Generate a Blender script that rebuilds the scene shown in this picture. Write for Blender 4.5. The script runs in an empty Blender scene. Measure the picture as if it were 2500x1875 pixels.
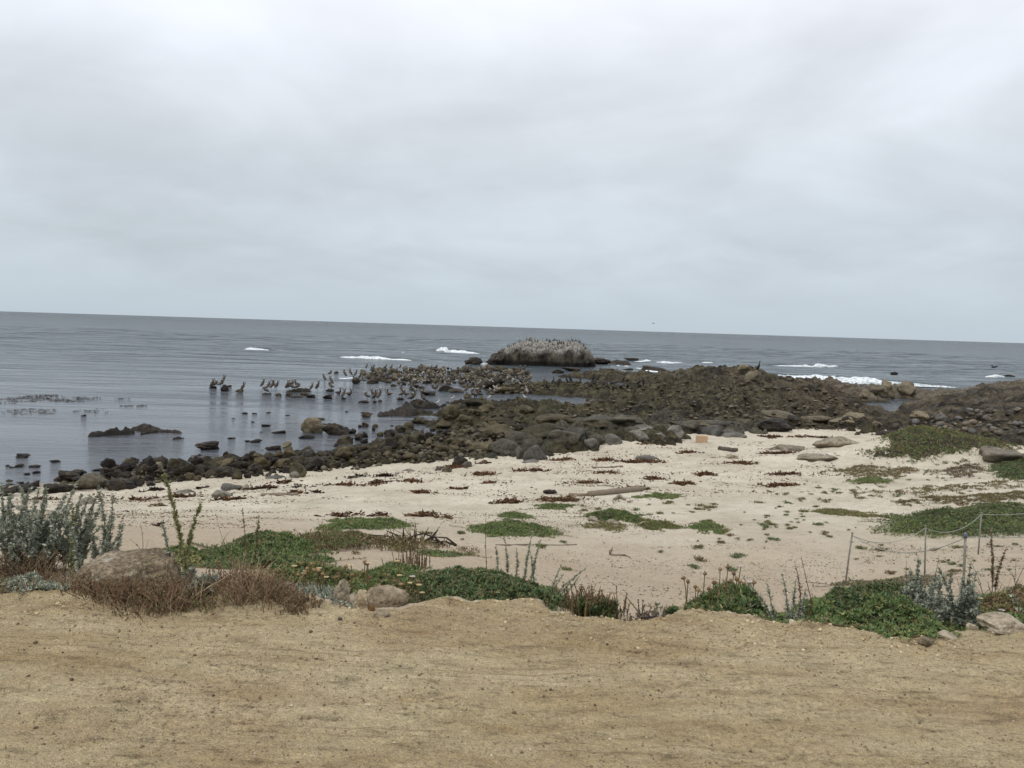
import bpy, bmesh, math, random
import numpy as np
from mathutils import Vector, Matrix, noise as mnoise

SC = bpy.context.scene
COL = SC.collection
random.seed(11)
RNG = np.random.default_rng(11)

# ------------------------------------------------------------------ camera
CAM_Z = 6.6
FPX = 2050.0                      # focal length in pixels of a 2500 px wide frame
PITCH = math.atan(139.0 / FPX)
ROLL = math.atan(78.0 / 2500.0)
cam = bpy.data.cameras.new('camera')
cam.sensor_width = 36.0
cam.lens = FPX / 2500.0 * 36.0
cam.clip_start = 0.05
cam.clip_end = 60000.0
camo = bpy.data.objects.new('camera', cam)
COL.objects.link(camo)
ROT = Matrix.Rotation(math.pi / 2 - PITCH, 4, 'X') @ Matrix.Rotation(ROLL, 4, 'Z')
camo.matrix_world = Matrix.Translation((0, 0, CAM_Z)) @ ROT
SC.camera = camo
RM = np.array(ROT.to_3x3())

# ------------------------------------------------------------------ light
SUN_EL, SUN_AZ = math.radians(52), math.radians(215)     # azimuth from +Y, clockwise
world = bpy.data.worlds.new('World')
SC.world = world
world.use_nodes = True
wt = world.node_tree
wt.nodes.clear()
def WN(t, **k):
    n = wt.nodes.new(t)
    for a, b in k.items():
        setattr(n, a, b)
    return n
wo = WN('ShaderNodeOutputWorld')
sky = WN('ShaderNodeTexSky', sky_type='NISHITA')
sky.sun_disc = False
sky.sun_elevation = SUN_EL
sky.sun_rotation = SUN_AZ
bg1 = WN('ShaderNodeBackground'); bg1.inputs['Strength'].default_value = 0.05
wt.links.new(sky.outputs[0], bg1.inputs['Color'])
tc = WN('ShaderNodeTexCoord')
sx = WN('ShaderNodeSeparateXYZ'); wt.links.new(tc.outputs['Generated'], sx.inputs[0])
def M(op, a, b=None, c=None):
    n = WN('ShaderNodeMath', operation=op)
    for i, v in enumerate((a, b, c)):
        if v is None: continue
        if isinstance(v, (int, float)): n.inputs[i].default_value = v
        else: wt.links.new(v, n.inputs[i])
    return n.outputs[0]
zc = M('MAXIMUM', sx.outputs[2], 0.0)
den = M('ADD', zc, 0.30)
u = M('DIVIDE', sx.outputs[0], den); v = M('DIVIDE', sx.outputs[1], den)
cx = WN('ShaderNodeCombineXYZ'); wt.links.new(u, cx.inputs[0]); wt.links.new(v, cx.inputs[1])
def cloud(scale, det, rough, off):
    mp = WN('ShaderNodeMapping'); mp.inputs['Location'].default_value = off
    mp.inputs['Scale'].default_value = (0.9, 1.0, 1.0)
    wt.links.new(cx.outputs[0], mp.inputs[0])
    n = WN('ShaderNodeTexNoise'); n.inputs['Scale'].default_value = scale
    n.inputs['Detail'].default_value = det; n.inputs['Roughness'].default_value = rough
    n.inputs['Distortion'].default_value = 0.4
    wt.links.new(mp.outputs[0], n.inputs['Vector'])
    return n.outputs['Fac']
c1 = cloud(1.5, 4.0, 0.55, (3.1, 7.4, 0)); c2 = cloud(4.0, 4.0, 0.5, (1.7, 2.2, 0))
mod = M('ADD', M('MULTIPLY', M('SUBTRACT', c1, 0.5), 0.52), M('MULTIPLY', M('SUBTRACT', c2, 0.5), 0.24))
# the cloud sheet is smooth overhead and close to the horizon
fade = M('MINIMUM', M('MULTIPLY', zc, 12.0), 1.0)
mod = M('ADD', M('MULTIPLY', mod, fade), 1.0)
gr = WN('ShaderNodeValToRGB')
wt.links.new(zc, gr.inputs[0])
SKY = [(0.0, (.402, .462, .512)), (0.03, (.422, .480, .528)), (0.10, (.462, .512, .556)), (0.17, (.482, .526, .570)),
       (0.25, (.570, .606, .655)), (0.36, (.755, .782, .845)), (0.7, (.90, .92, .96)), (1.0, (.96, .98, 1.0))]
el = gr.color_ramp.elements
while len(el) < len(SKY): el.new(0.5)
for e, (p, c) in zip(el, SKY):
    e.position = p; e.color = (*c, 1)
mx = WN('ShaderNodeVectorMath', operation='SCALE')
wt.links.new(gr.outputs[0], mx.inputs[0]); wt.links.new(mod, mx.inputs['Scale'])
bg2 = WN('ShaderNodeBackground'); bg2.inputs['Strength'].default_value = 1.24
wt.links.new(mx.outputs[0], bg2.inputs['Color'])
mixs = WN('ShaderNodeMixShader'); mixs.inputs[0].default_value = 0.94     # overcast: the cloud sheet covers nearly all of it
wt.links.new(bg1.outputs[0], mixs.inputs[1]); wt.links.new(bg2.outputs[0], mixs.inputs[2])
wt.links.new(mixs.outputs[0], wo.inputs['Surface'])

sl = bpy.data.lights.new('sun', 'SUN'); sl.energy = 1.2; sl.angle = math.radians(14); sl.color = (1.0, 0.97, 0.90)
so = bpy.data.objects.new('sun', sl); COL.objects.link(so)
sd = Vector((math.sin(SUN_AZ) * math.cos(SUN_EL), math.cos(SUN_AZ) * math.cos(SUN_EL), math.sin(SUN_EL)))
so.rotation_euler = sd.to_track_quat('Z', 'Y').to_euler(); so.location = sd * 50

vs = SC.view_settings
vs.view_transform = 'Standard'; vs.look = 'None'; vs.exposure = 0.14; vs.gamma = 1.0; vs.use_curve_mapping = False
SC.render.engine = 'CYCLES'
SC.cycles.max_bounces = 6

# ------------------------------------------------------------------ numeric helpers
def _h(ix, iy, s):
    h = (ix.astype(np.int64) * 374761393 + iy.astype(np.int64) * 668265263 + s * 974634777) & 0xffffffff
    h = ((h ^ (h >> 13)) * 1274126177) & 0xffffffff
    return ((h ^ (h >> 16)) & 0xffffff) / float(0xffffff)
def vn(x, y, s=0):
    x = np.asarray(x, float); y = np.asarray(y, float)
    ix, iy = np.floor(x), np.floor(y)
    fx, fy = x - ix, y - iy
    fx = fx * fx * (3 - 2 * fx); fy = fy * fy * (3 - 2 * fy)
    a = _h(ix, iy, s); b = _h(ix + 1, iy, s); c = _h(ix, iy + 1, s); d = _h(ix + 1, iy + 1, s)
    return (a + (b - a) * fx + (c - a) * fy + (a - b - c + d) * fx * fy) * 2 - 1
def fbm(x, y, o=4, s=0, g=0.5):
    t, a, n = 0.0, 1.0, 0.0
    ca, sa = 0.8, 0.6
    for k in range(o):
        t = t + a * vn(x, y, s + k * 17); n += a; a *= g
        x, y = (x * ca - y * sa) * 2.03 + 5.3, (x * sa + y * ca) * 2.03 + 1.7
    return t / n
def worley(x, y, s=0):
    x = np.asarray(x, float); y = np.asarray(y, float)
    ix, iy = np.floor(x), np.floor(y)
    f1 = np.full(x.shape, 9.0); f2 = np.full(x.shape, 9.0); idv = np.zeros(x.shape)
    for dx in (-1, 0, 1):
        for dy in (-1, 0, 1):
            cx_, cy_ = ix + dx, iy + dy
            px, py = cx_ + _h(cx_, cy_, s), cy_ + _h(cx_, cy_, s + 7)
            d = np.hypot(px - x, py - y)
            m = d < f1
            f2 = np.where(m, f1, np.minimum(f2, d)); idv = np.where(m, _h(cx_, cy_, s + 13), idv); f1 = np.where(m, d, f1)
    return f1, f2, idv
def sstep(a, b, x):
    t = np.clip((np.asarray(x, float) - a) / (b - a), 0, 1)
    return t * t * (3 - 2 * t)

def ray(px, py):
    d = RM @ np.array([(px - 1250.0) / FPX, -(py - 937.5) / FPX, -1.0])
    return d / np.linalg.norm(d)
def on_plane(px, py, z=0.0):
    d = ray(px, py)
    t = (z - CAM_Z) / d[2]
    return np.array([d[0] * t, d[1] * t, z])
def az_of(px):
    d = ray(px, 760 + 78 * px / 2500.0 + 40)
    return math.atan2(d[0], d[1])

# ------------------------------------------------------------------ terrain heights
# terrace edge read as (px, py) at z = 5
EDGE = [(-60, 1452), (0, 1450), (150, 1448), (300, 1450), (450, 1450), (600, 1452), (700, 1466), (800, 1480), (880, 1492), (990, 1493), (1012, 1486), (1060, 1479), (1110, 1472),
        (1150, 1478), (1200, 1475), (1262, 1471), (1300, 1471), (1340, 1492), (1390, 1503), (1460, 1512), (1520, 1520), (1580, 1519), (1640, 1508), (1690, 1491), (1740, 1488),
        (1820, 1502), (1890, 1523), (1950, 1525), (2010, 1527), (2080, 1536), (2150, 1550), (2210, 1562), (2260, 1558), (2310, 1550), (2380, 1541), (2440, 1536), (2560, 1532)]
_e = np.array([on_plane(a, b, 5.0) for a, b in EDGE])
E_AZ = np.arctan2(_e[:, 0], _e[:, 1]); E_R = np.hypot(_e[:, 0], _e[:, 1])
def edge_r(az):
    base = np.interp(az, E_AZ, E_R)
    o1 = E_R[0] * math.cos(E_AZ[0]) / np.maximum(np.cos(az), 0.02)
    o2 = E_R[-1] * math.cos(E_AZ[-1]) / np.maximum(np.cos(az), 0.02)
    r = np.where(az < E_AZ[0], o1, np.where(az > E_AZ[-1], o2, base))
    return np.where(np.abs(az) > math.radians(80), 999.0, r)

P = [  # px, py, z, rock
 (0,1380,4.85,0),(200,1380,4.8,0),(400,1415,4.8,0),(0,1300,3.6,0),(0,1260,2.5,0),(0,1230,1.2,0),(0,1213,.45,0),(0,1150,-.3,.3),
 (300,1300,3.5,0),(300,1260,2.5,0),(300,1225,1.25,0),(300,1197,.45,0),(300,1165,.05,1),(300,1130,-.35,.5),
 (600,1420,4.5,0),(600,1385,3.8,0),(600,1300,3.2,0),(600,1250,2.1,0),(600,1200,1.2,0),(600,1165,.6,0),(600,1150,.25,1),(600,1120,-.1,1),(600,1050,-.6,.3),
 (900,1450,4.7,0),(900,1400,4.1,0),(900,1365,3.6,0),(900,1310,3.1,0),(900,1250,2.3,0),(900,1190,1.5,0),(900,1150,.8,0),(900,1125,.4,1),(900,1100,.05,1),(900,1060,-.3,.6),
 (1100,1440,4.75,0),(1100,1390,4.4,0),(1300,1460,4.6,0),(1200,1350,3.3,0),(1200,1290,2.5,0),(1200,1200,1.7,0),(1200,1130,.85,0),(1150,1108,.5,1),(1100,1060,.05,1),
 (1500,1500,4.3,0),(1500,1440,3.6,0),(1500,1380,3.05,0),(1500,1320,2.65,0),(1500,1200,1.9,0),(1500,1130,1.3,0),(1500,1092,1.05,0),(1430,1076,1.2,1),(1320,1098,.9,1),(1600,1076,1.2,1),(1700,1078,1.1,.1),
 (1800,1500,4.62,0),(1700,1480,4.5,0),(1800,1440,3.4,0),(2065,1435,2.9,0),(1800,1320,2.65,0),(1800,1200,1.9,0),(1800,1120,1.4,0),(1800,1076,1.1,0),(1800,1052,1.1,.55),(1800,1035,1.1,1),
 (2100,1510,4.68,0),(2300,1500,4.72,0),(2480,1490,4.7,0),(2300,1440,3.8,0),(2300,1400,3.0,0),(2300,1330,2.7,0),(2300,1270,2.5,0),(2300,1200,2.1,0),(2300,1140,1.8,0),
 (2160,1092,1.7,0),(2080,1076,1.2,0),(2050,1130,1.6,0),
 (2500,1400,3.3,0),(2500,1300,2.8,0),(2500,1200,2.4,0),(2500,1140,2.2,0),
 (2000,1060,1.1,.05),(2000,1040,1.1,1),(2400,1062,1.5,.8)]
W = [  # px, range, z, rock
 (2180,35.5,2.45,0),(2260,35.5,2.9,0),(2340,36,2.5,0),(2440,36,2.2,0),(2220,41,1.1,1),(2380,41,1.3,1),
 (2500,46,1.9,1),(2500,54,2.6,1),(2400,52,2.5,1),(2400,59,2.9,1),(2400,68,3.0,1),(2500,72,3.2,1),(2450,84,2.0,1),(2280,56,1.5,1),(2290,64,2.3,1),(2290,78,2.0,1),(2250,62,1.2,1),
 (2200,68,-.7,1),(2205,72,-1.0,1),(2190,77,-1.0,1),(2182,84,-1.0,1),(2215,91,-.7,1),(2235,80,.4,1),(2150,88,.1,1),(2150,74,.7,1),(2205,63,.25,1),(2100,69,1.2,1),(2100,62,1.1,1),(2100,92,.9,1),
 (2000,97,1.2,1),(2000,75,1.2,1),(2000,55,1.1,1),(2200,102,.4,1),(2350,98,.8,1),
 (1850,116,-.6,1),(2000,113,-.6,1),(2150,112,-.6,1),(2300,108,-.5,1),(2450,98,-.6,1),(1880,98,1.3,1),
 (1850,99,2.2,1),(1800,99,2.4,1),(1700,101,2.2,1),(1600,103,1.8,1),(1700,90,1.6,1),(1700,80,1.2,1),(1700,69,1.0,1),(1700,60,1.1,1),(1700,52,1.0,1),
 (1500,114,.8,1),(1430,114,.7,1),(1440,103,-.8,1),(1500,102,-.9,1),(1560,100,-.8,1),(1600,103,-.1,1),(1500,87,.3,1),(1500,81,.4,1),(1400,112,-.9,1),(1380,102,-.8,1),(1420,92,.2,1),(1460,75,-.5,1),(1510,74,-.6,1),(1560,74,-.3,1),(1500,66,.3,1),(1500,69,-.1,1),(1500,56,1.15,1),(1500,47,1.35,1),
 (1600,92,.7,1),(1600,75,1.0,1),(1600,60,1.2,1),(1560,124,-.5,1),(1650,120,-.5,1),
 (1400,128,-1.2,.3),(1340,106,-.5,1),(1340,97,-.1,1),(1340,88,.6,1),(1300,78,-.5,1),(1340,77,-.6,1),(1385,77,-.4,1),(1340,70,.35,1),(1355,66,-.4,1),(1340,60,.6,1),(1340,50,.9,1),(1340,44,1.1,1),
 (1250,106,-.4,1),(1200,120,-.5,1),(1200,96,-.05,1),(1200,85,-.4,1),(1200,78,-.35,1),(1200,70,.1,1),(1200,62,.2,1),(1200,52,.35,1),(1200,45,.6,1),(1250,88,.45,1),
 (1050,128,-.5,1),(1050,110,-.2,1),(1050,95,-.35,1),(1050,80,-.5,.6),(1050,65,-.15,1),(1050,55,-.1,1),(1050,46,.05,1),
 (880,110,-.4,1),(880,70,-.6,.3),(950,50,-.25,1),(500,110,-1,0),(500,60,-.8,0),(500,44,-.5,0),(0,110,-1,0),(0,60,-.8,0),(0,40,-.45,.3),(200,38,-.4,.3)]
for px in range(0, 2501, 250):
    W.append((px, 150, -2.2, .2)); W.append((px, 185, -3, 0))
_cp = []
for px, py, z, rk in P:
    q = on_plane(px, py, z); _cp.append((math.atan2(q[0], q[1]), math.log(math.hypot(q[0], q[1])), z, rk))
for px, dep, z, rk in W:          # W gives depth straight ahead, not range
    _cp.append((az_of(px), math.log(dep / math.cos(az_of(px))), z, rk))
_cp = np.array(_cp)
AK = 1.0
_c = _cp[:, :2] * np.array([AK, 1.0])
_D = np.hypot(_c[:, None, 0] - _c[None, :, 0], _c[:, None, 1] - _c[None, :, 1])
_n = len(_c)
_A = np.zeros((_n + 1, _n + 1)); _A[:_n, :_n] = _D; _A[:_n, _n] = 1; _A[_n, :_n] = 1
_A[:_n, :_n] += np.eye(_n) * -0.004
_wz = np.linalg.solve(_A, np.concatenate([_cp[:, 2], [0]]))
_wr = np.linalg.solve(_A, np.concatenate([_cp[:, 3], [0]]))
def base_fields(az, r):
    a = np.clip(az, -0.62, 0.62).ravel(); l = np.log(np.clip(r, 5.0, 200)).ravel()
    z = np.full(a.shape, _wz[-1]); k = np.full(a.shape, _wr[-1])
    for i in range(_n):
        d = np.hypot(a * AK - _c[i, 0], l - _c[i, 1])
        z += _wz[i] * d; k += _wr[i] * d
    return z.reshape(az.shape), np.clip(k, 0, 1).reshape(az.shape)

def heights(az, r):
    x, y = r * np.sin(az), r * np.cos(az)
    z, rk = base_fields(az, r)
    z = np.where((z < .1) & (r > 30), .1 + (z - .1) * 2.3, z)
    jag = fbm(x * 1.3, y * 1.3, 4, 31)
    rock = sstep(.38, .62, rk + .22 * jag)
    er = edge_r(az)
    rock = np.where(r < 22, 0, rock)
    # sand: low undulation and footprints
    sand_h = .05 * fbm(x * .5, y * .5, 3, 3) + .018 * fbm(x * 2.2, y * 2.2, 3, 5)
    f1, f2, _ = worley(x * 1.7, y * 1.7, 40)
    tramp = sstep(.1, .5, fbm(x * .16 + 3, y * .16, 2, 8) + .35)
    sand_h = sand_h - .10 * np.exp(-(f1 / .26) ** 2) * tramp + .03 * np.exp(-((f1 - .42) / .12) ** 2) * tramp
    f1, f2, _ = worley(x * 3.3, y * 3.3, 42)
    sand_h = sand_h - .035 * np.exp(-(f1 / .3) ** 2) * sstep(-.2, .3, fbm(x * .3, y * .3, 2, 9))
    # rock: rounded blocks split by cracks, ledges and weed tufts
    wx = x + .5 * fbm(x * .8, y * .8, 2, 61); wy = y + .5 * fbm(x * .8 + 9, y * .8, 2, 63)
    f1, f2, idv = worley(wx * .50, wy * .50, 50)
    g1, g2, idg = worley(wx * 1.35 + 3, wy * 1.35, 52)
    rock_h = .42 * (idv - .5) + .34 * np.sqrt(np.clip(f2 - f1, 0, 1)) - .17 + .17 * (idg - .5) + .20 * np.sqrt(np.clip(g2 - g1, 0, 1)) - .1
    rock_h += .24 * fbm(x * .28, y * .28, 4, 70) + .13 * fbm(x * 2.2, y * 2.2, 4, 71, .6)
    amp = np.interp(r, [28, 45, 120], [.62, .95, 1.25])
    big = fbm(x * .16 + .4 * fbm(x * .5, y * .5, 2, 66), y * .30, 3, 67) * 3.2
    fr = big - np.floor(big)
    rock_h = rock_h * 1.1 + .40 * (np.floor(big) + sstep(.0, .16, fr) - big) + .10
    m1, m2, mi = worley(wx * 3.1, wy * 3.1, 54)
    rock_h += .16 * (mi - .5) + .14 * np.sqrt(np.clip(m2 - m1, 0, 1)) - .30 * np.exp(-((f2 - f1) / .07) ** 2) * (idv > .3) - .12
    calmr = 1 - .45 * sstep(.30, .60, az) * sstep(45, 55, r)
    hs = z + sand_h
    hr = z + rock_h * amp * calmr + (-.85 + .85 * sstep(.18, .62, rk + .25 * jag))
    h = np.where(r < 22, hs, np.maximum(hs - .9 * (rock > .9), hr))
    # terrace
    ter = 5.0 + .035 * fbm(x * .45, y * .45, 3, 90) + .014 * fbm(x * 3.1, y * 4.5, 3, 91) + .009 * fbm(x * 12, y * 16, 4, 92, .65)
    g1, g2, idg = worley(x * 16, y * 16, 95)
    ter = ter + .007 * np.clip(.5 - g1, 0, 1) * (idg > .62) * 2 + .035 * sstep(-.5, 0, r - er) * (fbm(x * 6, y * 6, 4, 97, .6) + .2)
    ru = np.sin((y + .12 * fbm(x * .4, y * .8, 2, 98)) * 2 * math.pi / .055)
    ter = ter - .004 * np.clip(ru, 0, 1) * sstep(.15, .45, fbm(x * .25, y * 2.2, 2, 99))
    # shallow wheel scrapes along the road
    yy = y + .018 * x + .02 * fbm(x * .7, x * 0, 2, 88)
    tr = np.exp(-((yy - 3.85) / .17) ** 2) * sstep(1.4, .2, x) + .8 * np.exp(-((yy - 3.17) / .12) ** 2)
    ter = ter - .011 * np.clip(np.sin(yy * 2 * math.pi / .062), 0, 1) ** 2 * tr * sstep(-.35, .25, fbm(x * .8, yy * 14, 3, 87)) 
    ejag = er + .07 * fbm(x * 8, y * 8, 4, 33, .6) + .05 * fbm(x * 2.2, y * 2.2, 2, 34)
    k = sstep(0, .42, r - ejag)
    h = ter * (1 - k) + np.minimum(h, ter - .12 * k) * k
    zone = np.where(r < ejag + .10, 2, 0)                             # 2 dirt, 0 beyond
    return h, hs, hr, zone, rk

fine = np.radians(np.arange(-35.5, 35.5001, 0.105))
out = []
a_, st = 35.5, .2
while a_ < 180:
    a_ += st; st = min(st * 1.25, 8.0); out.append(min(a_, 180.0))
out = np.radians(np.array(out))
AZ = np.concatenate([-out[::-1], fine, out])
RR = [0.4]
while RR[-1] < 190:
    rr = RR[-1]
    RR.append(rr * (1.12 if rr < 2.2 else (1.0048 if rr < 12 else (1.0042 if rr < 26 else (1.0055 if rr < 130 else 1.02)))))
RR = np.array(RR)
GA, GR = np.meshgrid(AZ, RR)
GH, GS, GROCKH, GZONE, GRK = heights(GA, GR)
GX, GY = GR * np.sin(GA), GR * np.cos(GA)

def hgt(x, y):
    x = np.asarray(x, float); y = np.asarray(y, float)
    a = np.arctan2(x, y); r = np.clip(np.hypot(x, y), RR[0], RR[-2])
    i = np.clip(np.searchsorted(AZ, a) - 1, 0, len(AZ) - 2); j = np.clip(np.searchsorted(RR, r) - 1, 0, len(RR) - 2)
    ta = np.clip((a - AZ[i]) / (AZ[i + 1] - AZ[i]), 0, 1); tr = np.clip((r - RR[j]) / (RR[j + 1] - RR[j]), 0, 1)
    return (GH[j, i] * (1 - ta) + GH[j, i + 1] * ta) * (1 - tr) + (GH[j + 1, i] * (1 - ta) + GH[j + 1, i + 1] * ta) * tr
_T = np.concatenate([np.arange(2.0, 12, .02), np.arange(12, 60, .06), np.arange(60, 200, .2)])
def hit(px, py, water=True):
    """first point of ground (or sea) that pixel looks at"""
    d = ray(px, py)
    hl = math.hypot(d[0], d[1])
    t = _T / hl
    X, Y, Z = d[0] * t, d[1] * t, CAM_Z + d[2] * t
    H = hgt(X, Y)
    if water: H = np.maximum(H, 0.0)
    b = np.nonzero(Z <= H)[0]
    if len(b) == 0:
        q = on_plane(px, py, 0.0); return q
    k = b[0]
    return np.array([X[k], Y[k], H[k]])
def project(x, y, z):
    c = RM.T @ np.array([x, y, z - CAM_Z])
    return 1250 + FPX * c[0] / -c[2], 937.5 - FPX * c[1] / -c[2]
def px_m(p):
    """metres that one photo pixel spans at p"""
    return float(np.dot(np.array(p) - np.array([0, 0, CAM_Z]), RM @ np.array([0, 0, -1.0]))) / FPX

# ------------------------------------------------------------------ mesh helpers
def np_mesh(name, V, F, col=None, smooth=True):
    """V (n,3); F list of int arrays, each (m,3) or (m,4)"""
    me = bpy.data.meshes.new(name)
    V = np.asarray(V, np.float32)
    me.vertices.add(len(V)); me.vertices.foreach_set('co', V.ravel())
    F = [np.asarray(f, np.int32) for f in F if len(f)]
    loops = np.concatenate([f.ravel() for f in F])
    tot = np.concatenate([np.full(len(f), f.shape[1], np.int32) for f in F])
    st = np.concatenate([[0], np.cumsum(tot)[:-1]]).astype(np.int32)
    me.loops.add(len(loops)); me.loops.foreach_set('vertex_index', loops)
    me.polygons.add(len(tot)); me.polygons.foreach_set('loop_start', st); me.polygons.foreach_set('loop_total', tot)
    me.polygons.foreach_set('use_smooth', np.full(len(tot), smooth, bool))
    me.update(calc_edges=True)
    if col is not None:
        at = me.color_attributes.new('Col', 'FLOAT_COLOR', 'POINT')
        c = np.ones((len(V), 4), np.float32); c[:, :3] = col
        at.data.foreach_set('color', c.ravel())
    return me
def link(name, me, mat=None, parent=None, loc=None):
    o = bpy.data.objects.new(name, me); COL.objects.link(o)
    if mat is not None and len(me.materials) == 0: me.materials.append(mat)
    if parent is not None: o.parent = parent
    if loc is not None: o.location = loc
    return o
def tag(o, label=None, cat=None, group=None, kind=None):
    if label: o['label'] = label
    if cat: o['category'] = cat
    if group: o['group'] = group
    if kind: o['kind'] = kind
    return o
def empty(name, loc, rz=0.0):
    o = bpy.data.objects.new(name, None); COL.objects.link(o); o.location = [float(t) for t in loc]
    o.rotation_euler = (0, 0, rz); o.empty_display_size = .1
    return o
class Geo:
    def __init__(s): s.v, s.q, s.t, s.c, s.n = [], [], [], [], 0
    def add(s, V, Q=None, T=None, C=(.5, .5, .5)):
        V = np.asarray(V, float)
        if Q is not None and len(Q): s.q.append(np.asarray(Q) + s.n)
        if T is not None and len(T): s.t.append(np.asarray(T) + s.n)
        s.v.append(V); c = np.empty((len(V), 3)); c[:] = C; s.c.append(c); s.n += len(V)
    def build(s, name, mat, parent=None, smooth=True, loc=None):
        F = []
        if s.q: F.append(np.concatenate(s.q))
        if s.t: F.append(np.concatenate(s.t))
        me = np_mesh(name, np.concatenate(s.v), F, np.concatenate(s.c), smooth)
        return link(name, me, mat, parent, loc)
    def tube(s, pts, rad, col, sides=5, flat=1.0):
        pts = np.asarray(pts, float); n = len(pts)
        rad = np.broadcast_to(np.asarray(rad, float), (n,))
        tg = np.gradient(pts, axis=0); tg /= np.linalg.norm(tg, axis=1)[:, None] + 1e-9
        ref = np.array([0, 1.0, 0]) if abs(tg[0, 1]) < .8 else np.array([1.0, 0, 0])
        V = []
        for i in range(n):
            u_ = np.cross(tg[i], ref); u_ /= np.linalg.norm(u_) + 1e-9
            w_ = np.cross(tg[i], u_)
            a = np.arange(sides) * 2 * math.pi / sides
            V.append(pts[i] + rad[i] * (np.cos(a)[:, None] * u_ + flat * np.sin(a)[:, None] * w_))
        V = np.concatenate(V)
        Q = [[i * sides + k, i * sides + (k + 1) % sides, (i + 1) * sides + (k + 1) % sides, (i + 1) * sides + k] for i in range(n - 1) for k in range(sides)]
        c0 = len(V); V = np.vstack([V, pts[0], pts[-1]])
        T = [[c0, (k + 1) % sides, k] for k in range(sides)] + [[c0 + 1, (n - 1) * sides + k, (n - 1) * sides + (k + 1) % sides] for k in range(sides)]
        C = np.asarray(col, float)
        if C.ndim == 2: C = np.vstack([np.repeat(C, sides, axis=0), C[0], C[-1]])
        s.add(V, Q, T, C)
    def sprigs(s, Pn, Ax, L, Wd, k, spread, cols, cj=.25, rng=RNG, bend=.25):
        """k lance-shaped leaves round each point Pn along axis Ax"""
        Pn = np.asarray(Pn, float); N = len(Pn)
        if N == 0: return
        Ax = np.asarray(Ax, float); Ax = Ax / (np.linalg.norm(Ax, axis=1)[:, None] + 1e-9)
        A = np.repeat(Ax, k, axis=0); B = np.repeat(Pn, k, axis=0); n = N * k
        rnd = rng.normal(size=(n, 3)); rad = rnd - (rnd * A).sum(1)[:, None] * A; rad /= np.linalg.norm(rad, axis=1)[:, None] + 1e-9
        th = spread * (.5 + .7 * rng.random(n))[:, None]
        d = A * np.cos(th) + rad * np.sin(th)
        Ln = (np.repeat(np.broadcast_to(L, (N,)), k) * (.6 + .7 * rng.random(n)))[:, None]
        side = np.cross(d, A + .3 * rng.normal(size=(n, 3))); side /= np.linalg.norm(side, axis=1)[:, None] + 1e-9
        w = (np.repeat(np.broadcast_to(Wd, (N,)), k) * (.7 + .6 * rng.random(n)))[:, None]
        nn = np.cross(side, d)
        mid = B + d * Ln * .5 + nn * Ln * bend * .3
        V = np.stack([B, mid + side * w * .5, B + d * Ln - nn * Ln * bend * .2, mid - side * w * .5], axis=1).reshape(-1, 3)
        Q = np.arange(n * 4).reshape(-1, 4)
        cols = np.asarray(cols, float)
        ci = cols[rng.integers(0, len(cols), N)]
        c = np.repeat(ci, k, axis=0) * (1 + cj * (rng.random(n)[:, None] * 2 - 1))
        s.add(V, Q, None, np.repeat(np.clip(c, 0, 1), 4, axis=0))

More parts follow.
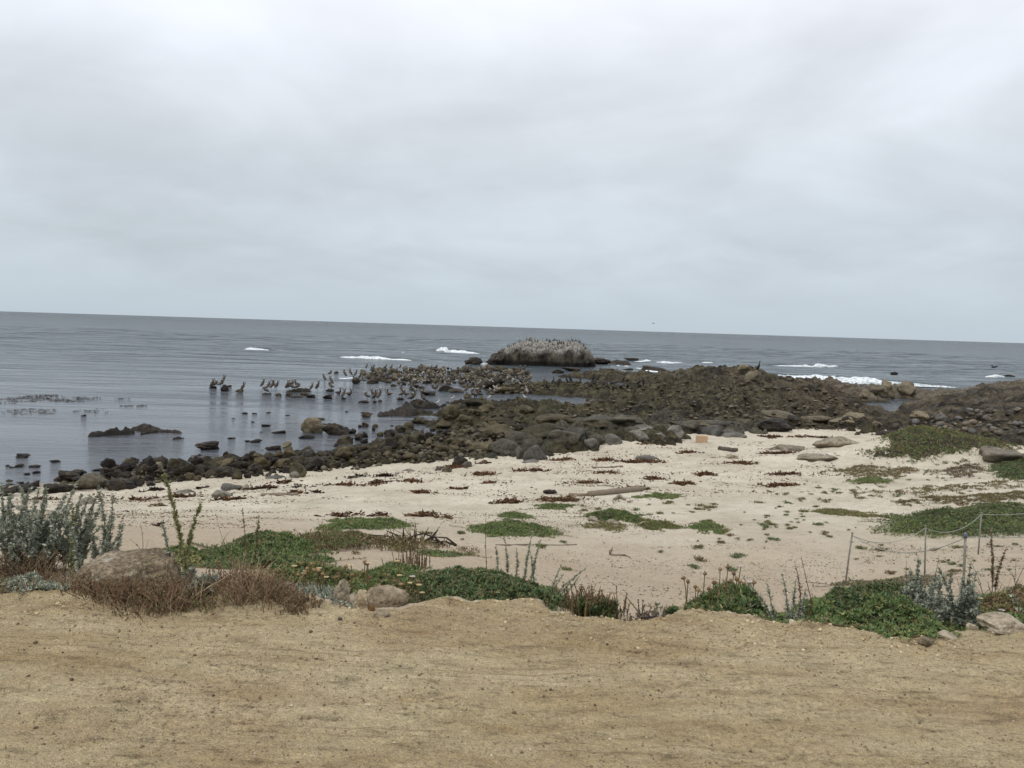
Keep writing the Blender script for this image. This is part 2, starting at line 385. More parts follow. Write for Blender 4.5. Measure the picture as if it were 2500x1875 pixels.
# ------------------------------------------------------------------ material helpers
class MT:
    def __init__(s, name, rough=.85, spec=.25):
        s.m = bpy.data.materials.new(name); s.m.use_nodes = True; s.t = s.m.node_tree
        s.b = s.t.nodes['Principled BSDF']; s.b.inputs['Roughness'].default_value = rough
        s.b.inputs['Specular IOR Level'].default_value = spec
        s.tc = None
    def n(s, t, **k):
        x = s.t.nodes.new(t)
        for a, b in k.items(): setattr(x, a, b)
        return x
    def l(s, a, b): s.t.links.new(a, b)
    def pos(s):
        if s.tc is None: s.tc = s.n('ShaderNodeTexCoord')
        return s.tc.outputs['Object']
    def geo(s): return s.n('ShaderNodeNewGeometry').outputs['Position']
    def noise(s, scale, det=4, rough=.55, vec=None, st=None, loc=(0, 0, 0)):
        x = s.n('ShaderNodeTexNoise'); x.inputs['Scale'].default_value = scale; x.inputs['Detail'].default_value = det; x.inputs['Roughness'].default_value = rough
        v_ = vec or s.pos()
        if st or any(loc):
            mp = s.n('ShaderNodeMapping'); mp.inputs['Scale'].default_value = st or (1, 1, 1); mp.inputs['Location'].default_value = loc
            s.l(v_, mp.inputs[0]); v_ = mp.outputs[0]
        s.l(v_, x.inputs['Vector']); return x.outputs['Fac']
    def vor(s, scale, vec=None, feat='F1'):
        x = s.n('ShaderNodeTexVoronoi'); x.inputs['Scale'].default_value = scale; x.feature = feat
        s.l(vec or s.pos(), x.inputs['Vector']); return x.outputs['Distance']
    def ramp(s, f, stops, interp='LINEAR'):
        x = s.n('ShaderNodeValToRGB'); x.color_ramp.interpolation = interp; e = x.color_ramp.elements
        while len(e) < len(stops): e.new(.5)
        for q, (p, c) in zip(e, stops):
            q.position = p; q.color = (*c, 1) if hasattr(c, '__len__') else (c, c, c, 1)
        s.l(f, x.inputs[0]); return x.outputs[0]
    def mix(s, f, a, b, mode='MIX'):
        x = s.n('ShaderNodeMix', data_type='RGBA', blend_type=mode)
        for i, v_ in ((0, f), (6, a), (7, b)):
            if isinstance(v_, (int, float)): x.inputs[i].default_value = v_ if x.inputs[i].type != 'RGBA' else (v_, v_, v_, 1)
            elif isinstance(v_, tuple): x.inputs[i].default_value = (*v_, 1)
            else: s.l(v_, x.inputs[i])
        return x.outputs[2]
    def math(s, op, a, b=None, c=None):
        x = s.n('ShaderNodeMath', operation=op)
        for i, v_ in enumerate((a, b, c)):
            if v_ is None: continue
            if isinstance(v_, (int, float)): x.inputs[i].default_value = v_ if x.inputs[i].type != 'RGBA' else (v_, v_, v_, 1)
            else: s.l(v_, x.inputs[i])
        return x.outputs[0]
    def attr(s, name, fac=False):
        x = s.n('ShaderNodeAttribute'); x.attribute_name = name; return x.outputs['Fac' if fac else 'Color']
    def color(s, c):
        if isinstance(c, tuple): s.b.inputs['Base Color'].default_value = (*c, 1)
        else: s.l(c, s.b.inputs['Base Color'])
    def bump(s, h, dist, strength=1.0, prev=None):
        x = s.n('ShaderNodeBump'); x.inputs['Distance'].default_value = dist; x.inputs['Strength'].default_value = strength
        s.l(h, x.inputs['Height'])
        if prev is not None: s.l(prev, x.inputs['Normal'])
        s.l(x.outputs[0], s.b.inputs['Normal']); return x.outputs[0]

def vcol_mat(name, rough=.8, amt=.35, scale=30, spec=.2, trans=0.0):
    m = MT(name, rough, spec)
    f = m.noise(scale, 3)
    k = m.ramp(f, [(.3, 1 - amt), (.7, 1 + amt * .4)])
    m.color(m.mix(1.0, m.attr('Col'), k, 'MULTIPLY'))
    return m.m
# ------------------------------------------------------------------ materials
def rock_mat(name, a, b, c, scale=1.0, weed=None, weed_z=(0.0, .5), bump=.03, rough=.8, patch=.5, bleach=None):
    """a/b mottling, c specks; weed: colour of tidal growth below weed_z"""
    m = MT(name, rough, .3)
    g = m.geo()
    f = m.noise(1.3 * scale, 6, .62, g)
    col = m.ramp(f, [(.30, a), (.52, b), (.70, c)])
    f2 = m.noise(9 * scale, 5, .65, g)
    col = m.mix(1.0, col, m.ramp(f2, [(.32, .45), (.5, 1.0), (.68, 1.4)]), 'MULTIPLY')
    if weed:
        sp = m.n('ShaderNodeSeparateXYZ'); m.l(g, sp.inputs[0])
        nz = m.math('ADD', sp.outputs[2], m.math('MULTIPLY', m.math('SUBTRACT', m.noise(1.7, 5, .6, g), .5), -1.9))
        k = m.n('ShaderNodeMapRange'); k.inputs[1].default_value = weed_z[0]; k.inputs[2].default_value = weed_z[1]; k.inputs[3].default_value = 1; k.inputs[4].default_value = 0
        m.l(nz, k.inputs[0])
        wc = m.mix(m.noise(6, 4, .6, g), weed[0], weed[1])
        col = m.mix(k.outputs[0], col, wc)
        r = m.mix(k.outputs[0], rough, .55)
        m.l(r, m.b.inputs['Roughness'])
    oi = m.n('ShaderNodeObjectInfo')
    col = m.mix(1.0, col, m.ramp(oi.outputs['Random'], [(0, (.62, .62, .62)), (.5, (1.0, .97, .93)), (1, (1.35, 1.3, 1.2))]), 'MULTIPLY')
    m.color(col)
    h = m.math('ADD', m.noise(2.5 * scale, 6, .65, g), m.math('MULTIPLY', m.noise(16 * scale, 4, .7, g), .35))
    m.bump(h, bump * 3)
    return m.m

# dirt
m = MT('dirt', .95, .1)
p = m.geo()
big = m.noise(.8, 4, .55, p, st=(.55, 1.5, 1))
mid = m.noise(3.5, 5, .6, p, st=(.5, 1.6, 1))
col = m.ramp(big, [(.30, (.41, .315, .188)), (.45, (.560, .450, .270)), (.60, (.645, .535, .345)), (.74, (.58, .47, .31))])
col = m.mix(.55, col, m.ramp(mid, [(.3, (.35, .24, .125)), (.5, (.565, .455, .275)), (.70, (.58, .465, .30))]))
col = m.mix(m.math('MULTIPLY', m.ramp(m.noise(1.1, 3, .5, p, loc=(4, 9, 0)), [(.52, 0.0), (.7, 1.0)]), .4), col, (.43, .295, .165))
stk = m.noise(2.2, 5, .65, p, st=(.35, 9, 1), loc=(2, 5, 0))
col = m.mix(m.math('MULTIPLY', m.ramp(stk, [(.56, 0.0), (.64, 1.0)]), m.ramp(m.noise(.7, 3, .5, p, loc=(8, 1, 0)), [(.45, 0.0), (.6, .55)])), col, (.25, .175, .095))
v_ = m.vor(95, p); v2 = m.vor(38, p)
col = m.mix(1.0, col, m.mix(m.ramp(m.noise(1.7, 4, .6, p, loc=(1, 1, 5)), [(.38, 0.2), (.62, 1.0)]), (1.0, 1.0, 1.0), m.ramp(m.noise(36, 5, .75, p), [(.32, .30), (.44, .92), (.68, 1.32)])), 'MULTIPLY')
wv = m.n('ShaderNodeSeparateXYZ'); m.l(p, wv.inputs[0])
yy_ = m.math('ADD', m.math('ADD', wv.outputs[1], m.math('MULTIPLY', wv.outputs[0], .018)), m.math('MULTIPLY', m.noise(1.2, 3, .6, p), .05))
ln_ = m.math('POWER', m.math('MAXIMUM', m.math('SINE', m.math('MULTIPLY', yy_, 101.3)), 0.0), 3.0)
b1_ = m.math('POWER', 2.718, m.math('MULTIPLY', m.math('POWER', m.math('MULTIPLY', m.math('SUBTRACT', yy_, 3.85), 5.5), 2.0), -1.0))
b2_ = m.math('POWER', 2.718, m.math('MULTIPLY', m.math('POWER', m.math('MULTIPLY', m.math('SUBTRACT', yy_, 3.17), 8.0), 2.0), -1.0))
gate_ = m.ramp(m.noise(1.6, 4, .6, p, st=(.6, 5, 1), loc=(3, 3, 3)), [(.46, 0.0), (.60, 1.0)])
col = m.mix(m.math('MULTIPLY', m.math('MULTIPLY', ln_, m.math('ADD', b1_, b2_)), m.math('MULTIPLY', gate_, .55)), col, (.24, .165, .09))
col = m.mix(1.0, col, m.ramp(m.noise(9, 6, .72, p, st=(.55, 1.5, 1)), [(.34, .55), (.46, .94), (.56, 1.0), (.70, 1.22)]), 'MULTIPLY')
col = m.mix(m.ramp(m.noise(1.4, 4, .6, p, st=(.5, 1.3, 1), loc=(5, 5, 2)), [(.50, 0.0), (.62, .5)]), col, m.mix(1.0, col, (.70, .62, .50), 'MULTIPLY'))
col = m.mix(1.0, col, m.ramp(m.noise(130, 3, .7, p), [(.3, .70), (.7, 1.25)]), 'MULTIPLY')
sp_ = m.n('ShaderNodeTexVoronoi'); sp_.inputs['Scale'].default_value = 60; m.l(p, sp_.inputs['Vector'])
sc_ = m.n('ShaderNodeSeparateColor'); m.l(sp_.outputs['Color'], sc_.inputs[0])
pk = m.math('MULTIPLY', m.math('GREATER_THAN', sc_.outputs[0], .90), m.math('LESS_THAN', sp_.outputs['Distance'], .30))
pc = m.mix(m.math('GREATER_THAN', sc_.outputs[1], .45), (.13, .10, .075), (.55, .48, .36))
col = m.mix(m.math('MULTIPLY', pk, .8), col, pc)
m.color(col)
m.bump(m.math('ADD', m.math('MULTIPLY', m.noise(30, 6, .72, p), 1.4), m.math('MULTIPLY', v_, .5)), .035)
DIRT = m.m
# beach sand
m = MT('beach_sand', .95, .1)
p = m.geo()
sp = m.n('ShaderNodeSeparateXYZ'); m.l(p, sp.inputs[0])
col = m.ramp(m.noise(.45, 5, .6, p), [(.3, (.430, .376, .292)), (.5, (.525, .470, .375)), (.7, (.60, .548, .445))])
col = m.mix(1.0, col, m.ramp(m.noise(3.1, 5, .65, p), [(.28, .82), (.5, 1.0), (.75, 1.07)]), 'MULTIPLY')
# the trodden path down from the terrace is tanner
r2 = m.n('ShaderNodeMapRange'); r2.inputs[1].default_value = 11.5; r2.inputs[2].default_value = 20; r2.inputs[3].default_value = 1; r2.inputs[4].default_value = 0
m.l(m.math('ADD', sp.outputs[1], m.math('MULTIPLY', m.math('SUBTRACT', m.noise(.5, 3, .6, p), .5), 6)), r2.inputs[0])
col = m.mix(m.math('MULTIPLY', r2.outputs[0], .9), col, m.mix(m.noise(1.6, 4, .6, p), (.36, .282, .198), (.48, .395, .292)))
col = m.mix(1.0, col, m.ramp(m.noise(26, 4, .7, p), [(.32, .74), (.5, 1.0), (.8, 1.12)]), 'MULTIPLY')
# brown flecks of fine scattered plant bits
f = m.noise(5.5, 6, .75, p, st=(.6, 1.3, 1))
col = m.mix(m.math('MULTIPLY', m.ramp(f, [(.57, 0.0), (.66, 1.0)]), .5), col, (.20, .14, .085))
# wet, darker sand next to the water
w_ = m.n('ShaderNodeMapRange'); w_.inputs[1].default_value = .12; w_.inputs[2].default_value = .5; w_.inputs[3].default_value = 1; w_.inputs[4].default_value = 0
m.l(m.math('ADD', sp.outputs[2], m.math('MULTIPLY', m.math('SUBTRACT', m.noise(1.2, 4, .6, p), .5), .3)), w_.inputs[0])
col = m.mix(m.math('MULTIPLY', w_.outputs[0], .65), col, (.17, .14, .105))
m.color(col)
m.bump(m.math('ADD', m.noise(7, 6, .7, p), m.math('MULTIPLY', m.noise(45, 3, .7, p), .3)), .07)
SAND = m.m

WEED = ((.008, .006, .004), (.028, .020, .011))
REEF_M = rock_mat('reef_rock', (.050, .040, .022), (.100, .083, .048), (.150, .125, .080), 1.0, WEED, (-.35, .75), .035)
# tint the reef: olive in the middle, brown to the right, grey bedrock beside the sand
m_ = MT('reef_rock', .85, .25)
g = m_.geo()
sp = m_.n('ShaderNodeSeparateXYZ'); m_.l(g, sp.inputs[0])
f = m_.noise(.75, 8, .70, g)
ol = m_.ramp(f, [(.34, (.011, .008, .004)), (.44, (.034, .028, .013)), (.55, (.070, .060, .030)), (.70, (.125, .108, .064))])
br = m_.ramp(f, [(.34, (.015, .010, .006)), (.44, (.040, .030, .017)), (.55, (.086, .066, .041)), (.70, (.16, .130, .088))])
gy = m_.ramp(f, [(.28, (.035, .034, .030)), (.5, (.085, .082, .074)), (.72, (.155, .15, .137))])
xr = m_.n('ShaderNodeMapRange'); xr.inputs[1].default_value = 8; xr.inputs[2].default_value = 34
m_.l(m_.math('ADD', sp.outputs[0], m_.math('MULTIPLY', m_.math('SUBTRACT', m_.noise(.09, 3, .6, g), .5), 30)), xr.inputs[0])
col = m_.mix(xr.outputs[0], ol, br)
x3 = m_.n('ShaderNodeMapRange'); x3.inputs[1].default_value = 33; x3.inputs[2].default_value = 40; m_.l(m_.math('ADD', sp.outputs[0], m_.math('MULTIPLY', m_.math('SUBTRACT', m_.noise(.15, 3, .6, g), .5), 14)), x3.inputs[0])
pl = m_.ramp(m_.noise(.55, 7, .68, g, st=(.5, 1, 2.2)), [(.32, (.035, .028, .020)), (.46, (.10, .080, .056)), (.56, (.165, .137, .10)), (.72, (.25, .215, .165))])
col = m_.mix(x3.outputs[0], col, pl)
blk = m_.ramp(m_.noise(.42, 8, .72, g, st=(.8, 1.2, 1), loc=(7, 3, 1)), [(.535, 0.0), (.575, 1.0)])
col = m_.mix(m_.math('MULTIPLY', blk, m_.math('SUBTRACT', .85, m_.math('MULTIPLY', x3.outputs[0], .6))), col, (.012, .009, .006))
gm = m_.attr('grey', True)
col = m_.mix(gm, col, gy)
col = m_.mix(1.0, col, m_.ramp(m_.noise(6.5, 5, .7, g), [(.32, .35), (.5, 1.0), (.68, 1.6)]), 'MULTIPLY')
nz = m_.math('ADD', sp.outputs[2], m_.math('MULTIPLY', m_.math('SUBTRACT', m_.noise(1.1, 6, .65, g), .5), -2.4))
k = m_.n('ShaderNodeMapRange'); k.inputs[1].default_value = -.25; k.inputs[2].default_value = .42; k.inputs[3].default_value = 1; k.inputs[4].default_value = 0
m_.l(nz, k.inputs[0])
wd = m_.mix(m_.noise(5, 4, .6, g), (.010, .008, .006), (.035, .025, .015))
ngm = m_.math('SUBTRACT', 1.0, gm)
col = m_.mix(m_.math('MULTIPLY', k.outputs[0], ngm), col, wd)
m_.color(col)
m_.bump(m_.math('ADD', m_.noise(2.6, 7, .7, g), m_.math('MULTIPLY', m_.noise(14, 4, .7, g), .3)), .26)
REEF_M = m_.m

ROCK_OLIVE = rock_mat('olive_rock', (.022, .017, .009), (.062, .051, .027), (.112, .094, .056), 1.2, WEED, (-.45, .70), .03)
ROCK_DARK = rock_mat('weedy_rock', (.009, .007, .005), (.022, .016, .010), (.060, .045, .027), 2.0, None, bump=.035, rough=.6)
ROCK_TAN = rock_mat('tan_rock', (.085, .07, .045), (.135, .115, .078), (.18, .155, .11), 1.0, WEED, (-.75, .25), .02)
CLOD = rock_mat('dirt_clod', (.09, .065, .04), (.15, .11, .07), (.22, .17, .11), 6.0, None, bump=.01)
ROCK_GREY = rock_mat('grey_rock', (.045, .042, .035), (.100, .094, .081), (.18, .171, .150), 1.2, None, bump=.02)
ROCK_SAND = rock_mat('buried_rock', (.12, .105, .080), (.20, .175, .135), (.28, .25, .20), 1.0, None, bump=.02)
ROCK_PINK = rock_mat('granite', (.20, .155, .10), (.31, .25, .17), (.43, .37, .27), 4.0, None, bump=.02)
ROCK_WHITE = rock_mat('pale_stone', (.20, .165, .115), (.34, .295, .225), (.45, .405, .33), 4.0, None, bump=.014)
# the big boulder: pink-brown granite with orange and grey lichen
m = MT('lichened_granite', .9, .2)
g = m.geo()
col = m.ramp(m.noise(3.2, 7, .7, g), [(.28, (.105, .080, .052)), (.45, (.20, .155, .10)), (.58, (.29, .235, .165)), (.75, (.42, .37, .28))])
col = m.mix(1.0, col, m.ramp(m.noise(38, 4, .7, g), [(.34, .35), (.5, 1.0), (.66, 1.7)]), 'MULTIPLY')
col = m.mix(m.math('MULTIPLY', m.ramp(m.noise(6, 5, .7, g, loc=(3, 1, 4)), [(.62, 0.0), (.68, 1.0)]), .7), col, (.33, .16, .045))
col = m.mix(m.math('MULTIPLY', m.ramp(m.noise(9, 5, .7, g, loc=(7, 2, 1)), [(.60, 0.0), (.66, 1.0)]), .7), col, (.50, .46, .38))
col = m.mix(m.math('MULTIPLY', m.ramp(m.noise(5, 5, .7, g, loc=(1, 8, 3)), [(.60, 0.0), (.70, 1.0)]), .7), col, (.07, .062, .052))
m.color(col); m.bump(m.math('ADD', m.noise(7, 7, .72, g), m.math('MULTIPLY', m.noise(60, 3, .7, g), .15)), .07)
LICHEN = m.m
# bird rock
m = MT('guano_rock', .9, .2)
g = m.geo(); sp = m.n('ShaderNodeSeparateXYZ'); m.l(g, sp.inputs[0])
f = m.noise(.7, 6, .65, g, st=(1, 1, .6))
dk = m.ramp(f, [(.36, (.014, .012, .009)), (.48, (.052, .046, .035)), (.66, (.115, .103, .080))])
wh = m.ramp(m.noise(1.9, 8, .75, g, st=(1.5, 1.5, .7)), [(.38, (.030, .027, .022)), (.46, (.135, .125, .108)), (.55, (.28, .265, .24)), (.70, (.50, .48, .44))])
z_ = m.math('ADD', sp.outputs[2], m.math('MULTIPLY', m.math('SUBTRACT', m.noise(.35, 5, .65, g, st=(1, 1, .3)), .5), 4.5))
k = m.n('ShaderNodeMapRange'); k.inputs[1].default_value = 1.75; k.inputs[2].default_value = 2.8; m.l(z_, k.inputs[0])
col = m.mix(k.outputs[0], dk, wh)
k2 = m.n('ShaderNodeMapRange'); k2.inputs[1].default_value = .55; k2.inputs[2].default_value = .95; k2.inputs[3].default_value = 1; k2.inputs[4].default_value = 0
m.l(m.math('ADD', sp.outputs[2], m.math('MULTIPLY', m.math('SUBTRACT', m.noise(.8, 4, .6, g), .5), .5)), k2.inputs[0])
col = m.mix(k2.outputs[0], col, (.014, .012, .010))
m.color(col); m.bump(m.noise(1.8, 7, .7, g), .3)
GUANO = m.m

# water
m = MT('sea_water', .12, .5)
m.b.inputs['IOR'].default_value = 1.333
g = m.geo(); sp = m.n('ShaderNodeSeparateXYZ'); m.l(g, sp.inputs[0])
calm = m.n('ShaderNodeMapRange'); calm.inputs[1].default_value = 45; calm.inputs[2].default_value = 170; m.l(sp.outputs[1], calm.inputs[0])
col = m.mix(calm.outputs[0], (.058, .066, .080), (.022, .044, .054))
m.color(col)
rg = m.mix(calm.outputs[0], .085, .20); m.l(rg, m.b.inputs['Roughness'])
h1 = m.math('MULTIPLY', m.noise(1.1, 5, .6, g, st=(.45, 1.5, 1)), m.math('ADD', m.math('MULTIPLY', calm.outputs[0], .9), .17))
h2 = m.math('MULTIPLY', m.noise(.16, 5, .62, g, st=(.5, 1.7, 1)), m.math('MULTIPLY', calm.outputs[0], 4.5))
h3 = m.math('MULTIPLY', m.noise(4.0, 5, .65, g, st=(.6, 1.4, 1)), .065)
patch = m.ramp(m.noise(.06, 4, .6, g, st=(.4, 1.6, 1)), [(.38, .45), (.5, 1.0), (.64, 1.8)])
far_ = m.n('ShaderNodeMapRange'); far_.inputs[1].default_value = 250; far_.inputs[2].default_value = 1500; m.l(sp.outputs[1], far_.inputs[0])
h4 = m.math('MULTIPLY', m.noise(.035, 5, .65, g, st=(.5, 1.6, 1)), m.math('MULTIPLY', far_.outputs[0], 26.0))
hh = m.math('MULTIPLY', m.math('ADD', m.math('ADD', m.math('ADD', h1, h2), h3), h4), patch)
m.bump(hh, .8)
WATER = m.m

m = MT('foam', .9, .2)
g = m.geo()
m.color(m.ramp(m.noise(3.2, 5, .7, g), [(.36, (.22, .28, .31)), (.45, (.58, .64, .67)), (.56, (.88, .90, .91))]))
m.bump(m.noise(4, 5, .7, g), .25)
FOAM = m.m
m = MT('wave_water', .12, .5); m.b.inputs['IOR'].default_value = 1.333
g = m.geo(); m.color((.022, .046, .050)); m.bump(m.noise(1.5, 4, .6, g, st=(.5, 1.5, 1)), .2)
WAVE = m.m

LEAF = vcol_mat('leaves', .7, .25, 22, .25)
STALK = vcol_mat('stalks', .9, .3, 60, .15)
FEATHER = vcol_mat('feathers', .8, .25, 14, .2)
WRACK = vcol_mat('dried_seaweed', .9, .35, 25, .08)
WOOD = MT('driftwood', .9, .15)
f = WOOD.noise(6, 5, .65, None, st=(1, 9, 9))
WOOD.color(WOOD.ramp(f, [(.3, (.10, .078, .058)), (.5, (.20, .16, .12)), (.7, (.32, .265, .21))])); WOOD.bump(f, .02)
WOOD = WOOD.m
STUMP = MT('sawn_wood', .85, .2)
f = STUMP.noise(5, 5, .65, None, st=(6, 6, 1))
STUMP.color(STUMP.ramp(f, [(.3, (.27, .17, .10)), (.5, (.42, .29, .185)), (.7, (.52, .39, .27))])); STUMP.bump(f, .02)
STUMP = STUMP.m
DARKWOOD = MT('wet_timber', .85, .2); DARKWOOD.color(DARKWOOD.ramp(DARKWOOD.noise(8, 4, .6), [(.3, (.05, .042, .033)), (.7, (.12, .10, .08))])); DARKWOOD = DARKWOOD.m
POST = MT('weathered_post', .8, .3)
POST.color(POST.ramp(POST.noise(30, 4, .6), [(.3, (.13, .12, .10)), (.7, (.27, .255, .22))])); POST = POST.m
CAPM = MT('post_cap', .5, .4); CAPM.color(CAPM.ramp(CAPM.noise(40, 3), [(.3, (.07, .085, .12)), (.7, (.12, .14, .18))])); CAPM = CAPM.m
ROPE = MT('rope', .9, .2); ROPE.color(ROPE.ramp(ROPE.noise(80, 3), [(.3, (.20, .21, .185)), (.7, (.36, .37, .33))])); ROPE = ROPE.m

# ------------------------------------------------------------------ ground meshes
def sub_mesh(name, mask_face, mat, extra=None, H=None):
    H = GH if H is None else H
    nr, na = GH.shape
    j, i = np.nonzero(mask_face)
    q = np.stack([j * na + i, j * na + i + 1, (j + 1) * na + i + 1, (j + 1) * na + i], axis=1)[:, ::-1]
    used, inv = np.unique(q.ravel(), return_inverse=True)
    V = np.stack([GX.ravel()[used], GY.ravel()[used], H.ravel()[used]], axis=1)
    me = np_mesh(name, V, [inv.reshape(-1, 4)])
    if extra is not None:
        at = me.attributes.new('grey', 'FLOAT', 'POINT'); at.data.foreach_set('value', extra.ravel()[used].astype(np.float32))
    o = link(name, me, mat)
    o['kind'] = 'structure'
    return o
zf = GZONE[:-1, :-1]
def mx4(a): return np.maximum.reduce([a[:-1, :-1], a[1:, :-1], a[:-1, 1:], a[1:, 1:]])
wet = mx4(GH) > -.7
jj = fbm(GX * .5, GY * .5, 4, 201)
# grey bedrock: a band hugging the sand between x -2 m and 15 m, and the wall of the right-hand plateau
GB = np.array([on_plane(a, b, 1.1) for a, b in ((1150, 1100), (1250, 1092), (1400, 1062), (1500, 1045), (1620, 1040), (1750, 1052), (1880, 1056))])
gr_ = np.interp(GA, np.arctan2(GB[:, 0], GB[:, 1]), np.hypot(GB[:, 0], GB[:, 1]))
grey = np.exp(-((GR - gr_) / (3.2 + 2 * jj)) ** 2) * sstep(.0 - .06, .0 + .02, GA + .03 * jj) * (1 - sstep(.27, .31, GA + .02 * jj))
rr_ = sstep(.40, .44, GA + .02 * jj) * sstep(40, 44, GR)
grey = np.clip(grey * .40 + .35 * rr_ * sstep(-.1, .4, jj), 0, 1)
dirt = sub_mesh('dirt_path', zf == 2, DIRT)
far = GR > 22
sandH = np.where(far, GS, GH)
beach = sub_mesh('beach', (zf == 0) & wet & (mx4(np.where(far, GS - GROCKH, 1)) > -.35) & (mx4(np.where(far, -GRK, 0)) > -.72), SAND, None, sandH)
reef = sub_mesh('rock_reef', (zf == 0) & wet & (mx4(np.where(far, GROCKH - GS, -1)) > -.35), REEF_M, grey, GROCKH)

# sea
WA = np.concatenate([-out[::-1], np.radians(np.arange(-35.5, 35.501, .2)), out])
WR = [8.0]
while WR[-1] < 40000: WR.append(WR[-1] * (1.012 if WR[-1] < 420 else 1.12) if WR[-1] > 24 else WR[-1] * 1.1)
WR = np.array(WR)
wa, wr = np.meshgrid(WA, WR); wx_, wy_ = wr * np.sin(wa), wr * np.cos(wa)
amp = np.interp(wr, [20, 60, 110, 160, 300, 420, 900], [.008, .022, .06, .22, .48, .45, 0]) * np.interp(wx_, [-60, 40], [.8, 1.15])
wz = amp * (fbm(wx_ * .035, wy_ * .11 + .02 * wx_, 3, 300) * 1.4 + .5 * fbm(wx_ * .2, wy_ * .5, 2, 303))
na = len(WA)
j, i = np.meshgrid(np.arange(len(WR) - 1), np.arange(na - 1), indexing='ij'); j, i = j.ravel(), i.ravel()
q = np.stack([j * na + i, j * na + i + 1, (j + 1) * na + i + 1, (j + 1) * na + i], axis=1)[:, ::-1]
sea = link('sea', np_mesh('sea', np.stack([wx_.ravel(), wy_.ravel(), wz.ravel()], 1), [q]), WATER); sea['kind'] = 'structure'

# ------------------------------------------------------------------ breaking waves
def wave(pts, width, height, label, foam=True, dark=True, thick=1.0, seed=0):
    """pts: (px, py) along the crest on the sea, nearest edge of the foam"""
    W_ = np.array([on_plane(a, b, 0.0) for a, b in pts])
    s_ = np.concatenate([[0], np.cumsum(np.hypot(*np.diff(W_[:, :2], axis=0).T))])
    L = s_[-1]; n = max(24, int(L / .30)); u_ = np.linspace(0, L, n)
    cxp, cyp = np.interp(u_, s_, W_[:, 0]), np.interp(u_, s_, W_[:, 1])
    c = np.array([cxp.mean(), cyp.mean(), 0]); env = np.clip(np.sin(np.pi * u_ / L), 0, 1) ** .6 * np.clip(.85 + .5 * fbm(u_ * .22 + seed * 3, u_ * 0, 3, 430), .3, 1.1)
    root = empty('breaking_wave', c); tag(root, label, 'wave')
    if dark:
        n2 = 60; t = np.linspace(-.35 * L, 1.35 * L, n2); e2 = np.clip(np.cos((t / L - .5) / .85 * math.pi / 2), 0, 1)
        X = np.interp(t, u_, cxp) + np.where(t < 0, t, 0) + np.where(t > L, t - L, 0); Y = np.interp(t, u_, cyp)
        prof = np.array([-1.0, -.7, -.4, -.15, .1, .5, 1.0, 1.6]); hp = np.array([-.12, .12, .45, .85, 1.0, .75, .3, -.12])
        V = np.stack([np.repeat(X, 8) - c[0], np.repeat(Y, 8) + np.tile(prof * height * 2.6, n2) - c[1] + 3.0 * height, np.repeat(e2 * .9 * height, 8) * np.tile(hp, n2) - .03 - .04 * (np.repeat(e2, 8) < .05)], 1)
        Q = [[a * 8 + b, a * 8 + b + 1, (a + 1) * 8 + b + 1, (a + 1) * 8 + b] for a in range(n2 - 1) for b in range(7)]
        link('swell', np_mesh('swell', V, [np.array(Q)[:, ::-1]]), WAVE, root)
    m_n = 15; v = np.linspace(0, 1, m_n)
    U, Vv = np.meshgrid(u_, v, indexing='ij')
    ei = np.repeat(env, m_n).reshape(n, m_n)
    nz1 = fbm(U * .35 + seed, Vv * 2 + seed, 4, 400 + seed); nz2 = fbm(U * 1.3, Vv * 5 + seed, 3, 410 + seed); nz3 = vn(U * .22 + seed, U * 0, 420)
    wd = width * ei * (.65 + .5 * nz3)
    yy = (Vv + .35 * nz1 * (Vv > .02)) * wd
    hh_ = height * ei * (np.sin(np.pi * np.clip(Vv, 0, 1)) ** .6) * (.85 + .35 * nz2 + .35 * nz1) - .06
    V = np.stack([np.repeat(cxp, m_n) - c[0], np.repeat(cyp, m_n) + yy.ravel() - c[1], hh_.ravel()], 1)
    a, b = np.meshgrid(np.arange(n - 1), np.arange(m_n - 1), indexing='ij'); a, b = a.ravel(), b.ravel()
    link('foam', np_mesh('foam', V, [np.stack([a * m_n + b, (a + 1) * m_n + b, (a + 1) * m_n + b + 1, a * m_n + b + 1], 1)]), FOAM, root)
    return root
wave([(594, 853), (625, 855), (656, 855)], 7, .75, 'small white breaker curling alone far out in front of the distant swell, above the pelicans', seed=1)
wave([(822, 874), (900, 878), (1010, 881)], 6, .75, 'long thin white breaker rolling in behind the bird-covered rubble', dark=True, seed=2)
wave([(932, 861), (965, 862), (1005, 863)], 3, .35, 'faint short streak of foam just behind the long thin breaker', dark=False, seed=3)
wave([(1063, 856), (1100, 862), (1173, 864)], 15, 1.35, 'thick white breaker collapsing beside the guano-topped islet', seed=4)
wave([(1862, 893), (1925, 897), (1990, 897), (2050, 895)], 8, .85, 'double-humped white breaker offshore of the reef, ahead of the longer surf line', seed=5)
wave([(1868, 918), (1930, 926), (2000, 930), (2090, 936), (2200, 941), (2340, 946)], 8, .9, 'longest white surf line, breaking right behind the reef and the two tan boulders', dark=True, seed=6)
wave([(2405, 920), (2430, 921), (2456, 921)], 4, .55, 'small patch of white water beside the low dark rock offshore of the plateau', dark=False, seed=7)
wave([(1480, 890), (1530, 897), (1580, 905), (1630, 909)], 7, .3, 'thin wash of foam sliding between the islet ledge and the reef', dark=False, seed=8)
wave([(1545, 882), (1570, 883), (1595, 881)], 5, .35, 'short foam wash round the flat rock at the seaward end of the ledge', dark=False, seed=9)
wave([(812, 923), (840, 925), (880, 923)], 5, .12, 'low wash of foam around the first stones of the rubble, among pelicans', dark=False, seed=10)
wave([(1708, 886), (1730, 887), (1745, 887)], 3, .4, 'tiny whitecap out beyond the highest part of the reef', dark=True, seed=11)
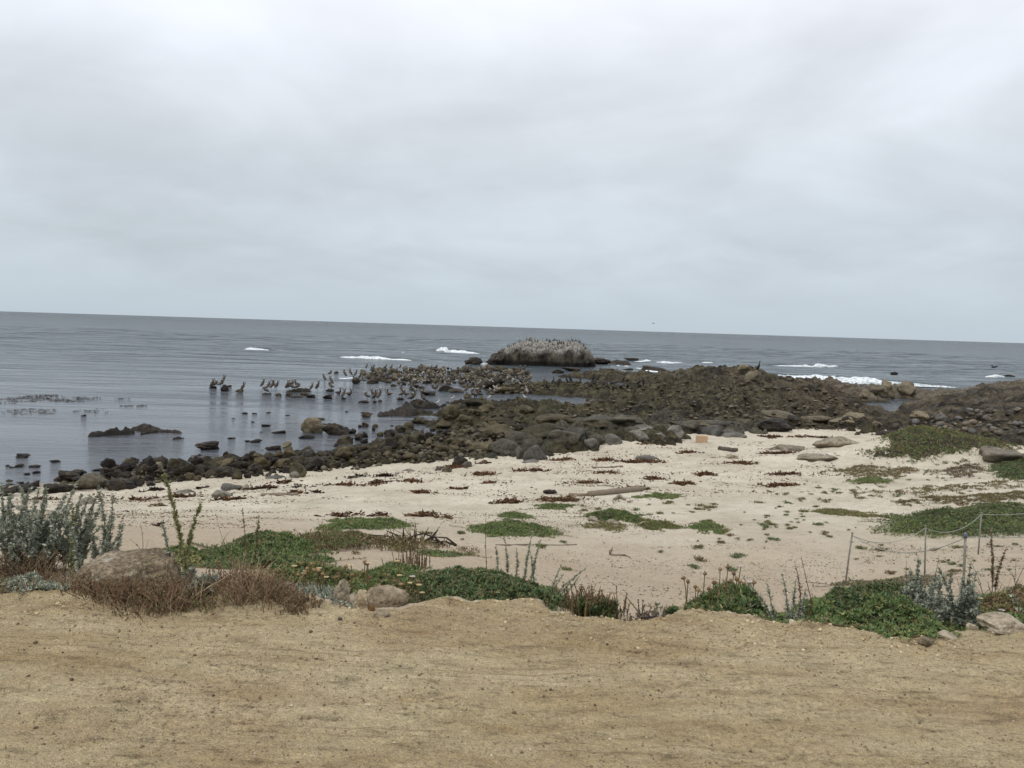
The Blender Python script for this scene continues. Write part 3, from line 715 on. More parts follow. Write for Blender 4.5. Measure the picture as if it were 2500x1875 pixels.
wave([(1600, 884), (1640, 887), (1680, 886)], 3, .4, 'thin whitecap between the islet ledge and the tiny whitecap off the reef', dark=False, seed=14)
wave([(1555, 907), (1600, 911), (1660, 914)], 5, .35, 'low line of wash along the seaward side of the reef', dark=False, seed=15)
wave([(1440, 858), (1475, 862), (1500, 864)], 4, .2, 'pale wash streaming off the steep end of the islet', dark=False, seed=12)
wave([(1172, 889), (1184, 891), (1192, 890)], 3, .5, 'short burst of foam in the gap between dark stack and islet', dark=False, seed=13)
# ------------------------------------------------------------------ rocks
def ico(sub):
    bm = bmesh.new(); bmesh.ops.create_icosphere(bm, subdivisions=sub, radius=1.0)
    V = np.array([v.co[:] for v in bm.verts]); F = np.array([[v.index for v in f.verts] for f in bm.faces]); bm.free()
    return V, F
ICO = {2: ico(2), 3: ico(3), 4: ico(4), 5: ico(5)}
def rock_shape(seed, sub=3, rough=.28, facet=.5, fine=.04):
    """unit rock: half extents about 1, slightly flattened faces, uneven surface"""
    V, F = ICO[sub]; r = random.Random(seed)
    V = V.copy(); off = Vector((r.uniform(-50, 50), r.uniform(-50, 50), r.uniform(-50, 50)))
    pl = []
    for _ in range(int(4 + 10 * facet)):
        n_ = Vector((r.gauss(0, 1), r.gauss(0, 1), r.gauss(0, .8))).normalized(); pl.append((np.array(n_), r.uniform(.50, .88)))
    for n_, d_ in pl:
        k = V @ n_
        m_ = k > d_
        V[m_] -= (facet * (k[m_] - d_))[:, None] * n_
    out_ = np.empty_like(V)
    for i, v in enumerate(V):
        w = Vector(v)
        a = mnoise.noise(w * 1.1 + off) * rough + mnoise.noise(w * 2.7 + off) * rough * .45 + (mnoise.noise(w * 6 + off) + .6 * mnoise.noise(w * 13 + off)) * fine
        out_[i] = v * (1 + a)
    return out_, F
ROCKS = []
for k in range(14):
    V, F = rock_shape(100 + k, 4, .30 + .03 * (k % 3), (.6, .85, .95)[k % 3], .05)
    ROCKS.append(np_mesh('rock_shape', V, [F]))
WEEDY = []
for k in range(6):
    V, F = rock_shape(300 + k, 4, .34, .7, .17)
    WEEDY.append(np_mesh('weedy_shape', V, [F]))
_mm = {}
def mesh_with(me, mat):
    key = (me.name, mat.name)
    if key not in _mm:
        c = me.copy(); c.materials.clear(); c.materials.append(mat); _mm[key] = c
    return _mm[key]
ALLROCK = []
def put_rock(px, py, w, h, mat, name='boulder', label=None, cat='rock', group=None, depth=.85, sink=.25, me=None, seed=None, rz=None, water=True, yshift=0):
    """px,py: photo pixel of the middle of its foot; w,h: size in photo pixels"""
    p = hit(px, py, water); s = px_m(p)
    W2, H = w * s / 2, h * s
    r = random.Random(seed if seed is not None else int(px * 31 + py * 17))
    fam = WEEDY if mat is ROCK_DARK else ROCKS
    me = me or fam[r.randrange(len(fam))]
    o = bpy.data.objects.new(name, mesh_with(me, mat)); COL.objects.link(o)
    if mat in (ROCK_SAND, ROCK_GREY) and w > 28: sink = .48; h *= .75; H *= .75; depth = max(depth, 1.0)
    sz = H / (2 - 2 * sink) * 1.12
    D = max(W2 * depth, min(W2, sz * .8))
    q = p[:2] + p[:2] / np.linalg.norm(p[:2]) * D * .8
    base = max(float(hgt(q[0], q[1])), -.05 if water else -9)
    if water and p[2] < .02: base = 0.0
    base = min(base, p[2] + .25 * H)
    o.location = (q[0], q[1], base + sz * (1 - 2 * sink))
    o.scale = (W2 * 1.03, D, sz)
    o.rotation_euler = (r.uniform(-.12, .12), r.uniform(-.12, .12), (rz if rz is not None else (r.choice((0, math.pi)) + r.uniform(-.35, .35))) - math.atan2(q[0], q[1]))
    tag(o, label, cat, group)
    ALLROCK.append((o, px, py, w, h, mat.name))
    return o

# landmark rocks, each with a label of its own
O, D_, T_, G_, S_ = ROCK_OLIVE, ROCK_DARK, ROCK_TAN, ROCK_GREY, ROCK_SAND
LM = [
 (764, 1058, 56, 32, T_, 'large smooth tan boulder standing alone in the calm water, black weed round its foot'),
 (222, 1198, 74, 33, T_, 'broad tan boulder where the shore heap meets the sand, split by a dark weedy streak'),
 (295, 1197, 82, 29, D_, 'dark flat-topped boulder touching the broad tan one at the edge of the sand'),
 (165, 1177, 54, 20, D_, 'dark humped boulder standing in the foamy shallows beyond the broad tan boulder'),
 (87, 1189, 22, 13, D_, 'little dark knob rising above the flat weedy rocks near the foamy edge'),
 (145, 1203, 92, 20, D_, 'low black weedy slab lying on the sand edge before the broad tan boulder'),
 (62, 1205, 66, 17, D_, 'flat dark weedy slab half under water at the foamy edge of the beach'),
 (12, 1212, 48, 18, D_, 'dark weedy rock at the very end of the shoreline where the picture begins'),
 (318, 1143, 36, 24, O, 'rounded olive boulder standing highest at the back of the shore heap'),
 (389, 1133, 37, 16, D_, 'dark rounded rock alone in the water just behind the shore heap'),
 (386, 1158, 35, 20, T_, 'smooth brown egg-shaped boulder in the middle of the shore heap'),
 (481, 1141, 34, 18, D_, 'dark round rock in the gap of water behind the shore heap'),
 (559, 1141, 52, 20, O, 'olive flat-topped boulder with pale cap standing in water at the heap\'s gap'),
 (510, 1099, 60, 18, D_, 'dark humped rock lying alone in open water off the shore heap'),
 (552, 1115, 18, 11, D_, 'small dark rock between the open-water hump and the shore heap'),
 (626, 1081, 26, 7, D_, 'low dark rock breaking the calm water beside the smooth tan pebble-shaped one'),
 (702, 1094, 30, 14, T_, 'small tan rounded rock in the water beside a low dark weedy one'),
 (670, 1100, 42, 10, D_, 'low dark weedy rock lying next to a small tan rounded rock in the water'),
 (683, 1059, 38, 6, D_, 'thin dark sliver of rock awash between the tan boulder and the shore'),
 (748, 1072, 36, 8, D_, 'thin dark weedy rock awash right in front of the large lone tan boulder'),
 (819, 1063, 62, 24, D_, 'lumpy black weedy rock stretching shoreward from beside the lone tan boulder'),
 (839, 1082, 44, 24, O, 'dark olive boulder with ragged weed below, inshore of the lone tan boulder'),
 (876, 1076, 20, 13, D_, 'small black rock standing in water beside the ragged olive boulder'),
 (893, 1020, 24, 12, O, 'small round olive rock at the tip of the long black ledge'),
 (770, 1026, 40, 5, D_, 'thin dark rock awash right behind the large lone tan boulder'),
 (1096, 1012, 30, 16, O, 'pointed olive-grey boulder alone in the still pool with a gull above it'),
 (1140, 973, 20, 11, O, 'round olive stone in the still pool, a thin heron-like bird behind it'),
 (725, 1165, 44, 26, O, 'rounded olive boulder at the seaward corner of the middle heap'),
 (730, 1133, 50, 22, D_, 'dark ragged boulder standing at the top of the middle heap'),
 (792, 1118, 40, 12, O, 'low olive boulder in water beyond the middle heap, flat on top'),
 (840, 1124, 46, 24, O, 'wide olive boulder capped pale, first in the line leading to the reef'),
 (940, 1110, 44, 20, O, 'big wedge-shaped olive boulder with a smooth upper face in the boulder field'),
 (980, 1085, 44, 26, O, 'stacked-looking olive boulder beside the still channel in the boulder field'),
 (1000, 1046, 36, 18, O, 'olive boulder with a domed cap resting on black weed near the channel'),
 (1082, 1048, 48, 18, O, 'long domed olive boulder beside a gleam of water in the boulder field'),
 (1152, 1000, 46, 15, O, 'large pale olive dome where the boulder field joins the ledges'),
 (567, 1196, 62, 24, G_, 'largest pale grey cracked rock on the sand, in front of the shore heap'),
 (600, 1197, 24, 12, S_, 'small tan-grey rock leaning on the largest pale grey cracked rock'),
 (540, 1214, 60, 20, G_, 'smooth grey-white slab sunk in sand below the largest pale grey rock'),
 (450, 1206, 60, 10, G_, 'long low bluish grey rock in the line of red wrack'),
 (218, 1233, 60, 25, S_, 'pyramid-shaped brown rock standing on bare sand, wrack trailing from its foot'),
 (50, 1228, 90, 10, S_, 'long flat brown rock on the sand near the driftline, behind the sagewort'),
 (30, 1245, 66, 14, G_, 'pale grey rounded slab on the sand behind the tall sagewort stalks'),
 (110, 1252, 50, 10, S_, 'small half-buried brown rock beside the pale grey slab behind the sagewort'),
 (720, 1167, 24, 13, G_, 'grey knob of rock at the end of the low pale slabs beside the middle heap'),
 (680, 1170, 56, 9, G_, 'low pale slab running from the grey knob along the middle heap'),
 (998, 1153, 32, 9, S_, 'thin tan stone lying flat on sand near the drift of brown wrack'),
 (1090, 1153, 30, 14, T_, 'tan rounded stone lying on the sand beside a black weedy one'),
 (1070, 1149, 18, 11, G_, 'small slate-coloured stone touching the tan rounded one'),
 (1142, 1142, 30, 16, G_, 'bluish-grey rounded stone at the sandy edge of the rocks'),
 (1120, 1140, 44, 24, D_, 'black weed-covered rock between the bluish-grey stone and the tan one'),
 (1310, 1124, 64, 36, G_, 'large grey rounded outcrop standing proud on the sand in front of the rocks'),
 (1268, 1122, 26, 24, G_, 'pointed grey rock leaning against the large grey outcrop on the sand'),
 (1298, 1130, 46, 12, G_, 'low bluish dome of rock at the foot of the large grey outcrop'),
 (1384, 1103, 14, 12, D_, 'small black stone perched alone on sand at the foot of the grey bedrock'),
 (1585, 1124, 76, 14, G_, 'long low grey whaleback of rock on the beach above the bright red wrack'),
 (1783, 1122, 40, 11, S_, 'small tan dome of rock poking from the middle of the open beach'),
 (1750, 1119, 50, 5, S_, 'very low strip of buried rock beside the small tan dome on the open beach'),
 (1920, 1102, 100, 18, S_, 'wide smooth sandy-grey dome of rock on the far beach'),
 (2050, 1090, 120, 22, S_, 'broadest sandy-grey outcrop on the far beach, next to the overgrown dune'),
 (2000, 1127, 110, 14, S_, 'low sandy-grey outcrop in front of the wide smooth domes on the far beach'),
 (1890, 1056, 92, 26, D_, 'dark grey-black rock with red weed at the back edge of the sand'),
 (1650, 1066, 50, 24, G_, 'grey bedrock knob behind the orange wood block'),
 (1730, 1062, 70, 28, G_, 'broad smooth pale grey bedrock hump directly behind the orange wood block'),
 (1790, 1068, 80, 18, G_, 'low pale grey hump running down to the sand just past the orange wood block'),
 (1560, 1078, 60, 26, G_, 'pale grey triangular outcrop at the corner of the sand'),
 (1610, 1070, 50, 22, G_, 'wrinkled grey outcrop between the triangular one and the wood block'),
 (1490, 1086, 56, 18, G_, 'dark grey rounded outcrop at the sand edge below the reef'),
 (1440, 1092, 50, 20, G_, 'grey rounded outcrop beside the small black stone at the sand edge'),
 (2140, 968, 60, 26, T_, 'tan-brown boulder with two rounded tops, first of the pair beyond the reef'),
 (2164, 969, 42, 32, T_, 'taller peaked tan boulder pressed against the two-topped one beyond the reef'),
 (2213, 970, 52, 27, T_, 'round tan-brown boulder separated by a gap from the peaked one'),
 (2110, 980, 24, 20, T_, 'small square tan rock in the gully inshore of the tan boulders'),
 (1838, 932, 56, 26, T_, 'craggy brown knob at the highest corner of the reef, a cormorant on it'),
 (1815, 912, 30, 15, T_, 'small upright crag on the reef top beside the highest corner'),
 (1938, 1037, 44, 17, D_, 'dark triangular rock in the brown part of the reef near the sand'),
 (2300, 1034, 40, 24, G_, 'grey round boulder in the rubble under the plateau'),
 (2240, 1024, 50, 16, T_, 'reddish-tan stone in the gully at the edge of the narrow pool'),
 (2140, 1042, 30, 14, T_, 'ochre stone in the rubble behind the overgrown dune'),
 (1157, 889, 50, 19, D_, 'squat black sea stack splashed white, just off the islet'),
 (1468, 890, 46, 15, D_, 'long low black ledge trailing away from the steep end of the islet'),
 (1544, 881, 40, 7, D_, 'thin flat black rock in the surf beyond the end of the ledge'),
 (1536, 905, 26, 6, D_, 'small black rock in the wash between ledge and reef'),
 (1590, 906, 66, 12, D_, 'low black rock along the seaward edge of the reef where foam washes in'),
 (1490, 903, 22, 5, D_, 'tiny dark rock in the quiet water in front of the ledge'),
 (2184, 916, 20, 7, D_, 'small black rock in open sea behind the pair of tan boulders'),
 (2464, 920, 28, 6, D_, 'low dark rock in open sea beside a patch of white water'),
 (1400, 906, 50, 9, D_, 'low dark rock with a rounded hump in the water in front of the islet'),
 (1362, 911, 34, 10, D_, 'black rounded rock at the far end of the rubble field in front of the islet'),
 (2440, 1132, 150, 32, S_, 'big flat-topped grey slab above the green mat at the edge of the dunes'),
 (205, 1017, 14, 4, D_, 'tiny dark stone in open water near the floating kelp'),
]
for k, (px, py, w, h, mt, lb) in enumerate(LM):
    d = .85
    if w / h > 4: d = .5
    o = put_rock(px, py, w, h, mt, 'boulder', lb, 'rock', depth=d, seed=1000 + k)
# tide rocks of the small reef ledge far out on the calm water
def ledge(pts, name, label, hmax=.35, mat=ROCK_DARK, seed=0, wid=1.2):
    W_ = np.array([on_plane(a, b, 0) for a, b in pts]); s_ = np.concatenate([[0], np.cumsum(np.hypot(*np.diff(W_[:, :2], axis=0).T))])
    L = s_[-1]; n = int(L / .09) + 8; u_ = np.linspace(0, L, n); X = np.interp(u_, s_, W_[:, 0]); Y = np.interp(u_, s_, W_[:, 1])
    m_n = 20; v = np.linspace(-1, 1, m_n); U, Vv = np.meshgrid(u_, v, indexing='ij')
    env = np.clip(np.sin(np.pi * u_ / L), 0, 1)[:, None] ** .35
    c = np.array([X.mean(), Y.mean()])
    wob = .4 * fbm(U * .6 + seed, U * 0, 3, 600)
    yy = Y[:, None] + (Vv + wob) * wid * env * (.7 + .5 * vn(U * .7 + seed, U * 0, 611))
    hh_ = hmax * env * (1 - np.abs(Vv) ** 3) * (.85 + .75 * fbm(U * 1.5, yy * 2.0, 4, 620 + seed)) - .12
    hh_ += .10 * fbm(U * 6, yy * 6, 3, 640)
    hh_[:, 0] = hh_[:, -1] = -.3
    V = np.stack([np.repeat(X, m_n) - c[0], yy.ravel() - c[1], hh_.ravel()], 1)
    a, b = np.meshgrid(np.arange(n - 1), np.arange(m_n - 1), indexing='ij'); a, b = a.ravel(), b.ravel()
    o = link(name, np_mesh(name, V, [np.stack([a * m_n + b, (a + 1) * m_n + b, (a + 1) * m_n + b + 1, a * m_n + b + 1], 1)]), mat, None, (c[0], c[1], 0))
    tag(o, label, 'rock'); return o
ledge([(216, 1066), (270, 1063), (330, 1060)], 'weedy_ledge', 'longer black weed-covered ledge lying alone in the calm water', .62, seed=1, wid=1.1)
ledge([(310, 1050), (370, 1053), (446, 1058)], 'weedy_ledge', 'ragged black ledge curving behind the longer one with red weed on it', .5, seed=2, wid=1.1)
ledge([(340, 1063), (370, 1058), (395, 1056)], 'weedy_ledge', 'short weedy arm joining the two black ledges in the calm water', .35, seed=3, wid=.5)
ledge([(420, 1074), (440, 1072), (458, 1069)], 'weedy_ledge', 'pair of low weedy lumps trailing shoreward from the black ledges', .3, seed=4, wid=.5)
ledge([(920, 1016), (960, 1013), (1010, 1012), (1045, 1010)], 'weedy_ledge', 'long black ledge reaching into the still channel below the pelicans', .75, seed=5, wid=1.4)
ledge([(965, 1003), (1020, 998), (1075, 996)], 'weedy_ledge', 'second black ledge right behind the long one in the still channel', .7, seed=6, wid=1.0)
ledge([(640, 962), (652, 963), (664, 962)], 'weedy_ledge', 'short low black rock ridge under the crowded group of pelicans', .25, seed=7, wid=.5)
ledge([(695, 958), (725, 957), (760, 956)], 'weedy_ledge', 'low dark ridge under the tight knot of pelicans', .45, seed=8, wid=.8)

ledge([(1486, 888), (1510, 889), (1541, 891)], 'weedy_ledge', 'broken black tail of rock beyond the low ledge of the islet', .8, seed=9, wid=2.2)
BR = [  # rocks among the birds in the water
 (586, 958, 22, 7), (549, 955, 22, 16), (560, 945, 12, 4), (680, 967, 18, 6), (706, 968, 20, 10), (722, 971, 34, 4), (745, 966, 22, 8), (760, 971, 24, 8), (801, 974, 23, 11),
 (806, 956, 24, 6), (838, 975, 14, 5), (888, 984, 30, 6), (928, 981, 13, 4), (915, 984, 12, 5), (976, 977, 20, 6), (1006, 953, 20, 5), (870, 937, 22, 13), (918, 936, 16, 8), (820, 912, 12, 6),
 (1050, 966, 38, 10), (1088, 955, 42, 16), (1110, 959, 44, 9), (1170, 980, 26, 6), (1168, 965, 24, 5), (960, 944, 18, 6), (985, 940, 16, 8), (1022, 947, 30, 6), (905, 937, 26, 6),
 (520, 948, 20, 5), (1018, 994, 40, 16), (1195, 948, 26, 8), (1132, 935, 20, 12), (1208, 944, 40, 14), (1232, 962, 62, 16), (1010, 935, 22, 8), (952, 930, 24, 10)]
for k, (px, py, w, h) in enumerate(BR):
    put_rock(px, py, w, h, D_ if (k * 7) % 3 else O, 'boulder', None, 'rock', depth=.7, seed=2000 + k)

# shore heaps and the boulder field: drawn from bands of the photograph
def band_rocks(n, poly_top, poly_bot, x0, x1, smin, smax, mats, seed, aspect=(.42, .68), mind=.55):
    r = random.Random(seed); placed = []
    tx, ty = zip(*poly_top); bx, by = zip(*poly_bot)
    tries = 0
    while len(placed) < n and tries < n * 40:
        tries += 1
        px = r.uniform(x0, x1); a, b = np.interp(px, tx, ty), np.interp(px, bx, by)
        py = a + (b - a) * r.random()
        w = smin + (smax - smin) * r.random() ** 2
        if any(abs(px - q[0]) < mind * (w + q[2]) / 2 and abs(py - q[1]) < mind * .5 * (w + q[2]) / 2 for q in placed): continue
        placed.append((px, py, w))
    placed.sort(key=lambda q: q[1])
    for k, (px, py, w) in enumerate(placed):
        mt = r.choice(mats)
        put_rock(px, py, w, w * r.uniform(*aspect), mt, 'boulder', None, 'rock', depth=r.uniform(.7, 1.0), seed=seed * 1000 + k, sink=.22)
band_rocks(48, [(255, 1145), (330, 1130), (420, 1142), (500, 1150), (545, 1160)], [(255, 1188), (330, 1192), (440, 1178), (545, 1168)], 258, 545, 16, 62, [O, D_, D_, D_], 21)
band_rocks(8, [(430, 1168), (600, 1160)], [(430, 1176), (600, 1172)], 440, 620, 20, 40, [O, O, D_], 22)
band_rocks(16, [(540, 1138), (600, 1118), (640, 1125)], [(540, 1165), (640, 1160)], 540, 635, 16, 44, [O, D_, D_], 23)
band_rocks(60, [(620, 1118), (700, 1112), (800, 1108), (900, 1096), (960, 1090)], [(620, 1152), (700, 1158), (800, 1148), (900, 1138), (960, 1128)], 622, 955, 16, 64, [O, O, D_, D_], 24)
band_rocks(80, [(940, 1060), (1020, 1035), (1120, 1012), (1200, 1005), (1290, 1010)], [(940, 1122), (1020, 1120), (1120, 1115), (1200, 1085), (1290, 1050)], 940, 1290, 14, 54, [O, O, O, D_], 25, aspect=(.35, .6))
band_rocks(16, [(790, 1048), (900, 1040), (960, 1050)], [(790, 1080), (900, 1092), (960, 1100)], 800, 950, 10, 24, [D_, D_, O], 26)
band_rocks(16, [(0, 1110), (150, 1120), (240, 1150)], [(0, 1195), (140, 1180), (250, 1180)], 5, 250, 12, 42, [D_], 27, aspect=(.16, .34))
band_rocks(14, [(560, 1000), (900, 1000)], [(560, 1095), (900, 1040)], 560, 900, 10, 30, [D_], 28, aspect=(.14, .3))

# rounded outcrops of bedrock between the boulder field and the sand
ROCK_DGREY = rock_mat('dark_bedrock', (.026, .023, .016), (.070, .063, .047), (.130, .119, .093), .8, None, bump=.04)
for k, (px, py, w, h, mt) in enumerate([(1180, 1100, 70, 26, O), (1230, 1108, 66, 28, ROCK_DGREY), (1215, 1075, 80, 34, O), (1275, 1085, 70, 36, ROCK_DGREY), (1330, 1070, 90, 34, O), (1290, 1045, 80, 26, O), (1372, 1088, 76, 34, ROCK_DGREY), (1400, 1062, 84, 30, ROCK_DGREY),
     (1350, 1035, 76, 24, O), (1440, 1072, 64, 26, ROCK_DGREY), (1470, 1050, 90, 28, ROCK_DGREY), (1420, 1030, 90, 22, O), (1530, 1040, 84, 26, ROCK_DGREY), (1560, 1058, 70, 22, ROCK_GREY), (1500, 1018, 96, 20, O), (1610, 1040, 80, 20, ROCK_DGREY), (1670, 1048, 64, 18, ROCK_DGREY), (1590, 1012, 80, 16, O), (1700, 1030, 70, 14, O), (1750, 1046, 60, 16, ROCK_DGREY),
     (1230, 1040, 60, 22, O), (1180, 1060, 60, 20, O), (1130, 1085, 56, 22, O), (1810, 1030, 60, 12, O), (1900, 1020, 70, 14, T_), (1990, 1030, 60, 14, T_), (2060, 1040, 60, 18, T_), (2090, 1020, 50, 14, T_)]):
    put_rock(px, py, w * 1.35, h * .72, mt, 'bedrock_outcrop', None, 'rock', depth=.8, seed=9000 + k, sink=.42)
# auto labels: place each plain boulder by the nearest landmark rock, rank and side
LMK = [((px, py), s) for (px, py, s) in [
 (764, 1058, 'the large lone tan boulder'), (222, 1198, 'the broad tan sand-edge boulder'), (318, 1143, 'the tallest olive shore boulder'),
 (386, 1158, 'the egg-shaped brown boulder'), (559, 1141, 'the pale-capped gap boulder'), (510, 1099, 'the open-water hump'), (725, 1165, 'the middle heap corner boulder'),
 (840, 1124, 'the wide pale-capped boulder'), (940, 1110, 'the wedge-shaped boulder'), (980, 1085, 'the stacked-looking boulder'), (1082, 1048, 'the long domed boulder'),
 (1152, 1000, 'the large pale olive dome'), (1310, 1124, 'the large grey outcrop'), (1490, 1086, 'the dark grey sand-edge outcrop'), (1715, 1070, 'the orange wood block'), (1938, 1037, 'the dark triangular rock'), (1096, 1012, 'the pointed boulder in the pool'), (1142, 1142, 'the bluish-grey stone'), (62, 1205, 'the flat foamy-edge slab'),
 (586, 955, 'the pelican standing by itself'), (700, 955, 'the tight knot of pelicans'), (810, 950, 'the two stacked pelicans'), (560, 948, 'the flock\'s outermost rock'),
 (930, 978, 'the pair of upright pelicans'), (1030, 965, 'the wing-drying pelican'), (1200, 945, 'the gull-covered ledge'), (970, 930, 'the near rim of the rubble'), (870, 930, 'the rubble\'s first big stone')]]
ORD = ['nearest', 'second nearest', 'third nearest', 'fourth nearest', 'fifth nearest', 'sixth nearest', 'seventh nearest', 'eighth nearest', 'ninth nearest', 'tenth nearest', 'eleventh nearest', 'twelfth nearest', 'thirteenth nearest', 'fourteenth nearest']
def auto_label(items, noun, group, descr):
    buckets = {}
    for o, px, py, extra in items:
        j = min(range(len(LMK)), key=lambda q: math.hypot(LMK[q][0][0] - px, 2.2 * (LMK[q][0][1] - py)))
        dx, dy = px - LMK[j][0][0], 2.2 * (py - LMK[j][0][1])
        side = ('on its right' if dx > 0 else 'on its left') if abs(dx) > abs(dy) else ('inshore' if dy > 0 else 'seaward')
        ds = descr(extra)
        buckets.setdefault((j, side, ds), []).append((math.hypot(dx, dy), o))
    for (j, side, ds), L in buckets.items():
        L.sort(key=lambda t: t[0])
        for k, (_, o) in enumerate(L):
            nth = ORD[min(k, len(ORD) - 1)]
            o['label'] = f"{ds} {noun}, {nth} to {LMK[j][1]} {side}"
            o['group'] = group
auto_label([(o, px, py, (w, mt)) for (o, px, py, w, h, mt) in ALLROCK if not o.get('label')], 'rock', 'weed-grown boulders of the shore and shallows',
           lambda e: ('small ' if e[0] < 22 else ('large ' if e[0] > 42 else '')) + ('dark weedy' if e[1].startswith('weedy') else ('grey' if 'bedrock' in e[1] or 'grey' in e[1] else ('brown' if e[1].startswith('tan') else 'olive'))))

# rubble field where the gulls sit: too many and too small to pick apart
def rubble(name, n, poly, smin, smax, cols, label_unused=None, seed=5, hfac=.8, zmin=None):
    r = random.Random(seed); g = Geo(); V0, F0 = ICO[2]
    vs_ = [rock_shape(700 + k, 2, .3, .6, .05)[0] for k in range(6)]
    poly = np.array(poly, float)
    x0, y0 = poly.min(0); x1, y1 = poly.max(0)
    def inside(x, y):
        c = False; m_ = len(poly)
        for i in range(m_):
            a, b = poly[i], poly[i - 1]
            if (a[1] > y) != (b[1] > y) and x < (b[0] - a[0]) * (y - a[1]) / (b[1] - a[1]) + a[0]: c = not c
        return c
    while n > 0:
        px, py = r.uniform(x0, x1), r.uniform(y0, y1)
        if not inside(px, py): continue
        n -= 1
        p = hit(px, py); s = (smin + (smax - smin) * r.random() ** 2) * px_m(p) / 2
        a = r.uniform(0, 6.28); V = vs_[r.randrange(6)] * np.array([s, s * .85, s * hfac * r.uniform(.6, 1.1)])
        V = np.stack([V[:, 0] * math.cos(a) - V[:, 1] * math.sin(a), V[:, 0] * math.sin(a) + V[:, 1] * math.cos(a), V[:, 2]], 1)
        c = np.array(r.choice(cols)) * r.uniform(.7, 1.3)
        g.add(V + np.array([p[0], p[1], p[2] + s * hfac * .35]), None, F0, c)
    o = g.build(name, STONEV); o['kind'] = 'stuff'; return o
STONEV = vcol_mat('rubble_stone', .8, .45, 3.0, .25)
OC = [(.085, .07, .042), (.11, .092, .06), (.05, .04, .026), (.03, .024, .016), (.12, .10, .07)]
rubble('rubble', 620, [(876, 915), (905, 903), (960, 905), (1020, 899), (1100, 900), (1200, 899), (1290, 908), (1300, 925), (1230, 935), (1170, 940), (1080, 938), (1010, 938), (960, 937), (905, 930)], 5, 20, OC, seed=5, hfac=.95)
rubble('rubble', 150, [(1150, 945), (1210, 928), (1300, 935), (1370, 945), (1300, 962), (1180, 965)], 5, 16, OC, seed=6)
rubble('rubble', 110, [(1380, 938), (1450, 930), (1560, 932), (1640, 935), (1600, 952), (1500, 957), (1400, 950)], 5, 14, [OC[2], OC[3], OC[0]], seed=7)
rubble('cobbles', 420, [(940, 1115), (1100, 1050), (1250, 1020), (1300, 1060), (1150, 1120), (960, 1135)], 7, 20, OC, seed=8)
rubble('cobbles', 260, [(300, 1150), (500, 1150), (700, 1130), (930, 1110), (930, 1140), (700, 1162), (520, 1168), (300, 1190)], 7, 18, OC, seed=9)
rubble('reef_stones', 420, [(1350, 1000), (1500, 960), (1700, 930), (1900, 945), (2100, 960), (2130, 1040), (1900, 1050), (1650, 1030), (1450, 1060)], 5, 17, OC + [(.10, .075, .05), (.14, .11, .08)], seed=10, hfac=.6)
rubble('plateau_stones', 110, [(2130, 1045), (2210, 1030), (2300, 1010), (2500, 1000), (2500, 1070), (2400, 1060), (2250, 1055)], 8, 26, [(.11, .09, .068), (.17, .14, .105), (.13, .125, .115), (.07, .058, .045)], seed=11, hfac=.7)

# ------------------------------------------------------------------ the bird islet
def islet():
    c = on_plane(1320, 893, 0); mpx = px_m(c)
    prof = [(-140, -.5), (-133, 2), (-120, 14), (-105, 26), (-90, 34), (-78, 41), (-60, 47), (-40, 51), (-22, 53), (-5, 55), (20, 55), (45, 54), (70, 54), (85, 55), (97, 52), (108, 46), (116, 38), (124, 28), (131, 18), (134, 8), (137, 0), (140, -.5)]
    px_, pz_ = zip(*prof)
    hx = 138 * mpx; hy = hx * .62
    nu, nv = 260, 120
    uu = np.linspace(-1, 1, nu); vv = np.linspace(-1, 1, nv)
    U, V_ = np.meshgrid(uu, vv, indexing='ij')
    top = np.interp(U * 138, px_, pz_) * mpx
    face = np.clip(1 - np.abs(V_) ** 4, 0, 1) ** .42
    edge = np.clip(1 - np.abs(U) ** 6, 0, 1) ** .3
    X = U * hx; Y = V_ * hy * (.55 + .45 * edge)
    n1 = fbm(X * .35, Y * .35, 4, 800); n2 = fbm(X * .9, Y * .25, 4, 803); n3 = fbm(X * 2.4, Y * 1.2, 3, 805)
    w1, w2, wi = worley(X * .42 + .3 * n1, Y * .42, 806)
    x1, x2, xi = worley(X * 1.1 + .3 * n1, Y * .9, 816)
    Z = top * face * (1 + .10 * n1) + np.sqrt(np.clip(w2 - w1, 0, 1)) * .62 - .42 + .55 * n2 * (face ** .5) + .34 * n3 + .6 * (wi - .5) + .5 * (xi - .5) + .2 * np.sqrt(np.clip(x2 - x1, 0, 1))
    Z = np.where((np.abs(U) > .985) | (np.abs(V_) > .985), -.6, Z)
    Yo = Y + .35 * n2 * (1 - face) + 1.5 * fbm(X * .5, Z * .6, 4, 810) * (1 - face ** 3)
    V = np.stack([X.ravel(), Yo.ravel() + 0, Z.ravel()], 1)
    a, b = np.meshgrid(np.arange(nu - 1), np.arange(nv - 1), indexing='ij'); a, b = a.ravel(), b.ravel()
    az = math.atan2(c[0], c[1])
    cc = c + np.array([math.sin(az), math.cos(az), 0]) * hy * .95
    o = link('bird_islet', np_mesh('bird_islet', V, [np.stack([a * nv + b, (a + 1) * nv + b, (a + 1) * nv + b + 1, a * nv + b + 1], 1)]), GUANO, None, (cc[0], cc[1], 0))
    o.rotation_euler = (0, 0, -az)
    tag(o, 'large whale-backed rock islet whitened by guano, crowded with dark cormorants', 'rock islet')
    def top_at(dpx, v):
        i = int(round((dpx / 138 + 1) / 2 * (nu - 1))); j = int(round((v + 1) / 2 * (nv - 1)))
        q = V[i * nv + j]
        return np.array([cc[0] + q[0] * math.cos(az) + q[1] * math.sin(az), cc[1] - q[0] * math.sin(az) + q[1] * math.cos(az), q[2]])
    return top_at
ISLET = islet()
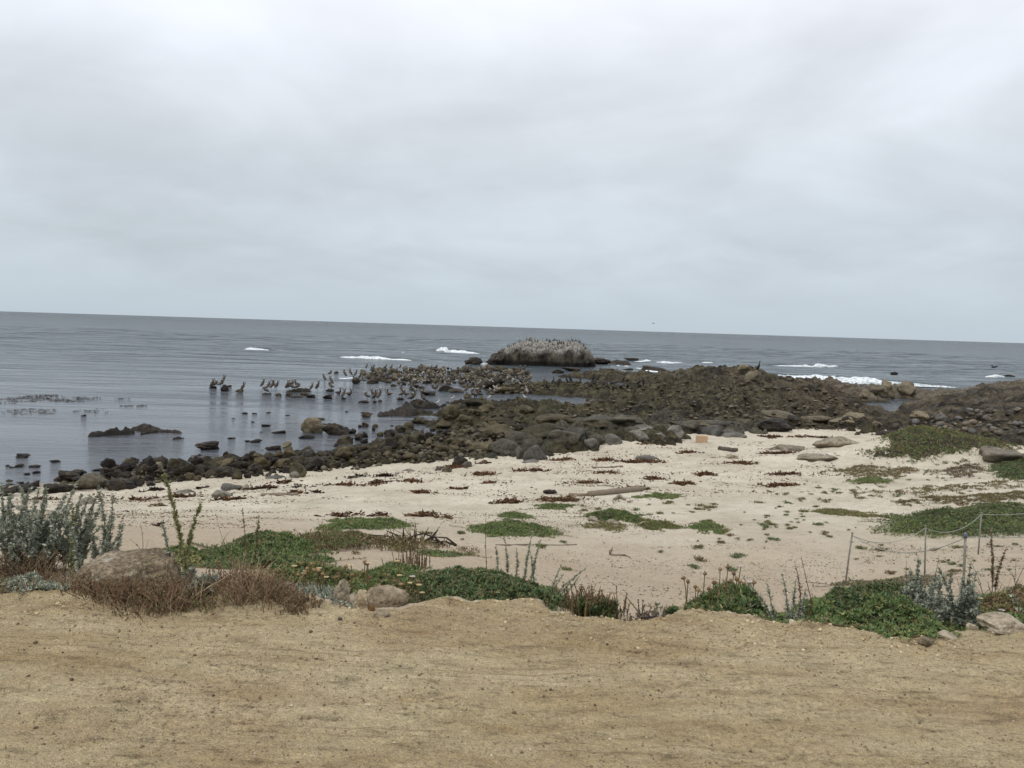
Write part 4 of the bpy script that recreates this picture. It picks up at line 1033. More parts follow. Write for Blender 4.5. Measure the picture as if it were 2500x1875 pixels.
# ------------------------------------------------------------------ birds
def loft(g, path, rad, cols, sides=8, squash=1.0):
    """body of revolution along a path in the x-z plane; squash narrows it sideways"""
    path = np.array(path, float); n = len(path)
    P3 = np.stack([path[:, 0], np.zeros(n), path[:, 1]], 1); tg = np.gradient(P3, axis=0); tg /= np.linalg.norm(tg, axis=1)[:, None]
    V = []; C = []
    for i in range(n):
        up = np.array([-tg[i, 2], 0, tg[i, 0]])
        for k in range(sides):
            a = 2 * math.pi * k / sides
            V.append(P3[i] + rad[i] * (math.sin(a) * up + math.cos(a) * squash * np.array([0, 1.0, 0])))
            C.append(np.array(cols[i]) * (1.0 if math.sin(a) > -.3 else 1.15))
    Q = [[i * sides + k, i * sides + (k + 1) % sides, (i + 1) * sides + (k + 1) % sides, (i + 1) * sides + k] for i in range(n - 1) for k in range(sides)]
    V += [P3[0], P3[-1]]; C += [cols[0], cols[-1]]
    T = [[n * sides, (k + 1) % sides, k] for k in range(sides)] + [[n * sides + 1, (n - 1) * sides + k, (n - 1) * sides + (k + 1) % sides] for k in range(sides)]
    g.add(np.array(V), Q, T, np.clip(np.array(C), 0, 1))
BRN, GRY, DKN, WHT, BIL, BLK = (.075, .058, .044), (.12, .10, .088), (.035, .026, .02), (.52, .50, .47), (.14, .12, .095), (.018, .018, .02)
def pelican(pose):
    g = Geo()
    if pose == 0:    # upright, bill on the breast
        path = [(-.30, .16), (-.21, .27), (-.11, .41), (-.03, .55), (.04, .67), (.06, .77), (.02, .87), (.00, .97), (.02, 1.06), (.09, 1.10), (.16, 1.05), (.19, .92), (.19, .78), (.18, .66)]
    elif pose == 1:  # neck stretched up and back, bill forward
        path = [(-.44, .30), (-.30, .36), (-.12, .44), (.05, .52), (.16, .63), (.17, .75), (.12, .86), (.10, .97), (.13, 1.07), (.21, 1.10), (.29, 1.05), (.38, .95), (.48, .83), (.54, .75)]
    elif pose == 2:  # head tucked back on the body
        path = [(-.42, .28), (-.28, .36), (-.10, .46), (.06, .53), (.14, .62), (.10, .70), (.02, .76), (.00, .83), (.05, .89), (.13, .88), (.19, .80), (.25, .70), (.30, .60), (.32, .54)]
    else:            # afloat
        path = [(-.42, .16), (-.28, .15), (-.10, .14), (.08, .15), (.17, .25), (.17, .37), (.12, .48), (.11, .58), (.14, .66), (.21, .69), (.28, .62), (.34, .50), (.39, .38), (.42, .31)]
    rad = [.03, .10, .165, .175, .125, .07, .052, .047, .055, .06, .045, .036, .028, .01]
    cols = [DKN, GRY, GRY, BRN, BRN, DKN, DKN, DKN, (.30, .27, .23), (.45, .42, .36), BIL, BIL, BIL, BIL]
    loft(g, path, rad, cols, 10, .82)
    # folded wings hug the flanks
    for s in (-1, 1):
        c = np.array(path[1:4]); w = [(c[0][0] - .12, s * .05, c[0][1] - .02), (c[0][0], s * .10, c[0][1] + .02), (c[1][0], s * .145, c[1][1] + .02), (c[2][0] + .02, s * .13, c[2][1] + .02)]
        g.tube(w, [.02, .06, .075, .05], GRY, 6)
    return g
def legs(h, col=(.05, .045, .04), x=0.0, y=.07):
    L = []
    for s in (-1, 1):
        g = Geo(); g.tube([(x - .02, s * y, h), (x, s * y, h * .5), (x + .01, s * y, .015)], [.022, .016, .014], col, 5)
        g.add(np.array([(x - .02, s * y, .012), (x + .13, s * y - .055, .006), (x + .14, s * y, .008), (x + .13, s * y + .055, .006)]), [[0, 1, 2, 3]], None, col)
        L.append(g)
    return L
def spread_wing(s, col):
    g = Geo()
    pts = [(0, .08, .62), (.02, .45, .80), (-.05, .85, .86), (-.25, 1.05, .80), (-.30, .80, .62), (-.28, .45, .52), (-.22, .10, .46)]
    V = np.array([(a, s * b, c) for a, b, c in pts]); V2 = V + np.array([.02, 0, -.03])
    n = len(V); W_ = np.vstack([V, V2]); c1 = W_.mean(0)
    T = []
    for i in range(n):
        j = (i + 1) % n; T.append([i, j, j + n]); T.append([i, j + n, i + n])
    T += [[0, i, i + 1] for i in range(1, n - 1)] + [[n, n + i + 1, n + i] for i in range(1, n - 1)]
    g.add(W_, None, T, col); return g
def gull():
    g = Geo()
    path = [(-.24, .17), (-.14, .20), (-.03, .23), (.07, .27), (.11, .33), (.12, .39), (.16, .42), (.20, .40), (.25, .38)]
    loft(g, path, [.015, .05, .075, .07, .045, .038, .04, .018, .006], [BLK, (.30, .32, .34), (.34, .36, .38), WHT, WHT, WHT, WHT, (.6, .45, .08), (.6, .45, .08)], 8, .85)
    return g
def cormorant(pose):
    g = Geo()
    if pose == 0: path = [(-.22, .05), (-.15, .15), (-.07, .28), (.00, .42), (.04, .55), (.03, .65), (.03, .75), (.06, .82), (.12, .84), (.20, .84)]
    elif pose == 1: path = [(-.26, .10), (-.18, .18), (-.07, .28), (.04, .38), (.10, .50), (.09, .60), (.05, .68), (.06, .76), (.12, .78), (.20, .76)]
    else: path = [(-.26, .12), (-.18, .18), (-.08, .26), (.04, .33), (.10, .42), (.07, .50), (.02, .54), (.02, .60), (.07, .63), (.14, .60)]
    loft(g, path, [.025, .07, .115, .11, .065, .038, .034, .04, .03, .008], [BLK] * 9 + [(.06, .05, .03)], 8, .85)
    return g
PROTO = {}
def bird_kind(key, geo, leg_h, leg_col=(.05, .045, .04), lx=0.0, ly=.07, wings=None):
    bodies = geo.build('body_shape', FEATHER).data; parts = [('leg', l.build('leg_shape', FEATHER).data) for l in (legs(leg_h, leg_col, lx, ly) if leg_h else [])]
    if wings:
        parts += [('wing', spread_wing(s, wings).build('wing_shape', FEATHER).data) for s in (-1, 1)]
    PROTO[key] = (bodies, parts)
for k in range(3): bird_kind(('pelican', k), pelican(k), (.30, .34, .34)[k], lx=-.08)
bird_kind(('pelican', 3), pelican(3), 0)
bird_kind(('pelican', 4), pelican(1), .34, lx=-.08, wings=(.07, .055, .045))
bird_kind(('gull', 0), gull(), .15, (.45, .25, .18), -.02, .03)
for k in range(3): bird_kind(('cormorant', k), cormorant(k), .14, (.02, .02, .02), -.06, .045)
for o in [o for o in list(COL.objects) if o.name.split('.')[0] in ('body_shape', 'leg_shape', 'wing_shape')]: bpy.data.objects.remove(o)
BIRDS = []
def bird(kind, pose, p, rz, label=None, group=None, s=1.0, name=None, key=None, z=0.0):
    body, parts = PROTO[(kind, pose)]
    root = bpy.data.objects.new(name or kind, body); COL.objects.link(root)     # the bird's own body mesh is the thing
    root.location = (float(p[0]), float(p[1]), float(p[2]) + z); root.rotation_euler = (0, 0, rz); root.scale = (s, s, s)
    for nm, me in parts:
        c = bpy.data.objects.new(nm, me); COL.objects.link(c); c.parent = root
    tag(root, label, 'bird', group); BIRDS.append((root, key))
    return root
rb = random.Random(77)
# z of the rock tops under feet
bpy.context.view_layer.update()
DG = bpy.context.evaluated_depsgraph_get()
ROCKSET = {o.name for o, *_ in ALLROCK} | {o.name for o in COL.objects if o.name.startswith('weedy_ledge')}
def foot(px, py):
    """where a bird whose feet show at this pixel stands: along the view ray, first rock, ledge, ground or water"""
    d = Vector(ray(px, py)); o = Vector((0, 0, CAM_Z))
    ok, loc, nrm, idx, ob, mt = SC.ray_cast(DG, o, d)
    if ok and ob.name not in ('swell', 'foam') and loc.y > 30: return np.array(loc)
    return hit(px, py)
E = .1582
PEL = [  # px, py (feet), pose, facing (0 = right, pi = left), label
 (519, 948, 0, 0, 'pelican at the very end of the flock, upright beside the outermost rock'), (526, 947, 2, 0, 'hunched pelican tucked between the outermost upright one and its rock'),
 (540, 946, 2, .3, 'pelican crouching on the slope of the outermost rock'), (546, 937, 0, .2, 'pelican perched highest on top of the outermost rock'),
 (594, 955, 0, 0, 'pelican standing by itself on a small black rock in open water'),
 (642, 947, 0, 0, 'pelican wading alone just before the crowded group'), (648, 962, 2, 3.1, 'pelican leaning low at the near end of the crowded group'),
 (656, 951, 0, 0, 'slim upright pelican behind the leaning one'), (665, 951, 0, 0, 'pelican in the middle of the crowded group, head high'),
 (670, 949, 1, 3.1, 'pelican at the back of the crowded group'), (677, 950, 0, 0, 'pelican at the last rock of the crowded group, facing the islet'),
 (702, 951, 0, 0, 'first upright pelican of the tight knot'), (707, 950, 0, .3, 'second pelican of the tight knot, pressed to the first'),
 (714, 948, 0, 0, 'pelican in the centre of the tight knot'), (722, 948, 0, 3.1, 'tallest pelican standing in the tight knot'), (727, 953, 2, 0, 'reddish-brown hunched pelican closing the tight knot'),
 (712, 954, 2, 3.1, 'crouched pelican low at the front of the tight knot'),
 (761, 955, 0, 0, 'small slim bird standing in water beyond the tight knot'), (776, 953, 0, 0, 'pelican standing with raised head on a thin black reef'),
 (807, 951, 2, 3.1, 'lower of two pelicans seeming stacked on one black mound'), (808, 940, 0, 3.1, 'upper of two pelicans seeming stacked, wading behind the black mound'),
 (791, 931, 0, 3.14, 'pelican wading behind, near the first wash of foam'), (827, 961, 3, 0, 'pelican floating with raised bill beside the two stacked ones'),
 (839, 973, 0, 0, 'pelican upright on a tiny rock nearest to the open pool'), (806, 918, 2, 0, 'brown pelican resting in the first wash of foam'), (841, 921, 0, 3.14, 'pelican standing in the middle of the foam wash'),
 (853, 964, 3, 0, 'pelican floating next to the one on the tiny rock'), (864, 934, 0, 3.14, 'pelican wading in front of the rubble\'s first big stone'),
 (855, 918, 0, 3.14, 'pelican at the end of the foam wash'), (869, 920, 0, 0, 'thin upright pelican before the rubble'),
 (911, 962, 3, 3.14, 'pelican floating with its back to the upright pair'), (895, 976, 2, 3.3, 'pinkish pelican bowed down on a black rock'),
 (916, 978, 0, 0, 'first of the upright pair of pelicans on twin rocks'), (927, 976, 0, 0, 'second of the upright pair of pelicans, paler breast'),
 (949, 964, 3, 3.14, 'pelican floating with its bill drawn in, beyond the upright pair'), (980, 962, 0, 3.1, 'pelican standing behind the small mound with a crouching bird'),
 (982, 971, 2, 0, 'pelican crouching on the small pointed mound'), (991, 964, 3, 3.14, 'pelican floating beside the small pointed mound'),
 (1007, 951, 0, 0, 'pelican upright on the flat black rock by the rubble rim'), (1011, 979, 0, 0, 'thin pelican standing behind the domed olive rock'),
 (1005, 981, 2, 0, 'pelican squatting at the end of the domed olive rock'), (1031, 982, 0, 3.14, 'brown pelican at the far side of the domed olive rock'),
 (1029, 965, 4, 3.5, 'pelican drying its wings half spread over the black rock'),
 (1058, 955, 2, 3.1, 'bulky pelican preening beside the large dark boulder'), (1065, 955, 2, 0, 'pelican pressed behind the preening one'),
 (1160, 972, 2, 0, 'grey pelican crouched behind the round olive stone'), (1165, 972, 0, 0, 'dark-headed pelican standing above the crouched grey one'), (1156, 973, 2, 3.1, 'mottled pelican lowest of the trio by the round olive stone'),
]
for px, py, pose, rz, lb in PEL:
    p = foot(px, py)
    if pose == 3: p = on_plane(px, py, 0)
    s = .78 if 'small slim' in lb else rb.uniform(.80, .92)
    bird('pelican', pose, p, rz + rb.uniform(-.35, .35) - 0, lb, 'pelicans resting in the shallows', s)
# slender wading bird
b = bird('pelican', 1, foot(1139, 962), .3, 'slender long-necked grey bird standing behind the round olive stone', None, .95)
b.scale = (.6, .5, 1.0)
GULLS = [(1104, 979, 'white gull wading just above the pointed boulder in the pool'), (1068, 990, 'small white gull on the water\'s edge near the black ledges'), (1193, 977, 'white gull standing on the thin flat rock in the pool'),
         (1287, 961, 'large white gull on the black ledge, brightest bird of all'), (1282, 977, 'gull half hidden low on the black ledge'), (1208, 952, 'gull standing in front of the olive ledge, seen from behind'), (1208, 958, 'gull preening right below another on the black rock face')]
for px, py, lb in GULLS: bird('gull', 0, foot(px, py), rb.choice((0, 3.14)) + rb.uniform(-.5, .5), lb, 'gulls on the rocks', 1.05)
ROWS = ['back edge', 'back half', 'middle', 'front half', 'front edge']
def crowd(kind, n, x0, x1, yf, names, group, s, seed, poses=(0,)):
    r = random.Random(seed); L = []
    for _ in range(n):
        px = r.uniform(x0, x1); a, b_ = yf(px); py = a + (b_ - a) * r.random(); L.append((px, py, int(min(4, (py - a) / (b_ - a) * 5))))
    for px, py, row in sorted(L):
        cc_ = ('far left', 'left part', 'middle', 'right part', 'far right')[min(4, int((px - x0) / (x1 - x0) * 5))]
        lb = f'{names} in the {ROWS[row]} of the rubble crowd, {cc_}'
        bird(kind, r.choice(poses), foot(px, py), r.choice((0, 3.14)) + r.uniform(-.6, .6), lb, group, s * r.uniform(.85, 1.1))
crowd('gull', 80, 965, 1300, lambda x: (905 if x < 1200 else 912, 940 if x < 1150 else 955), 'white-breasted gull', 'gulls among the rubble', .7, 31)
crowd('pelican', 46, 875, 1290, lambda x: (900, 936), 'brown pelican standing', 'pelicans among the rubble', .75, 32, (0, 0, 1, 2))
for k, (px, py) in enumerate([(1383, 936), (1392, 933), (1416, 932), (1449, 930), (1461, 930), (1483, 951), (1523, 931), (1532, 949), (1560, 940), (1570, 942), (1350, 938), (1334, 946), (1365, 944)]):
    bird('cormorant', k % 3, foot(px, py), rb.uniform(0, 6.28), 'dark seabird on the weedy rocks of the farther pool', 'dark birds around the farther pool', 1.0)
bird('cormorant', 0, foot(1852, 906), 0, 'cormorant standing erect alone on the highest corner of the reef', None, 1.35)
# cormorants on the islet
CO = [(-106, .0), (-100, .0), (-96, .1), (-86, .2), (-82, .1), (-75, .1), (-69, .3), (-67, .1), (-62, .3), (-57, .2), (-54, .1), (-51, .3), (-46, .2), (-42, .3), (-38, .1), (-33, .3), (-28, .2), (-26, .4), (-16, .3), (-9, .2), (-5, .3), (1, .0), (7, .3), (14, .2), (18, .2), (22, .1), (26, .3), (30, .1), (34, .3), (37, .3), (40, .1), (44, .2), (48, .3), (52, .2), (58, .3), (62, .1), (68, .2), (70, .3), (74, .3), (77, .1), (82, .3), (86, .3), (90, .2), (95, .1), (99, .2), (104, .1), (109, .1), (114, .0), (119, .2), (122, .1),
      (-70, -.55), (-30, -.6), (-10, -.6), (5, -.55), (12, -.6), (28, -.5), (40, -.62), (50, -.55), (55, -.6), (66, -.6), (75, -.55), (85, -.6), (92, -.5), (60, -.3), (45, -.3), (20, -.3), (80, -.3), (98, -.4), (104, -.5), (110, -.4)]
for k, (dx, v) in enumerate(CO):
    where = 'skyline' if v >= 0 else 'upper face'
    part_ = 'low shoulder' if dx < -75 else ('gentle rise' if dx < -30 else ('middle' if dx < 25 else ('high back' if dx < 92 else 'steep end')))
    bird('cormorant', (0, 1, 0, 2)[k % 4], ISLET(dx, v + rb.uniform(-.05, .05)), rb.choice((0, 3.14)) + rb.uniform(-.6, .6), f'black cormorant on the {where} of the islet, at its {part_}', 'cormorants on the islet', rb.uniform(.62, .95))
# flying birds
def flyer(px, py, dist, label, col, span, rz):
    d = ray(px, py); p = np.array([0, 0, CAM_Z]) + d * dist
    g = Geo(); loft(g, [(-.3, 0), (-.12, .01), (.05, .02), (.2, .02), (.34, .01)], [.02, .06, .07, .04, .01], [col] * 5, 8)
    o = g.build('flying_bird', FEATHER, None, True, tuple(p)); o.scale = (span,) * 3; o.rotation_euler = (0, 0, rz)
    for s in (-1, 1):
        w = Geo(); w.tube([(.08, s * .04, .02), (.10, s * .3, .16), (.0, s * .62, .12)], [.07, .06, .01], col, 6, .2); w.build('wing', FEATHER, o)
    tag(o, label, 'bird'); return o
flyer(1595, 790, 110, 'tiny speck of a gull flying just above the horizon', (.2, .2, .2), .55, .4)
flyer(2426, 897, 125, 'dark bird flying low over the open sea beyond the plateau', BLK, 1.3, .2)
# ------------------------------------------------------------------ plants
STR = [(.30, .24, .13), (.24, .17, .095)]
GRN = [(.120, .182, .058), (.152, .215, .072), (.090, .142, .050), (.205, .245, .085), (.125, .180, .085), (.175, .185, .075)]
DGR = [(.090, .138, .058), (.118, .165, .068), (.070, .106, .048), (.145, .185, .076), (.150, .138, .068)]
OLV = [(.16, .165, .065), (.20, .18, .075), (.13, .13, .055), (.23, .18, .085)]
SAG = [(.30, .325, .24), (.38, .40, .31), (.22, .24, .18), (.47, .48, .40)]
BLU = [(.24, .27, .21), (.32, .35, .28), (.18, .205, .165), (.42, .44, .365)]
YEL = [(.29, .285, .125), (.22, .235, .105), (.36, .34, .17)]
RED = [(.20, .118, .070), (.26, .172, .105), (.14, .090, .056), (.35, .26, .17), (.22, .185, .10)]
BRW = [(.15, .105, .06), (.20, .145, .085), (.10, .07, .042), (.26, .19, .11)]
GYB = [(.17, .15, .125), (.11, .095, .08), (.23, .205, .17)]
def gz(x, y): return np.asarray(hgt(x, y), float)

def region(pts):
    """pixel polygon -> sampler of ground points"""
    W_ = np.array([hit(a, b)[:2] for a, b in pts]); return W_
def in_poly(P_, X, Y):
    c = np.zeros(X.shape, bool); m_ = len(P_)
    for i in range(m_):
        (ax, ay), (bx, by) = P_[i], P_[i - 1]
        t = ((ay > Y) != (by > Y)) & (X < (bx - ax) * (Y - ay) / (by - ay + 1e-12) + ax); c ^= t
    return c
def edge_dist(P_, X, Y):
    d = np.full(X.shape, 1e9)
    for i in range(len(P_)):
        a, b = P_[i], P_[i - 1]; ab = b - a; L2 = (ab ** 2).sum() + 1e-9
        t = np.clip(((X - a[0]) * ab[0] + (Y - a[1]) * ab[1]) / L2, 0, 1)
        d = np.minimum(d, np.hypot(X - a[0] - t * ab[0], Y - a[1] - t * ab[1]))
    return d

def mat_plant(poly, rise_, n, leaf, cols, label, name='ground_cover', cat='plant', stems=None, k=6, seed=0, rim=.35, under=(.045, .042, .028), gapp=.0, ragged=.25, erect=1.0, cols2=None, lip=None):
    """low mounded mat: a woody under-layer and many small leaf sprigs; poly is in world metres"""
    r = np.random.default_rng(900 + seed); rise = rise_ * (.85 if poly[0][1] < 7.5 else .55)
    P_ = np.asarray(poly, float); c = P_.mean(0)
    if poly[0][1] > 7.5: ragged = max(ragged, .38); k = 4
    x0, y0 = P_.min(0); x1, y1 = P_.max(0)
    X = r.uniform(x0 - ragged, x1 + ragged, n * 6); Y = r.uniform(y0 - ragged, y1 + ragged, n * 6)
    ins = in_poly(P_, X, Y); ed = edge_dist(P_, X, Y) * np.where(ins, 1, -1)
    ed = ed + ragged * (fbm(X * 1.8, Y * 1.8, 4, 910 + seed) + .5 * fbm(X * 6, Y * 6, 3, 915 + seed))
    gp = fbm(X * 2.6, Y * 2.6, 3, 930 + seed)
    ok = (ed > 0) & (r.random(len(X)) < .12 + ed / (rim * .55)) & (gp > -.62)
    if gapp: ok &= gp > (gapp - .5)
    X, Y, ed = X[ok][:n], Y[ok][:n], ed[ok][:n]
    if len(X) == 0: return None
    def topz(X, Y, ed):
        dome = sstep(-.15, 1, np.clip(ed / (rim * 1.5), -.1, 1))
        return rise * dome * (1 + .6 * fbm(X * 1.4, Y * 1.4, 3, 940 + seed)) + .38 * rise * fbm(X * 5, Y * 5, 3, 950 + seed) * dome + .16 * rise * np.abs(fbm(X * 13, Y * 13, 2, 960 + seed)) * dome
    Z0 = gz(X, Y); Z = Z0 + topz(X, Y, ed)
    g = Geo()
    e_ = .06
    Zx = gz(X + e_, Y); Zy = gz(X, Y + e_)
    nx = -(Zx - Z0) / e_; ny = -(Zy - Z0) / e_
    # outward lean at the rim
    cx_, cy_ = X - c[0], Y - c[1]; cl = np.hypot(cx_, cy_) + 1e-6
    lean = np.clip(1 - ed / rim, 0, 1) * .8
    A = np.stack([nx + cx_ / cl * lean, ny + cy_ / cl * lean, np.full(len(X), erect)], 1) + r.normal(size=(len(X), 3)) * .45
    depth = r.random(len(X)) ** 2 * rise * .35
    Pn = np.stack([X, Y, Z - depth], 1)
    cc = np.array(cols)
    if cols2 is not None:
        pick = fbm(X * 1.1, Y * 1.1, 3, 970 + seed) > .12
        g.sprigs(Pn[~pick], A[~pick], leaf, leaf * .34, k, 1.05, cc, rng=r); g.sprigs(Pn[pick], A[pick], leaf, leaf * .34, k, 1.0, np.array(cols2), rng=r)
    else: g.sprigs(Pn, A, leaf, leaf * .36, k, 1.05, cc, rng=r)
    q_ = r.random(len(X)) < .10                       # dead straw and runners, mostly toward the rim
    g.sprigs(Pn[q_] + np.array([0, 0, .006]), A[q_] * np.array([2, 2, .6]), leaf * 1.3, leaf * .18, 3, .9, np.array(STR), rng=r)
    kk = r.integers(0, len(X), max(14, len(X) // 90)); t_ = np.linspace(0, 1, 6)[:, None]
    for a0 in kk[np.argsort(ed[kk])][:max(10, len(kk) // 2)]:
        th = math.atan2(Y[a0] - c[1], X[a0] - c[0]) + r.normal() * .6; ln = r.uniform(.10, .34) * (1 if poly[0][1] < 7.5 else 1.7)
        rx, ry = X[a0] + math.cos(th) * ln * t_[:, 0] + .03 * np.sin(t_[:, 0] * 5), Y[a0] + math.sin(th) * ln * t_[:, 0]
        g.tube(np.stack([rx, ry, gz(rx, ry) + .012], 1), .0022 if poly[0][1] < 7.5 else .004, (.19, .12, .07), 3)
        g.sprigs(np.stack([rx, ry, gz(rx, ry) + .012], 1), np.tile([0, 0, 1.0], (6, 1)) + r.normal(size=(6, 3)) * .3, leaf * .9, leaf * .3, 4, .9, cc, rng=r)
    root = empty(name, (0, 0, 0)); root.location = (c[0], c[1], float(gz(c[0], c[1])))
    off = np.array([c[0], c[1], float(gz(c[0], c[1]))])
    for a_ in g.v: a_ -= off
    g.build('foliage', LEAF, root, False)['kind'] = 'stuff'
    # under-layer
    m_ = 46; gx, gy = np.meshgrid(np.linspace(x0 - ragged, x1 + ragged, m_), np.linspace(y0 - ragged, y1 + ragged, m_), indexing='ij')
    ins = in_poly(P_, gx, gy); ed = edge_dist(P_, gx, gy) * np.where(ins, 1, -1) + ragged * (fbm(gx * 1.8, gy * 1.8, 4, 910 + seed) + .5 * fbm(gx * 6, gy * 6, 3, 915 + seed)) - .05
    hz = np.where(ed > 0, topz(gx, gy, ed) * .62 - .015, -.05) - .02
    V = np.stack([gx.ravel(), gy.ravel(), (gz(gx, gy) + hz).ravel()], 1) - off
    a, b = np.meshgrid(np.arange(m_ - 1), np.arange(m_ - 1), indexing='ij'); a, b = a.ravel(), b.ravel()
    keep = np.maximum.reduce([ed[:-1, :-1], ed[1:, :-1], ed[:-1, 1:], ed[1:, 1:]]).ravel() > .02
    if gapp <= 0 and keep.any():
        a, b = a[keep], b[keep]
        u_ = Geo(); u_.add(V, np.stack([a * m_ + b, (a + 1) * m_ + b, (a + 1) * m_ + b + 1, a * m_ + b + 1], 1), None, under); u_.build('thatch', STALK, root)
    tag(root, label, cat)
    return root

def place_line(px, py, rng_m):
    """ground point on a pixel column at a given range (for things whose foot is hidden)"""
    # the point on the ground at a distance rng_m straight ahead that shows in pixel column px
    x = math.tan(az_of(px)) * rng_m
    for _ in range(4):
        x += (px - project(x, rng_m, float(hgt(x, rng_m)))[0]) * rng_m / FPX
    return np.array([x, rng_m])

def col_poly(cols_):
    """polygon from (px, near range, far range) columns"""
    near = [place_line(p, 0, a) for p, a, b in cols_]; far = [place_line(p, 0, b) for p, a, b in cols_]
    return np.array(near + far[::-1])

# mats on the bank just behind the dirt edge
mat_plant(col_poly([(985, 5.05, 5.9), (1060, 5.0, 6.9), (1150, 5.0, 7.6), (1230, 5.0, 7.5), (1300, 5.05, 6.9), (1360, 5.15, 6.0), (1395, 5.2, 5.5)]), .17, 9000, .030, GRN, 'lush green mounded mat spilling to the crumbled path edge beside the pale outcrop', seed=1, cols2=DGR, rim=.5)
mat_plant(col_poly([(860, 5.35, 7.0), (960, 5.4, 7.6), (1040, 5.9, 7.4)]), .12, 3600, .028, GRN + OLV[:1], 'green mat behind the daisies, joined to the lush mound', seed=2, cols2=OLV)
mat_plant(col_poly([(640, 5.5, 7.2), (720, 5.4, 7.6), (800, 5.3, 7.4), (900, 5.0, 6.4), (1000, 4.95, 5.6)]), .12, 4600, .032, OLV + GRN, 'yellowing green patch with daisies above the small pale rocks', seed=3, cols2=YEL[:2] + BRW[:1])
mat_plant(col_poly([(1650, 5.0, 5.45), (1700, 4.95, 5.7), (1780, 4.9, 5.75), (1850, 4.8, 5.5), (1880, 4.8, 5.1)]), .20, 2400, .040, GRN + DGR, 'dark green leafy clump topped with brown seed heads at the path edge', seed=4, rim=.2, cols2=OLV)
mat_plant(col_poly([(1880, 4.75, 5.2), (1960, 4.7, 6.0), (2060, 4.65, 6.6), (2160, 4.5, 6.6), (2260, 4.45, 6.4), (2330, 4.5, 6.0)]), .20, 9000, .026, GRN, 'broad green mat in the bitten-out hollow of the path edge', seed=5, cols2=DGR, rim=.3)
mat_plant(col_poly([(2130, 4.7, 5.8), (2260, 4.6, 5.8), (2330, 4.6, 5.6)]), .17, 900, .030, OLV + RED[:2], 'reddish-olive growth among the broad green mat under the grey shrub', seed=6, gapp=.3)
mat_plant(col_poly([(2340, 4.75, 6.3), (2420, 4.8, 6.8), (2560, 4.8, 6.8)]), .22, 5200, .030, GRN, 'green leafy bank behind the long pale slab at the path edge', seed=7, cols2=RED[:2] + OLV, rim=.3)
mat_plant(col_poly([(480, 8.4, 10.5), (600, 8.2, 12.5), (700, 8.3, 12.5), (800, 8.6, 11.3)]), .44, 11000, .042, DGR + GRN[:2], 'wide dark green mat sprawling behind the granite boulder', seed=8, cols2=GRN, rim=.8)
mat_plant(col_poly([(380, 8.6, 9.6), (440, 8.4, 10.2), (500, 8.4, 10.4)]), .30, 2800, .040, GRN, 'green arm of ground cover reaching from the dark mat toward the boulder', seed=9, cols2=YEL[:2])
mat_plant(region([(700, 1325), (760, 1305), (880, 1312), (960, 1330), (1000, 1345), (900, 1352), (760, 1350)]), .16, 3000, .040, OLV + BRW, 'brownish scrubby patch between the dark mat and the dead branches', seed=10, gapp=.35, cols2=GRN[:1] + BRW[:1])
mat_plant(region([(788, 1285), (830, 1272), (900, 1270), (990, 1278), (1000, 1288), (900, 1296), (800, 1296)]), .14, 3000, .045, GRN, 'thin bright green strip of ground cover on the pale sand, nearest the driftline', seed=11)
mat_plant(region([(1150, 1300), (1160, 1288), (1230, 1272), (1300, 1285), (1370, 1302), (1330, 1312), (1200, 1312)]), .26, 4200, .045, GRN, 'pointed green mound isolated in the middle of the sand', seed=12, cols2=DGR, rim=.6)
mat_plant(region([(1218, 1262), (1235, 1255), (1290, 1258), (1300, 1266), (1240, 1270)]), .16, 900, .045, GRN, 'small green tuft capping the isolated pointed mound from behind', seed=13)
mat_plant(region([(1428, 1262), (1480, 1252), (1540, 1256), (1590, 1270), (1560, 1278), (1470, 1272)]), .20, 2600, .045, GRN, 'long green cushion on sand beyond the two small white stones', seed=14, cols2=DGR)
mat_plant(region([(1570, 1275), (1640, 1278), (1660, 1290), (1600, 1296), (1540, 1288)]), .14, 1500, .045, OLV + GRN[:2], 'olive end of the long cushion, browner and thinner', seed=15)
mat_plant(region([(1430, 1290), (1460, 1275), (1540, 1282), (1480, 1300)]), .08, 900, .04, OLV, 'yellow-olive low growth in front of the long green cushion', seed=16, gapp=.4)
mat_plant(region([(1690, 1295), (1720, 1275), (1760, 1285), (1755, 1303), (1710, 1308)]), .13, 1000, .045, GRN, 'small round green patch beside a black twig', seed=17, cols2=OLV)
mat_plant(region([(1540, 1212), (1600, 1207), (1655, 1210), (1640, 1218), (1560, 1218)]), .12, 900, .05, GRN + YEL[:1], 'slim green strip right behind the driftwood log', seed=18)
mat_plant(region([(1305, 1238), (1345, 1232), (1398, 1236), (1380, 1244), (1320, 1245)]), .12, 900, .05, GRN, 'slim green strip in front of the dark seaweed lump', seed=19)
mat_plant(region([(1965, 1250), (2010, 1243), (2110, 1252), (2140, 1262), (2050, 1258)]), .10, 1300, .05, YEL[1:2] + OLV, 'yellow-green flat strip leading to the large dark mat by the ropes', seed=20)
mat_plant(region([(2108, 1290), (2150, 1262), (2280, 1250), (2400, 1235), (2560, 1225), (2560, 1315), (2300, 1315), (2160, 1310)]), .40, 9500, .048, DGR, 'large dark green mat lying behind the sagging ropes', seed=21, cols2=GRN + OLV[:1], rim=1.0)
mat_plant(region([(2180, 1228), (2280, 1212), (2500, 1200), (2560, 1215), (2400, 1228), (2250, 1235)]), .10, 2200, .05, OLV + BRW, 'sparse brown-olive growth beyond the large dark mat', seed=22, gapp=.42)
mat_plant(region([(2060, 1178), (2100, 1168), (2170, 1172), (2160, 1183), (2090, 1185)]), .10, 800, .055, GRN + OLV[:1], 'small green-brown strip alone on the far right-hand sand', seed=23)
